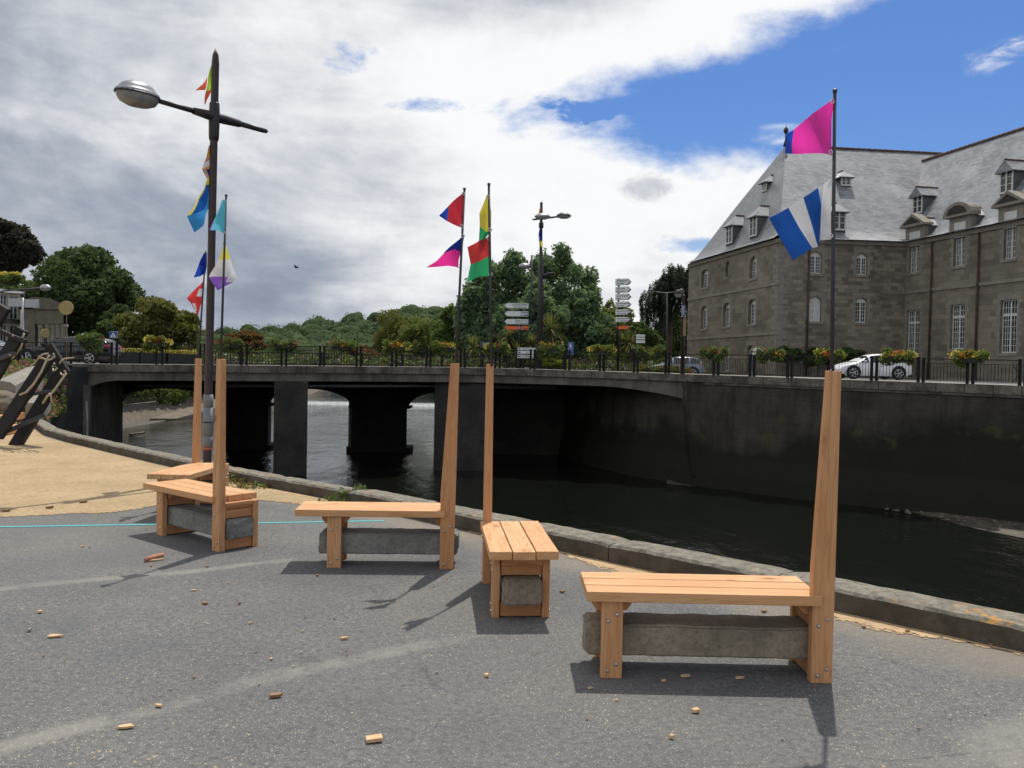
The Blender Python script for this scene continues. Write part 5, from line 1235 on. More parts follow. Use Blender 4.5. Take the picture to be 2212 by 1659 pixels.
tree(20, 585, 700, 94, 150, 'small bright green tree above the cream house', L['green'], 6000, .22, 43, GT, k=16)
tree(345, 640, 775, 63, 200, 'olive green bushy tree left of the street lamp', L['olive'], 15000, .17, 13, GT, k=34, sub=.3)
tree(268, 660, 770, 84, 130, 'low dark tree between the rounded tree and the olive tree', L['dark'], 7000, .2, 14, GT, k=20)
tree(520, 716, 775, 82, 110, 'russet brown shrub right of the street lamp', L['brown'], 5000, .2, 15, name='shrub', k=18)
tree(775, 746, 785, 84, 90, 'low russet shrub behind the middle of the bridge', L['brown'], 1500, .2, 17, name='shrub', k=8)
tree(932, 672, 790, 92, 150, 'soft olive willow bush in front of the wooded hill', L['pale'], 16000, .13, 18, GT, k=30, sub=.3)
tree(865, 668, 790, 110, 130, 'grey green willow at the foot of the wooded hill', L['olive'], 14000, .16, 19, GT, k=28)
tree(985, 660, 790, 86, 120, 'mid green bush left of the big central tree', L['green'], 8000, .2, 20, GT, k=22)
tree(1095, 527, 790, 68, 170, 'tall grey green tree behind the left direction signs', L['loose'], 20000, .17, 21, GT, k=64, sub=.22, shell=.75, spread=.9)
tree(1045, 590, 790, 66, 140, 'lower grey green tree left of the tall central ones', L['loose'], 14000, .17, 25, GT, k=34, sub=.27, shell=.6)
tree(1210, 535, 800, 70, 165, 'airy tall tree whose bare branches show right of the middle lamp post', L['loose'], 13500, .16, 22, GT, k=64, sub=.19, shell=.8, spread=.95)
tree(1262, 625, 800, 66, 135, 'lower leafy tree right of the middle lamp post', L['loose'], 13000, .17, 26, GT, k=34, sub=.27, shell=.6)
tree(1150, 610, 795, 64, 190, 'dense low tree under the two central trees', L['loose'], 15000, .17, 27, GT, k=30, sub=.28)
tree(1325, 645, 800, 75, 90, 'pale green small tree behind the right sign stack', L['pale'], 6000, .17, 23, GT, k=22, shell=.6)
tree(1385, 690, 800, 72, 90, 'dark low tree between the right sign stack and the willow', L['dark'], 6000, .18, 24, GT, k=20)
tree(1462, 655, 800, 105, 110, 'dark tree filling the gap behind the willow', L['dark'], 7000, .22, 44, GT, k=20)
tree(1480, 690, 800, 118, 90, 'dark green tree deepest behind the willow', L['green'], 5000, .25, 45, GT, k=18)
# weeping willow
o = empty('weeping_willow', (P(1442, 760, 88).x, 88, 1.1), 'dark weeping willow beside the granite building', 'tree', GT)
c = P(1445, 660, 88); m = MB(); m.tube([(c.x, 88, 1), (c.x+.2, 88, 5), (c.x, 88, 10.5)], [.35, .28, .1], 9); rr = random.Random(9); bl = []
for k in range(150):
    th = rr.uniform(0, 6.28); q = rr.random()**.6; x = c.x+2.9*q*math.cos(th)*(1.0); y = 88+2.6*q*math.sin(th); zt2 = P(1445, 580+42*q*(1.6 if math.cos(th) < 0 else .25)+rr.uniform(-4, 14), 88).z; ln = rr.uniform(1.6, 4.8)*(1.3-.4*q)
    for s_ in range(7): bl.append((x+.12*math.sin(k+s_), y, zt2-ln*s_/7, .2, .2, ln/9))
    if k % 12 == 0: m.tube([(c.x, 88, 6), (c.x*.5+x*.5, (88+y)/2, zt2-.4), (x, y, zt2)], [.1, .06, .02], 5)
m.build('trunk', MT['bark'], o, True); leaf_mesh('crown', bl, 26000, .13, L['willow'], o, 9, .32, 2.2, .9)
# wooded hill far behind
hz = [(440, 716), (500, 712), (550, 706), (610, 699), (650, 694), (700, 683), (745, 680), (790, 677), (830, 668), (880, 660), (930, 659), (985, 661), (1040, 676), (1100, 690), (1200, 700), (1500, 712)]
hb = []; rr = random.Random(77)
for k in range(330):
    u = rr.uniform(430, 1350); top_ = np.interp(u, [a for a, b in hz], [b for a, b in hz]); t = rr.random()
    Y = 330-150*t; v = top_+8+(768-top_)*t*.85+rr.uniform(-3, 5); p = P(u, v, Y); s_ = rr.uniform(2.4, 5.0)*(1.15-.2*t)
    hb.append((p.x, p.y, p.z-s_*.5, s_*1.15, s_, s_*rr.uniform(.8, 1.15)))
bmi = bmesh.new(); bmesh.ops.create_icosphere(bmi, subdivisions=3, radius=1); iv_ = np.array([v.co[:] for v in bmi.verts]); if_ = [[v.index for v in f.verts] for f in bmi.faces]; bmi.free()
m = MB(); rq = np.random.default_rng(3)
for k, b in enumerate(hb):
    a_ = rq.normal(size=(6, 3))*np.array([2.2, 2.2, 2.2, 4, 4, 7])[:, None]; ph = rq.random(6)*6
    w_ = .82+sum(np.sin(iv_@a_[q]+ph[q])*(.075, .075, .075, .05, .05, .03)[q] for q in range(6)); vv_ = iv_*w_[:, None]*np.array(b[3:6])*1.04+np.array(b[:3])
    m.add([tuple(x) for x in vv_], if_)
o = m.build('wooded_hill', MT['farcrown'], smooth=True, fix=False)
leaf_mesh('leaves', hb, 90000, .3, [L['far'], L['green']], o, 5, .75, 0, .16, mat_w=[8, 1], out=.9, up=.3, lump=.1); tag(o, 'wooded green hillside far behind the bridge', 'wood', kind='stuff')
hm = []
for u, vt in hz: p = P(u, vt+14, 335); hm.append([Vector((p.x, 335, p.z)), Vector((P(u, 760, 260).x, 260, 6)), Vector((P(u, 780, 200).x, 200, -1))])
m = MB(); m.grid(hm); struct(m.build('hill', MT['hillside'], smooth=True))
m = MB(); m.poly([(-4000, 336, 1), (4000, 336, 1), (4000, 4400, 1), (-4000, 4400, 1)]); struct(m.build('far_ground', MT['grass']))
m = MB(); m.grid([[Vector((x, 900+300*math.sin(x*.002), z)) for x in np.linspace(-1600, 1600, 60)] for z in (0, 6)]); 
o = leaf_mesh('far_woods', [(x, 560+60*math.sin(x*.05), 5+3*math.sin(x*.021)+2*math.sin(x*.09), 9, 9, 5) for x in np.arange(-560, 560, 8)], 30000, 1.2, L['far'], None, 6, .7, 0, .4); tag(o, 'distant line of trees on the horizon', 'wood', kind='stuff')

# ------------------------------------------------------------------ cabbage palms, shrubs and flower beds
def palm(u, vc, Y, rpx, label, seed, trunk=True, n=90):
    c = P(u, vc, Y); R = rpx*Y/F; o = empty('cabbage_palm', (c.x, c.y, 1.12), label, 'palm', 'spiky cabbage palms behind the bridge'); r = random.Random(seed)
    m = MB(); m.tube([(c.x, c.y, 1.0), (c.x+.05, c.y, (1+c.z)/2), (c.x, c.y, c.z)], [.14, .11, .1], 8); m.build('trunk', MT['bark'], o, True)
    m = MB()
    for k in range(n):
        th = r.uniform(0, 6.28); ph = r.uniform(-.55, 1.35); ln = R*r.uniform(.75, 1.15); d = Vector((math.cos(th)*math.cos(ph), math.sin(th)*math.cos(ph), math.sin(ph))); sdv = d.cross(Vector((0, 0, 1))).normalized()*.045
        pts = []; 
        for t in (0, .35, .7, 1): q = c+d*ln*t+Vector((0, 0, -.38*ln*t*t*math.cos(ph))); w = (.5, 1, .75, .05)[(0, .35, .7, 1).index(t)]; pts.append([q-sdv*w, q+sdv*w])
        m.grid(pts)
    m.build('blades', L['palm'], o, fix=False)
palm(1022, 752, 62, 38, 'cabbage palm left of the left direction signs', 1); palm(1098, 728, 61, 36, 'cabbage palm directly behind the left direction signs', 2); palm(1150, 745, 60.5, 34, 'low cabbage palm left of the middle lamp post foot', 3)
palm(1188, 712, 61, 46, 'largest cabbage palm, at the middle lamp post', 4); palm(1338, 708, 64, 42, 'cabbage palm behind the right sign stack', 5); palm(1362, 742, 63, 34, 'low cabbage palm right of the right sign stack', 6); palm(1120, 760, 60.2, 26, 'smallest cabbage palm behind the white information board', 7)
for k, (u, v, Y, wpx, hpx, mt, nn_, lab) in enumerate([(1172, 788, 60.5, 66, 22, 'lime', 1500, 'bright lime green rounded shrub behind the railing'), (1210, 790, 60.6, 36, 20, 'lime', 700, 'smaller lime green shrub right of the bright one'), (1295, 775, 64, 110, 40, 'green', 3000, 'green hedge behind the railing right of the lamp'),
        (1700, 775, 58.5, 60, 44, 'dark', 2500, 'dark ivy bush at the corner of the granite building'), (1768, 778, 58.2, 70, 40, 'dark', 2500, 'dark bush at the building foot behind the flower box'), (1835, 772, 58.4, 80, 34, 'dark', 2500, 'dark climbing shrub behind the white car')]):
    c = P(u, v, Y); rx = wpx/2*Y/F; rz_ = hpx/2*Y/F; o = empty('shrub', (c.x, c.y, 1.12), lab, 'shrub')
    leaf_mesh('foliage', crown_blobs((c.x, c.y, c.z+rz_*.3), (rx, .7, rz_), 12, k, .4), nn_, .1, L[mt], o, k+60, .7)
    m = MB(); m.tube([(c.x, c.y, 1.05), (c.x, c.y, c.z)], .05, 6); m.build('stem', MT['bark'], o)
m = MB(); m.box(-26, 14, 60.5, 62.6, 1.05, 1.3); o = m.build('flower_bed', MT['earth']); tag(o, 'long planted bed of earth behind the bridge', 'flower bed')
bl = [(x, 61.2+.5*math.sin(x*3), 1.55+.18*math.sin(x*2.1), .5, .4, .38) for x in np.arange(-25.5, 13.6, .45)]
o = leaf_mesh('bedding_plants', bl, 9000, .085, [L['green'], L['flow'], L['vio'], L['whi'], L['yel'], L['pin']], None, 40, .6, mat_w=[12, 7, 2.4, .7, .3, .5]); tag(o, 'mixed violet, white and yellow bedding plants behind the bridge railing', 'flowers', kind='stuff')
bl = [(x, 62.0, 1.8+.25*math.sin(x*1.3), .5, .4, .5) for x in np.arange(-25.5, 13.6, .7)]
o = leaf_mesh('tall_grasses', bl, 5000, .12, [L['olive'], L['brown'], L['green'], L['vio']], None, 41, .25, 0, mat_w=[4, 1.5, 4, 1.5]); tag(o, 'tall grasses at the back of the flower bed', 'grasses', kind='stuff')

# flower boxes hung over the railing
FB = [(-95, 'yo', 'yellow flower box off the left end of the railing'), (196, 'rw', 'dark leafy flower box with red and white blooms beside the black car'), (342, 'yr', 'flower box with a red centre and yellow ends near the crossing sign'), (492, 'rd', 'red flower box just right of the street lamp'), (614, 'rd', 'dark flower box with a few red blooms, first right of the striped flag'), (737, 'ro', 'dark flower box of orange-red blooms over the middle arch'), (854, 'yo', 'yellow and orange flower box left of the leaning flagpole post'),
      (960, 'yy', 'bright yellow flower box beside the leaning flagpole'), (1074, 'yr', 'yellow and red flower box at the straight flagpole'), (1188, 'gd', 'tall dark green flower box with orange tips beside the information board'), (1297, 'yy', 'yellow flower box right of the blue pedestrian sign'), (1404, 'rg', 'leafy flower box with red blooms below the right sign stack'),
      (1540, 'ro', 'red and orange flower box at the left end of the building'), (1659, 'wr', 'white, red and orange flower box below the building corner'), (1790, 'yr', 'yellow and red flower box behind the tall front post'), (1937, 'yo', 'yellow and orange flower box in front of the white car'), (2092, 'yo', 'yellow and orange flower box farthest right'), (2320, 'yr', 'flower box beyond the right edge of the photo')]
PAL = dict(yo=['yel', 'ora', 'yel'], rw=['red', 'whi', 'red'], yr=['yel', 'red', 'yel'], rd=['red', 'red', 'red'], ro=['red', 'ora', 'red'], yy=['yel', 'ora', 'yel'], gd=['ora', 'ora', 'yel'], rg=['red', 'ora', 'red'], wr=['whi', 'red', 'ora'])
for k, (u, kind, lab) in enumerate(FB):
    p = rp(u, 1.0); nrm = edge_n(u); t = Vector((-nrm.y, nrm.x, 0)); o = empty('flower_box', p, lab, 'flower box', 'flower boxes on the bridge railing')
    m = MB(); m.beam(p-t*.48+Vector((0, 0, -.06))+nrm*.12, p+t*.48+Vector((0, 0, -.06))+nrm*.12, .3, .2); m.build('planter', MT['planter'], o)
    big = 1.25 if kind in ('gd', 'rg', 'rw') else 1.
    r = random.Random(k+5); bl = []
    for s_ in range(16):
        q = p+t*r.uniform(-.52, .52)*(.95+.15*big)+nrm*r.uniform(-.12, .35)+Vector((0, 0, r.uniform(-.3, .22)*big)); bl.append((q.x, q.y, q.z+.05, .2, .18, .17*big))
    leaf_mesh('foliage', bl, int(1300*big), .06, L['flow' if kind[0] == 'y' else 'green'], o, k, .6)
    dens = 60 if kind in ('gd', 'rd', 'rg') else (240 if kind[0] == 'y' else 105)
    for j, cl in enumerate(PAL[kind]):
        fx = (-.45, 0, .45)[j]; fb_ = []
        for s_ in range(1):
            q = p+t*(fx*.95+r.uniform(-.08, .08))+nrm*r.uniform(.05, .22)+Vector((0, 0, r.uniform(.02, .16)+(.2 if kind == 'gd' else 0))); fb_.append((q.x, q.y, q.z+.04, .33, .22, .2))
        leaf_mesh('blooms', fb_, dens//3, .045, L[cl], o, k*3+j, .9)
for k, (u, v, lab) in enumerate([(275, 757, 'yellow flower trough behind the black car'), (334, 758, 'yellow flower trough left of the lamp post, behind the railing'), (393, 761, 'low flower trough nearest the lamp post, behind the railing')]):
    c = P(u, v, 55); o = empty('flower_trough', (c.x, c.y, 1.2), lab, 'flower trough', 'flower troughs across the road')
    m = MB(); m.box(c.x-.9, c.x+.9, 54.8, 55.3, 1.17, c.z-.12); m.build('trough', MT['planter'], o)
    leaf_mesh('blooms', [(c.x+q, 55, c.z, .35, .25, .16) for q in (-.65, -.2, .2, .65)], 420, .06, [L['yel'], L['flow'], L['ora']], o, k+90, .8, mat_w=[5, 4, 1])

# ------------------------------------------------------------------ cars
def car(loc, rz, Ln, Ht, paint, label, seed=0, wagon=False):
    o = empty('parked_car', loc, label, 'car', None, rz)
    k = Ln/4.3; hk = Ht/1.48; W_ = .87
    if wagon: X0 = [0, .04, .2, .7, 1.15, 1.3, 1.95, 2.5, 3.2, 3.75, 4.0, 4.2, 4.27, 4.3]; Zt = [.5, .66, .76, .86, .93, .97, 1.40, 1.47, 1.46, 1.40, 1.30, 1.0, .9, .55]
    else: X0 = [0, .04, .2, .6, .95, 1.1, 1.75, 2.3, 2.9, 3.4, 3.8, 4.15, 4.25, 4.3]; Zt = [.5, .66, .78, .9, .98, 1.02, 1.37, 1.48, 1.47, 1.38, 1.22, 1.03, .93, .55]
    belt = [.45, .6, .7, .8, .88, .91, .93, .95, .97, .99, 1.0, .96, .88, .5]
    rows = []; cab = range(5, 11)
    for i, (x, zt) in enumerate(zip(X0, Zt)):
        e_ = min(1, .80+.2*min(1, x/.5, (4.3-x)/.4)); w = W_*e_; b = min(belt[i], zt-.015)
        rw = w*.9 if zt-b < .1 else w*(.94-.33*min(1, (zt-b)/.5))
        sill = .2 if .1 < x < 4.2 else .3
        half = [(w*.92, sill), (w, .42), (w*1.0, (b+.42)/2+.05), (w*.97, b), (rw, zt-.035), (rw*.8, zt-.006), (0, zt)]
        rows.append([Vector((x*k, -y, z*hk)) for y, z in half]+[Vector((x*k, y, z*hk)) for y, z in reversed(half[:-1])])
    m = MB(); m.grid(rows); m.f.append(list(range(13))); m.mi.append(0); m.f.append([len(rows)*13-13+i for i in range(13)][::-1]); m.mi.append(0)
    body = m.build('body', paint, o, True, world=False)
    sub = body.modifiers.new('smooth', 'SUBSURF'); sub.levels = sub.render_levels = 1
    # glass: side lights, windscreen, rear window, set just proud of the body
    def glass(quad, name, sx=.88, out=.012):
        q = [Vector(p) for p in quad]; c = sum(q, Vector())/4; n_ = (q[1]-q[0]).cross(q[3]-q[0]).normalized()
        if n_.dot(c-Vector((2.1*k, 0, .6))) < 0: n_ = -n_
        m = MB(); qq = [c+(p-c)*sx+n_*out for p in q]; m.add(qq, [(0, 1, 2, 3)]); m.build(name, MT['glass'], o, world=False, fix=False)
    for side in (0, 1):
        a, b = (3, 4) if side == 0 else (9, 8)
        for i0, i1 in (((6, 8), (8, 10)) if not wagon else ((6, 8), (8, 10))):
            glass([rows[i0][a], rows[i1][a], rows[i1][b], rows[i0][b]], 'window', .9)
        glass([rows[5][a], rows[6][a], rows[6][b], rows[5][b].lerp(rows[6][b], .35)], 'window', .8)
    glass([rows[5][4], rows[5][8], rows[6][8], rows[6][4]], 'windscreen', .9, .02); glass([rows[10][4], rows[10][8], rows[11][8], rows[11][4]], 'rear_window', .85, .02)
    for x in (.78*k, 3.42*k):
        for s_ in (-1, 1):
            m = MB(); m.lathe([(.33, 0), (.34, .03), (.34, .14), (.31, .16)], (0, 0, 0), 'Y', 22); t_ = m.build('wheel', MT['tyre'], o, True, world=False)
            m = MB(); m.lathe([(.06, .0), (.07, .03), (.05, .04)], (0, 0, 0), 'Y', 12); m.lathe([(.235, .0), (.235, .025), (.205, .025), (.2, .0)], (0, 0, 0), 'Y', 20)
            for q in range(5):
                th = q*2*math.pi/5; m.beam((.05*math.cos(th), .015, .05*math.sin(th)), (.22*math.cos(th), .015, .22*math.sin(th)), .065, .03, up=(0, 1, 0))
            r_ = m.build('rim', MT['rim'], None, True); r_.parent = t_; r_.location = (0, .145, 0)
            t_.location = (x, s_*(W_-.14), .34); t_.rotation_euler = (0, 0, 0 if s_ > 0 else math.pi)
            m = MB(); m.lathe([(.40, 0), (.40, .012)], (x, s_*(W_+.0)-.006, .36), 'Y', 22); m.v = [(a, b, max(.2, c)) for a, b, c in m.v]; m.build('wheel_arch', MT['tyre'], o, world=False)
    for s_ in (-1, 1):
        m = MB(); y = s_*W_*.9; m.hexa([(4.02*k, y*.95, .86*hk), (4.28*k, y*.78, .82*hk), (4.28*k, y*.4, .82*hk), (4.02*k, y*.5, .86*hk), (3.98*k, y*1.045, 1.03*hk), (4.22*k, y*.92, .98*hk), (4.22*k, y*.5, .98*hk), (3.98*k, y*.6, 1.03*hk)]); m.build('tail_lamp', MT['redlamp'], o, world=False, bevel=.02)
        m = MB(); m.hexa([(.03*k, y*.6, .6*hk), (.4*k, y*1.03, .66*hk), (.4*k, y*.8, .66*hk), (.05*k, y*.5, .6*hk), (.1*k, y*.6, .72*hk), (.5*k, y*1.03, .8*hk), (.5*k, y*.8, .8*hk), (.1*k, y*.5, .72*hk)]); m.build('headlight', MT['lens'], o, world=False, bevel=.02)
        m = MB(); m.hexa([(1.35*k, y*1.02, .95*hk), (1.5*k, y*1.02, .95*hk), (1.5*k, y*1.25, .97*hk), (1.38*k, y*1.25, .97*hk), (1.35*k, y*1.02, 1.06*hk), (1.5*k, y*1.02, 1.06*hk), (1.5*k, y*1.25, 1.07*hk), (1.38*k, y*1.25, 1.07*hk)]); m.build('mirror', paint, o, world=False, bevel=.02)
        for xx in (2.05, 2.95):
            m = MB(); m.box(xx*k, xx*k+.16, y*1.115-.012, y*1.115+.012, .8*hk, .825*hk); m.build('door_handle', paint, o, world=False)
    m = MB(); m.box(.02*k, 4.27*k, -.74, .74, .19*hk, .3*hk); m.build('underside', MT['tyre'], o, world=False)
    return o
p = P(1801, 815, 48.0); car((p.x, 48.0, 1.18), math.radians(2), 3.98, 1.40, MT['carwhite'], 'white hatchback parked in front of the granite building')
p = P(38, 780, 44.5); car((p.x, 44.5, 1.18), math.radians(1), 5.0, 1.44, MT['carblack'], 'black estate car parked behind the railing on the left', wagon=True)
p = P(1398, 780, 58.5); car((p.x, 59, .95), math.radians(-3), 3.0*1.25, 1.42, MT['carsilver'], 'pale blue-grey car parked at the left foot of the granite building', wagon=True)
p = P(-20, 775, 56); car((p.x-2.8, 56, 1.18), 0, 4.2, 1.42, MT['carsilver'], 'silver car half out of the photo at the left edge')

o = empty('planting_bed', (P(1440, 790, 54).x, 54, 1.2), 'low mixed planting in front of the pale blue-grey car', 'planting')
leaf_mesh('foliage', [(P(u, 790, 54).x, 54+.3*math.sin(u), 1.4+.12*math.sin(u*.3), .4, .4, .26) for u in range(1378, 1492, 9)], 2600, .08, [L['green'], L['brown'], L['flow'], L['red']], o, 71, .6, mat_w=[6, 3, 3, .5])
m = MB(); m.box(P(1376, 790, 54).x, P(1493, 790, 54).x, 53.6, 54.4, 1.1, 1.3); m.build('bed', MT['earth'], o)
# ------------------------------------------------------------------ signs
def text(s, size, mt, M_, parent, name='lettering', shear=0, align='LEFT'):
    cu = bpy.data.curves.new(name, 'FONT'); cu.body = s; cu.size = size; cu.align_x = align; cu.shear = shear; cu.extrude = .0015; cu.offset = size*.012
    o = bpy.data.objects.new(name, cu); COL.objects.link(o)
    bpy.context.view_layer.update()
    me = bpy.data.meshes.new_from_object(o.evaluated_get(bpy.context.evaluated_depsgraph_get())); bpy.data.objects.remove(o)
    me.transform(M_); me.transform(Matrix.Translation(-(parent.location+(parent.parent.location if parent.parent else Vector())))); me.materials.clear(); me.materials.append(mt)
    q = bpy.data.objects.new(name, me); COL.objects.link(q); q.parent = parent; return q
def frame_(p, yaw):                       # local x along the board, y up, z towards the viewer
    a = math.radians(yaw); X_v = Vector((math.cos(a), math.sin(a), 0)); Z_v = Vector((math.sin(a), -math.cos(a), 0))
    return Matrix(((X_v.x, 0, Z_v.x, p.x), (X_v.y, 0, Z_v.y, p.y), (0, 1, 0, p.z), (0, 0, 0, 1)))
def panel(parent, M_, w, h, th, face, side, pts=None, name='sign_panel'):
    pts = pts or [(0, 0), (w, 0), (w, h), (0, h)]
    m = MB(); m.prism([M_@Vector((a, b, -th)) for a, b in pts], (M_.to_3x3()@Vector((0, 0, th-.006)))); o = m.build(name, side, parent)
    c = Vector((sum(a for a, b in pts)/len(pts), sum(b for a, b in pts)/len(pts))); g_ = MB(); g_.prism([M_@Vector((c.x+(a-c.x)*.975, c.y+(b-c.y)*.93, -.005)) for a, b in pts], M_.to_3x3()@Vector((0, 0, .005)))
    f = g_.build('face', face, None); f.data.transform(Matrix.Translation(-Vector(parent.location))); f.parent = o; return o
Ys = 53; s_ = Ys/F
ds = empty('direction_signs', (P(1125, 760, Ys).x, Ys+.1, 1.2), 'stack of four left-pointing direction signs, the lowest orange', 'direction sign')
m = MB(); m.tube([(P(1125, 760, Ys).x, Ys+.12, 1.15), (P(1126, 655, Ys).x, Ys+.12, P(1126, 655, Ys).z)], .06, 10); m.build('post', MT['railblack'], ds, True)
tx = lambda M_, x, y: M_@Matrix.Translation((x, y, .003))
for k, (vt, vb, lines) in enumerate([(653.5, 665, [('AUTRES DIRECTIONS', .5, .54, .145, 0), ("DA LEC'H ALL", .58, .14, .13, .25)]), (671, 682.5, [('TRÉGUIER', .98, .54, .14, 0), ('LANDREGER', .98, .12, .135, .25)]), (688, 699.5, [('Office de Tourisme', .66, .54, .14, 0), ('Ti an Douristed', .66, .12, .14, .25)]), (703.5, 711, [('Aiguillon', 1.13, .22, .13, .1)])]):
    pb = P(1089, vb+.6, Ys); h = (vb-vt)*s_; w = 53*s_; M_ = frame_(pb, -2); tip = .16
    pts = [(0, h*.5), (tip, 0), (w, 0), (w, h), (tip, h)]
    o = panel(ds, M_, w, h, .09, MT['orange'] if k == 3 else MT['signwhite'], MT['signback'], pts)
    for s, x, y, sz, sh in lines: text(s, sz*h/.33 if k < 3 else .12, MT['ink'], tx(M_, x*w/1.5, y*h), o, shear=sh)
    if k == 1:
        m = MB(); m.add([M_@Vector((a, b, .003)) for a, b in ((w-.24, h*.16), (w-.05, h*.16), (w-.05, h*.86), (w-.24, h*.86))], [(0, 1, 2, 3)]); q = m.build('blue_symbol', MT['signblue'], None, fix=False); q.data.transform(Matrix.Translation(-ds.location)); q.parent = o
        m = MB(); m.add([M_@Vector((a, b, .006)) for a, b in ((w-.215, h*.4), (w-.08, h*.4), (w-.08, h*.7), (w-.215, h*.7))], [(0, 1, 2, 3)]); [m.lathe([(.022, 0), (.022, .002)], M_@Vector((w-x, h*.36, .005)), 'Y', 8) for x in (.19, .105)]; q = m.build('truck_symbol', MT['signwhite'], None); q.data.transform(Matrix.Translation(-ds.location)); q.parent = o
    if k == 2: text('i', h*.55, MT['ink'], tx(M_, .26*w/1.5+.12, .28*h), o)
    if k == 3:
        m = MB(); m.add([M_@Vector((a, b, .003)) for a, b in ((w*.57, h*.1), (w*.68, h*.1), (w*.68, h*.9), (w*.57, h*.9))], [(0, 1, 2, 3)]); q = m.build('blue_symbol', MT['signblue'], None, fix=False); q.data.transform(Matrix.Translation(-ds.location)); q.parent = o
        text('P', h*.75, MT['signwhite'], tx(M_, w*.59, h*.2)@Matrix.Translation((0, 0, .003)), o)
rs_ = empty('direction_signs', (P(1336, 760, Ys).x, Ys+.1, 1.2), 'tall stack of seven right-pointing signs, the lowest orange', 'direction sign')
m = MB(); m.tube([(P(1336, 765, Ys).x, Ys+.16, 1.15), (P(1337.5, 600, Ys).x, Ys+.16, P(1337, 601, Ys).z)], .06, 10); m.build('post', MT['railblack'], rs_, True)
TX = [('HYPERMARCHÉ', 'PLOUARET'), ('PARC EXPO', 'Park-diskouez'), ('Centre Hospitalier', 'Klañvdi'), ('Cité Administrative', 'Gwir Kador'), ('Espace Sainte Anne', 'Tachenn Santez Anna'), ('Médiathèque Municipale', 'www.mediatheque'), ('', '')]
for k in range(7):
    vt, vb = [(602, 616.5), (619, 632.5), (634, 648.5), (651, 664), (667.5, 680.5), (684, 696), (704, 711)][k]
    u0_ = 1329 if k < 6 else 1335; w = (29 if k < 6 else 21)*s_/math.cos(math.radians(38)); pb = P(u0_, vb, Ys-.1); h = (vb-vt)*s_*.93; M_ = frame_(pb, -38)
    pts = [(0, 0), (w-.2, 0), (w, h*.5), (w-.2, h), (0, h)] if k < 6 else [(0, 0), (w-.1, 0), (w, h*.25), (w, h*.75), (w-.1, h), (0, h)]
    o = panel(rs_, M_, w, h, .16, MT['orange'] if k == 6 else MT['signwhite'], MT['signback'], pts)
    if TX[k][0]: text(TX[k][0], .105, MT['ink'], tx(M_, .1, .56*h), o); text(TX[k][1], .1, MT['ink'], tx(M_, .1, .16*h), o, shear=.2)
ib = empty('information_board', (P(1137, 770, 52).x, 52, 1.2), 'white board of three lines with left arrows behind the railing', 'information board')
for u in (1115.5, 1158): m = MB(); m.tube([(P(u, 790, 52).x, 52.05, 1.15), (P(u, 749, 52).x, 52.05, P(u, 749, 52).z)], .045, 8); m.build('post', MT['railblack'], ib, True)
for k, (vt, vb) in enumerate([(750.5, 756.5), (757.5, 765), (766, 773.5)]):
    M_ = frame_(P(1117.5, vb, 51.95), 0); w = 39*52/F; h = (vb-vt)*52/F; o = panel(ib, M_, w, h, .05, MT['signwhite'], MT['signback'])
    m = MB(); m.add([M_@Vector((a, b, .003)) for a, b in ((.03, h*.5), (.13, h*.2), (.13, h*.8))], [(0, 1, 2)]); m.add([M_@Vector((a, b, .003)) for a, b in ((.12, h*.38), (.2, h*.38), (.2, h*.62), (.12, h*.62))], [(0, 1, 2, 3)]); q = m.build('arrow', MT['ink'], None, fix=False); q.data.transform(Matrix.Translation(-ib.location)); q.parent = o
    text(['Point de Vue', 'Rue du Port', 'École de Musique'][k] if k else 'Mairie ar Maerdi', .1, MT['ink'], tx(M_, w-.05, h*.3), o, align='RIGHT')
fs = empty('finger_signs', (P(1374, 765, 56).x, 56, 1.2), 'small stack of pale finger signs on a post below the willow', 'direction sign')
m = MB(); m.tube([(P(1372, 790, 56).x, 56.05, 1.15), (P(1372.5, 720, 56).x, 56.05, P(1372, 720, 56).z)], .06, 8); m.build('post', MT['railblack'], fs, True)
for k, (vt, vb) in enumerate([(722, 727.5), (728.5, 733), (734.5, 741), (749, 754)]): panel(fs, frame_(P(1373.5, vb, 55.95), 0), 20*56/F, (vb-vt)*56/F, .05, MT['signwhite'] if k < 3 else MT['signgold'], MT['signback'], name='finger')
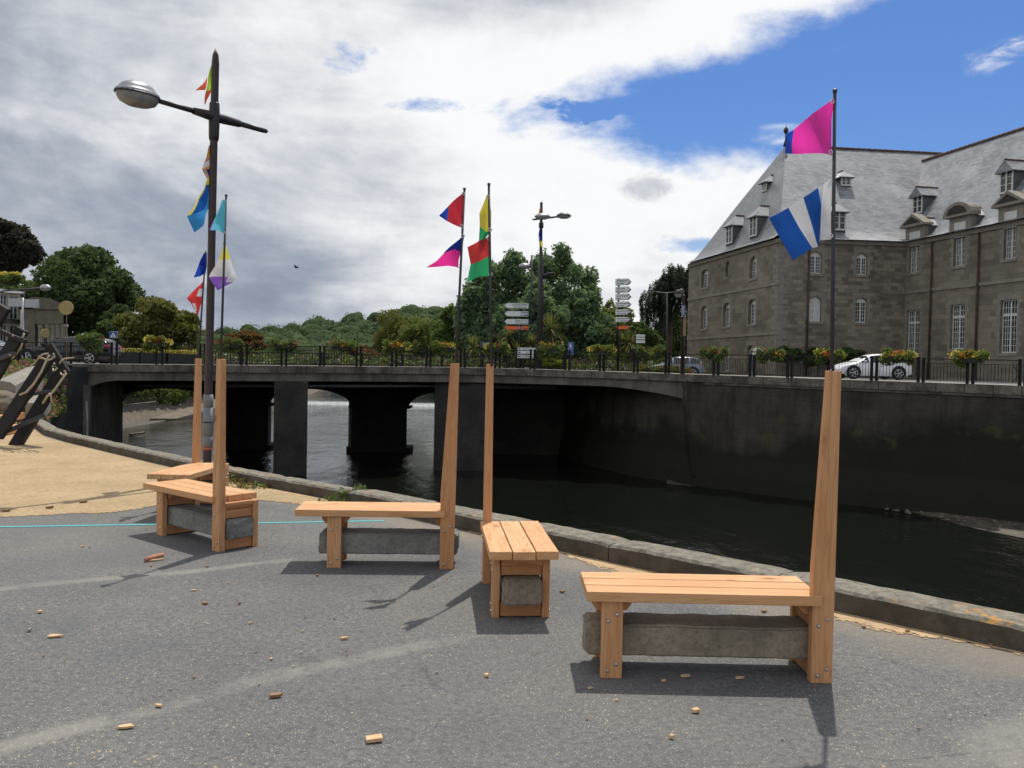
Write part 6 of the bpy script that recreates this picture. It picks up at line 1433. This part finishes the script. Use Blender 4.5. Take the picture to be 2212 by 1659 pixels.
def person_sign(u, v0_, v1_, Y, wpx, label, second=None, pole_to=790, yaw=0, shapes='ped'):
    o = empty('blue_sign', (P(u, pole_to, Y).x, Y, 1.2), label, 'road sign'); w = wpx*Y/F; h = (v1_-v0_)*Y/F; M_ = frame_(P(u-wpx/2, v1_, Y-.05), yaw)
    m = MB(); m.tube([(P(u, pole_to, Y).x, Y+.03, 1.12), (P(u, v0_, Y).x, Y+.03, P(u, v0_, Y).z)], .035, 8); m.build('post', MT['polegrey'], o, True)
    q = panel(o, M_, w, h, .03, MT['signblue'], MT['white'])
    m = MB()
    if shapes == 'ped':
        for cx, sc in ((.36, 1.), (.68, .62)):
            m.lathe([(.075*h*sc, 0), (.075*h*sc, .002)], M_@Vector((cx*w, h*(.12+.72*sc), .003)), 'Y', 10)
            m.add([M_@Vector((cx*w+a*w*sc, h*.12+b*h*sc, .004)) for a, b in ((-.06, 0), (.07, 0), (.1, .32), (.12, .6), (-.1, .6), (-.08, .3))], [(0, 1, 2, 3, 4, 5)])
    else:
        m.add([M_@Vector((a*w, b*h, .003)) for a, b in ((.1, .12), (.9, .12), (.5, .9))], [(0, 1, 2)])
        q2 = MB(); q2.lathe([(.05*h, 0), (.05*h, .002)], M_@Vector((.5*w, h*.64, .005)), 'Y', 8); q2.add([M_@Vector((.5*w+a*w, b*h, .006)) for a, b in ((-.12, .2), (-.05, .2), (0, .36), (.06, .2), (.13, .2), (.05, .45), (.04, .58), (-.05, .58), (-.06, .42))], [(0, 1, 2, 3, 4, 5, 6, 7, 8)])
        for a in (-.3, -.15, .15, .28): q2.add([M_@Vector((.5*w+a*w+b*.07*w, c*h, .005)) for b, c in ((-.3, .13), (.3, .13), (.3, .18), (-.3, .18))], [(0, 1, 2, 3)])
        x = q2.build('walker', MT['ink'], None, fix=False); x.data.transform(Matrix.Translation(-o.location)); x.parent = q
    x = m.build('symbol', MT['white'], None, fix=False); x.data.transform(Matrix.Translation(-o.location)); x.parent = q
    if second:
        M2 = frame_(P(u-wpx/2, second[1], Y-.05), yaw); q = panel(o, M2, w, (second[1]-second[0])*Y/F, .03, MT['signblue'], MT['white'], name='lower_panel'); text('rue', .13, MT['white'], tx(M2, w*.25, (second[1]-second[0])*Y/F*.5), q)
    return o
person_sign(1233, 740, 752.5, 51.5, 11.5, 'small blue pedestrian sign with a second plate below', (754, 766))
person_sign(1478.5, 659.5, 684, 44.6, 9.5, 'blue pedestrian sign high on a post at the building edge', None, 812, 35)
person_sign(244.5, 716, 730, 47, 17, 'square blue crossing sign with a white triangle above the railing', None, 790, 0, 'cross')
o = empty('yellow_box', (P(1478.5, 700, 44.4).x, 44.45, P(1478, 710, 44.5).z), 'narrow yellowish plate on the post below the blue sign', 'sign plate'); m = MB(); pq = P(1478.5, 706, 44.45); m.box(pq.x-.07, pq.x+.07, 44.38, 44.46, pq.z-.45, pq.z+.4); m.build('plate', MT['signgold'], o)
o = empty('park_board', (P(1048, 750, 58).x, 58, 1.2), 'dark name board behind the straight flagpole', 'sign'); M_ = frame_(P(1036, 751, 58), 0); q = panel(o, M_, 24*58/F, 14*58/F, .05, MT['signback'], MT['planter']); text('Port', .2, MT['signwhite'], tx(M_, .2, .18), q)
for u in (1038, 1058): m = MB(); m.tube([(P(u, 780, 58).x, 58.04, 1.15), (P(u, 738, 58).x, 58.04, P(u, 738, 58).z)], .03, 8); m.build('post', MT['railblack'], o)
# ------------------------------------------------------------------ lamps beyond the bridge
def oval_head(par, c, ad, rx, hood='alu'):
    m = MB(); m.grid(ell(c, ad, [(1, -.01), (1.02, .02), (.95, .06), (.8, .12), (.45, .2), (.01, .22)], rx, 16)); m.build('lamp_hood', MT[hood], par, True)
    m = MB(); m.grid(ell(c, ad, [(.97, -.012), (.85, -.1), (.5, -.17), (.01, -.19)], rx, 16)); m.build('lamp_bowl', MT['lens'], par, True)
Yl = 58; b0 = P(1166, 790, Yl); t0 = P(1169.5, 435, Yl); b0.z = 1.15
ml = empty('street_lamp', b0, 'tall dark street lamp with two oval heads in front of the central trees', 'street lamp')
m = MB(); m.tube([b0, b0.lerp(t0, .62), b0.lerp(t0, .63), b0.lerp(t0, .99), t0], [.19, .17, .1, .09, .02], 12); m.build('pole', MT['lampiron'], ml, True)
ac = P(1168.8, 472, Yl); m = MB(); m.tube([P(1150, 474.5, Yl), P(1168.8, 472, Yl), P(1212, 467.5, Yl)], [.05, .08, .05], 8); m.tube([ac, ac+Vector((.12, -1.3, 0))], .05, 8); m.tube([P(1169, 481, Yl), P(1169, 492, Yl)], .16, 10); m.build('arm', MT['lampiron'], ml, True)
oval_head(ml, P(1218, 466.5, Yl), Vector((1, 0, 0)), .48, 'lampiron'); oval_head(ml, P(1171.5, 468, Yl-1.5), Vector((1, 0, 0)), .5)
hd = P(1190, 592, Yl); m = MB(); m.tube([P(1167.5, 597, Yl), P(1178, 594, Yl), hd], .07, 8); m.build('low_arm', MT['lampiron'], ml, True); m = MB(); m.beam(hd-Vector((.3, 0, 0)), hd+Vector((.25, 0, .05)), .3, .14); m.build('low_head', MT['lampiron'], ml, bevel=.05)
flag(((1162, 440), 1), [[(4, 8), (7, 6)], [(1, 22), (6, 21)], [(-1, 34), (3, 32)]], Yl-.2, 'tiny pale flag at the top of the middle street lamp', c_('yellow', 'coral'), lambda i, j, a, b: 1 if b > 2 else 0, .02, 'flags on the middle street lamp')
flag(((1162, 440), 1), [[(3, 55), (8, 54)], [(1, 70), (9, 68)], [(2, 82), (9, 80)], [(7, 95), (11, 90)]], Yl-.25, 'small dark blue flag with a yellow tip below the arms of the middle street lamp', c_('navy', 'white', 'yellow'), lambda i, j, a, b: (0, 0 if b > 1 else 1, 2)[i], .03, 'flags on the middle street lamp')
b0 = P(1146, 780, 62); t0 = P(1149, 551, 62); b0.z = 1.15; o = empty('street_lamp', b0, 'slim dark lamp post with a single small head left of the two-headed lamp', 'street lamp'); m = MB(); m.tube([b0, t0], [.11, .07], 10); m.tube([P(1148.5, 577, 62), P(1138, 575, 62)], .05, 6); m.build('pole', MT['lampiron'], o, True); oval_head(o, P(1133, 575, 62), Vector((1, 0, 0)), .42)
b0 = P(1475, 812, 44.5); t0 = P(1478, 640, 44.6); o = empty('street_lamp', (b0.x, 44.75, 1.15), 'dark lamp post at the left edge of the granite building', 'street lamp'); m = MB(); m.tube([(b0.x, 44.75, 1.25), (b0.x, 44.75, t0.z), P(1477, 637, 44.7)], [.1, .08, .06], 10); m.tube([P(1478, 640, 44.75), P(1468, 633, 44.75)], .04, 6); m.build('pole', MT['lampbrown'], o, True); oval_head(o, P(1465, 635, 44.75), Vector((1, 0, 0)), .2, 'lampiron')
q0 = Vector((P(1476, 790, 80).x, 80, 1.1)); o = empty('street_lamp', q0, 'far two-armed street lamp in front of the willow', 'street lamp'); m = MB(); m.tube([q0, P(1441, 640, 80)*1.0, ], .09, 8) if False else m.tube([P(1440, 790, 80), P(1441, 632, 80)], [.1, .06], 8); m.tube([P(1409, 629, 80), P(1425, 632, 80), P(1441, 633, 80), P(1470, 630, 80)], .05, 6); m.build('pole', MT['polegrey'], o, True); oval_head(o, P(1406, 629, 80), Vector((1, 0, 0)), .28, 'polegrey'); oval_head(o, P(1472, 629, 80), Vector((1, 0, 0)), .28, 'polegrey')

# ------------------------------------------------------------------ left background: houses, sign backs, gold discs
def block(x0, x1, y0, y1, z0, z1): return [x0, x1, y0, y1, z0, z1]
pa, pb = P(-60, 700, 76), P(43, 700, 80)
ch = empty('cream_house', (pb.x, pb.y, 1.1), 'cream house with tall narrow windows at the left edge', 'house')
Fh = Facade(Vector((pa.x, pa.y, 0)), Vector((pb.x, pb.y, 0)))
bd_keep = bd.location.copy(); bd.location = ch.location
for r in [(2, 16, 636, 680), (22, 40, 640, 690), (-40, -22, 632, 680), (2, 16, 702, 742), (22, 40, 704, 742), (-40, -22, 700, 742)]: Fh.window(Fh.rect(*[float(x) for x in r]), 0, 1, 4, .2, surround=.0, parent=ch)
zt2 = P(40, 633, 79).z; Fh.wall(zt2, MT['cream'], 'wall', ch)
m = MB(); z = Fh.hit(30, 694)[1]; m.hexa([Fh.pt(a, b, c) for b in (z-.2, z+.2) for a, c in ((0, -.05), (Fh.L, -.05), (Fh.L, .06), (0, .06))]); m.build('string_course', MT['pierbrown'], ch)
m = MB(); m.prism([Vector((pb.x, pb.y+.0, 1.1)), Vector((pb.x-4.7, pb.y+9, 1.1)), Vector((pb.x-4.7, pb.y+9, zt2)), Vector((pb.x, pb.y, zt2))], (-.3, 0, 0)); m.build('side_wall', MT['cream'], ch)
m = MB(); m.add([Vector((pa.x-.4, pa.y-.4, zt2)), Vector((pb.x+.3, pb.y-.4, zt2)), Vector((pb.x-2, pb.y+4.5, zt2+.5)), Vector((pa.x-.4, pa.y+4.5, zt2+.5)), Vector((pb.x-4.4, pb.y+9.4, zt2)), Vector((pa.x-.4, pa.y+9.4, zt2))], [(0, 1, 2, 3), (3, 2, 4, 5), (1, 4, 2)]); m.build('roof', MT['slatedark'], ch, uvf=lambda v, p: (v.x, v.y))
bd.location = bd_keep
Yp = 74; px = lambda u, v, Y=Yp: P(u, v, Y)
po = empty('portico_building', px(95, 750), 'brown stone building with a row of columns under a deep lintel on the left', 'building')
zt2 = px(90, 668).z; zl = px(110, 700).z; zb_ = 1.12; xa, xb = px(46, 700).x, px(137, 700).x
m = MB(); m.prism([Vector((xa, Yp+2.2, zb_)), Vector((xb-.9, Yp+2.2, zb_)), Vector((xb-.9, Yp+2.2, zt2)), Vector((xa, Yp+2.2, zt2))], (-3.4, 6, 0)); m.build('wall', MT['darkstone'], po)
m = MB(); m.prism([Vector((px(76, 700).x, Yp, zl)), Vector((xb, Yp, zl)), Vector((xb, Yp, zt2)), Vector((px(76, 700).x, Yp, zt2))], (-1.15, 2.19, 0)); m.prism([Vector((px(74, 700).x, Yp-.18, zt2+.002)), Vector((xb+.15, Yp-.18, zt2+.002)), Vector((xb+.15, Yp-.18, zt2+.3)), Vector((px(74, 700).x, Yp-.18, zt2+.3))], (-1.3, 2.5, 0)); m.build('lintel', MT['pierbrown'], po)
m = MB(); m.prism([Vector((xa-.2, Yp-.1, zt2+.301)), Vector((xb+.4, Yp-.1, zt2+.301)), Vector((px(110, 660).x, Yp-.1, px(110, 645).z)), Vector((px(70, 660).x, Yp-.1, px(70, 641).z))], (-3.9, 7, 0)); m.build('pediment', MT['pierbrown'], po)
m = MB(); m.box(xa, px(70, 700).x, Yp+.4, Yp+2.19, zb_, zt2-.01); m.build('corner_pier', MT['pierbrown'], po)
for u in (84, 99.5, 111, 122, 133):
    c = px(u, 760); m = MB(); m.lathe([(.34, 0), (.34, .15), (.27, .2), (.25, zl-zb_-.35), (.32, zl-zb_-.2), (.34, zl-zb_-.005)], (c.x, Yp+.4, zb_), n=14); m.build('column', MT['dressed'], po, True)
o = empty('sign_back', (P(48.5, 750, 44).x, 44, 1.2), 'grey back of a wide double sign on a steel post on the left', 'sign'); Yq = 44
m = MB(); m.tube([(P(47.5, 755, Yq).x, Yq, 1.2), (P(49.5, 643, Yq).x, Yq, P(49, 643, Yq).z)], .055, 10); m.build('post', MT['galv'], o, True)
for u0_, u1_ in ((28.5, 46.5), (51, 84)):
    M_ = frame_(P(18 if u0_ < 40 else 51.5, 662 if u0_ < 40 else 664, Yq+.0), -1.5); w = (29.5 if u0_ < 40 else 32.5)*Yq/F; panel(o, M_, w, 18*Yq/F, .05, MT['galv'], MT['galv'])
GD = 'matt gold discs on thin poles'
for u, v, Y, rx_, yaw, vb, lab in [(142.5, 665, 39, 15.2, 8, 745, 'large gold disc on a thin pole in front of the dark tree'), (98, 720, 37.5, 9.6, 58, 745, 'smaller gold disc turned edgewise in front of the columns')]:
    c = P(u, v, Y); R = rx_*Y/F; o = empty('gold_disc', (c.x, c.y, 1.1), lab, 'disc', GD); M_ = Matrix.Rotation(math.radians(yaw), 3, 'Z')
    m = MB(); m.lathe([(R, 0), (R, .05)], c, 'Y', 32, M=M_); m.build('disc', MT['gold'], o, bevel=.01)
    q = P(u+.5, vb, Y+.06); m = MB(); m.tube([(c.x, c.y+.07, 1.0), (c.x, c.y+.07, c.z)], .018 if rx_ > 12 else .03, 8); m.build('pole', MT['signgold'] if rx_ > 12 else MT['railblack'], o)
Yh = 52; o = empty('street_lamp', (P(-25, 780, Yh).x, Yh, 1.1), 'street lamp reaching in from the left edge with a green hanging basket', 'street lamp'); m = MB(); m.tube([P(-25, 785, Yh), P(-25, 640, Yh), P(10, 628, Yh), P(88, 622, Yh)], [.1, .08, .05, .04], 8); m.build('pole', MT['polegrey'], o, True); oval_head(o, P(98, 622, Yh), Vector((1, .1, 0)), .33)
c = P(22, 603, 53); o = empty('hanging_basket', (c.x, c.y, c.z), 'green hanging basket with yellow flowers high at the left edge', 'hanging basket'); leaf_mesh('foliage', crown_blobs((c.x, c.y, c.z), (.75, .6, .42), 12, 3, .4), 1600, .1, L['flow'], o, 4, .6); leaf_mesh('blooms', [(c.x+q, c.y-.3, c.z+.3, .2, .2, .12) for q in (-.6, -.2, .3, .6)], 160, .06, L['yel'], o, 5, .9); m = MB(); m.lathe([(.1, -.4), (.4, -.3), (.5, -.05), (.48, 0)], c, n=12); m.build('bowl', MT['planter'], o, True)
# stone parapet with a rounded top, rocks and low blocks at the left
Yb = 22.5; e0 = P(0, 836, Yb); nx_ = [(P(-4, 836, Yb), .36), (P(62, 800, 33), .36)]
o = empty('stone_parapet', e0, 'pale stone parapet with a rounded top at the left edge', 'parapet')
A0, A1 = P(2, 850, Yb), P(55, 812, 33.5); A0.z, A1.z = P(2, 850, Yb).z-.15, P(55, 812, 33.5).z-.4; tz0 = P(15, 823, Yb).z; tz1 = P(55, 790, 33.5).z; wv = Vector((.62, .1, 0)); 
def sec(A, tz): return [Vector((A.x-.0, A.y, A.z-.6)), Vector((A.x, A.y, tz-.12)), Vector((A.x, A.y, tz-.12))+wv*.2+Vector((0, 0, .09)), Vector((A.x, A.y, tz))+wv*.5, Vector((A.x, A.y, tz-.12))+wv*.8+Vector((0, 0, .09)), Vector((A.x, A.y, tz-.12))+wv, Vector((A.x, A.y, A.z-.6))+wv]
A0 = A0-wv*.45; s0, s1 = sec(A0, tz0), sec(A1, tz1); m = MB(); m.grid([[a.lerp(b, t) for t in np.linspace(0, 1, 9)] for a, b in zip(s0, s1)]); m.f.append([len(m.v)+i for i in range(7)]); m.mi.append(0); m.v += [tuple(x) for x in s0]; m.build('coping', MT['dressed'], o)
for k, (u, v, Y, s, lab) in enumerate([(8, 862, 20.5, .42, 'pale boulder below the rounded parapet'), (26, 868, 20.8, .3, 'smaller sandy boulder right of the pale one')]):
    bm = bmesh.new(); bmesh.ops.create_icosphere(bm, subdivisions=4, radius=s)
    for q in bm.verts: q.co *= 1+.3*mnoise.noise(q.co*2.2+Vector((k, 0, 0)))+.1*mnoise.noise(q.co*7); q.co.z *= .7; q.co.x *= 1.25
    me = bpy.data.meshes.new('boulder'); bm.to_mesh(me); bm.free(); me.materials.append(MT['rock']); o = bpy.data.objects.new('boulder', me); COL.objects.link(o); p = P(u, v, Y); o.location = (p.x, p.y, max(.1, p.z-.1)); tag(o, lab, 'boulder')
p = P(84, 880, 20.6); m = MB(); m.beam(P(70, 893, 20.4), P(96, 868, 22.5), .3, .5); o = m.build('granite_block', MT['dressed'], bevel=.03); tag(o, 'low granite block at the far end of the kerb', 'stone block')
p = G(161, 925); m = MB(); q = P(160.5, 907, 19.6); m.tube([(q.x, 20.2, -.9), (q.x, 20.2, .2), (q.x-.02, 20.2, P(159, 866, 20.2).z)], .022, 8); o = m.build('stake', MT['dressed']); tag(o, 'short pale stake behind the kerb at the left', 'stake')
a, b = G(20, 938), G(46, 925); o = empty('timber_sleepers', a, 'orange timber sleepers under the black frame at the left edge', 'timber'); m = MB()
for k, (u0_, v0_, u1_, v1_, z) in enumerate([(-10, 944, 44, 932, .09), (-4, 930, 42, 920, .24)]): a = G(u0_, v0_); b = G(u1_, v1_); m = MB(); m.beam(a+Vector((0, 0, z)), b+Vector((0, 0, z)), .22, .14); m.build('sleeper', MT['woodred'], o)

# ------------------------------------------------------------------ black leaning timber frame
Yf = 16.0
tf = empty('leaning_timbers', G(20, 955), 'black tarred timbers leaning to the right, tied with crossbars and loose ropes', 'timber frame')
zf = lambda x, y: (x*.2257, 604.8+y*.2257)
def tb(p, q, w, d, mt, name, dy=0., dy2=None):
    a = P(*zf(*p), Yf+dy); b = P(*zf(*q), Yf+(dy if dy2 is None else dy2)); m = MB(); m.beam(a, b, d, w, up=(0, 1, 0)) if False else m.beam(a, b, w, d, up=(0, -1, 0)); return m.build(name, MT[mt], tf, bevel=.008)
tb((140, 1600), (640, 790), .2, .13, 'burnt', 'beam', -.1, .1); tb((-30, 1500), (480, 720), .2, .13, 'burnt', 'beam', -.5, -.3); tb((-110, 1010), (215, 470), .2, .13, 'burnt', 'beam', -.9, -.8); tb((-60, 420), (40, 250), .22, .13, 'burnt', 'beam', -1.0)
tb((470, 620), (640, 890), .13, .1, 'burnt', 'brace', -.05)
tb((170, 1115), (575, 1050), .06, .09, 'greymetal', 'crossbar', -.35, .0); tb((20, 1470), (430, 1290), .07, .09, 'greymetal', 'crossbar', -.35, -.1); tb((-40, 770), (140, 700), .07, .09, 'greymetal', 'crossbar', -.95); tb((0, 490), (245, 590), .07, .1, 'burnt', 'crossbar', -.95)
for k, pts in enumerate([[(230, 515), (215, 560), (225, 585), (200, 640), (160, 700), (130, 735), (80, 765)], [(115, 530), (170, 550), (225, 575), (245, 600)], [(90, 720), (130, 705), (135, 730), (100, 762)], [(465, 725), (400, 870), (320, 1000), (250, 1075), (190, 1100)], [(510, 705), (525, 730), (500, 755), (460, 770), (400, 745), (370, 750), (345, 775), (340, 795), (285, 825), (290, 830)], [(460, 703), (410, 712), (380, 730), (345, 780)], [(705, 745), (620, 752), (590, 770), (570, 800)], [(615, 870), (635, 890), (625, 910), (590, 905), (580, 890)], [(630, 900), (560, 1000), (500, 1080), (455, 1110), (410, 1180)], [(470, 1090), (490, 1110), (495, 1170)], [(545, 845), (530, 862), (510, 868), (508, 850)]]):
    m = MB(); m.tube([P(*zf(*q), Yf-.75-.25*(k < 3)+.06*i) for i, q in enumerate(pts)], .019 if k not in (4, 5, 6, 7, 10) else .014, 6); m.build('rope', MT['rope'], tf, True)
# a bird crossing the grey clouds
p = P(640, 577.5, 45); m = MB(); m.lathe([(.004, -.12), (.035, -.06), (.045, .02), (.025, .1), (.004, .14)], p, 'X', 8); m.add([p+Vector(q) for q in ((-.05, 0, .01), (.06, 0, .01), (.0, .34, .12), (-.06, .3, .1), (-.05, 0, .0), (.06, 0, .0), (.0, -.34, .1), (-.06, -.3, .08))], [(0, 1, 2, 3), (5, 4, 7, 6)])
o = m.build('bird', MT['railblack'], smooth=True); o.data.transform(Matrix.Translation(-p)); o.location = p; tag(o, 'tiny dark bird flying against the grey clouds', 'bird')
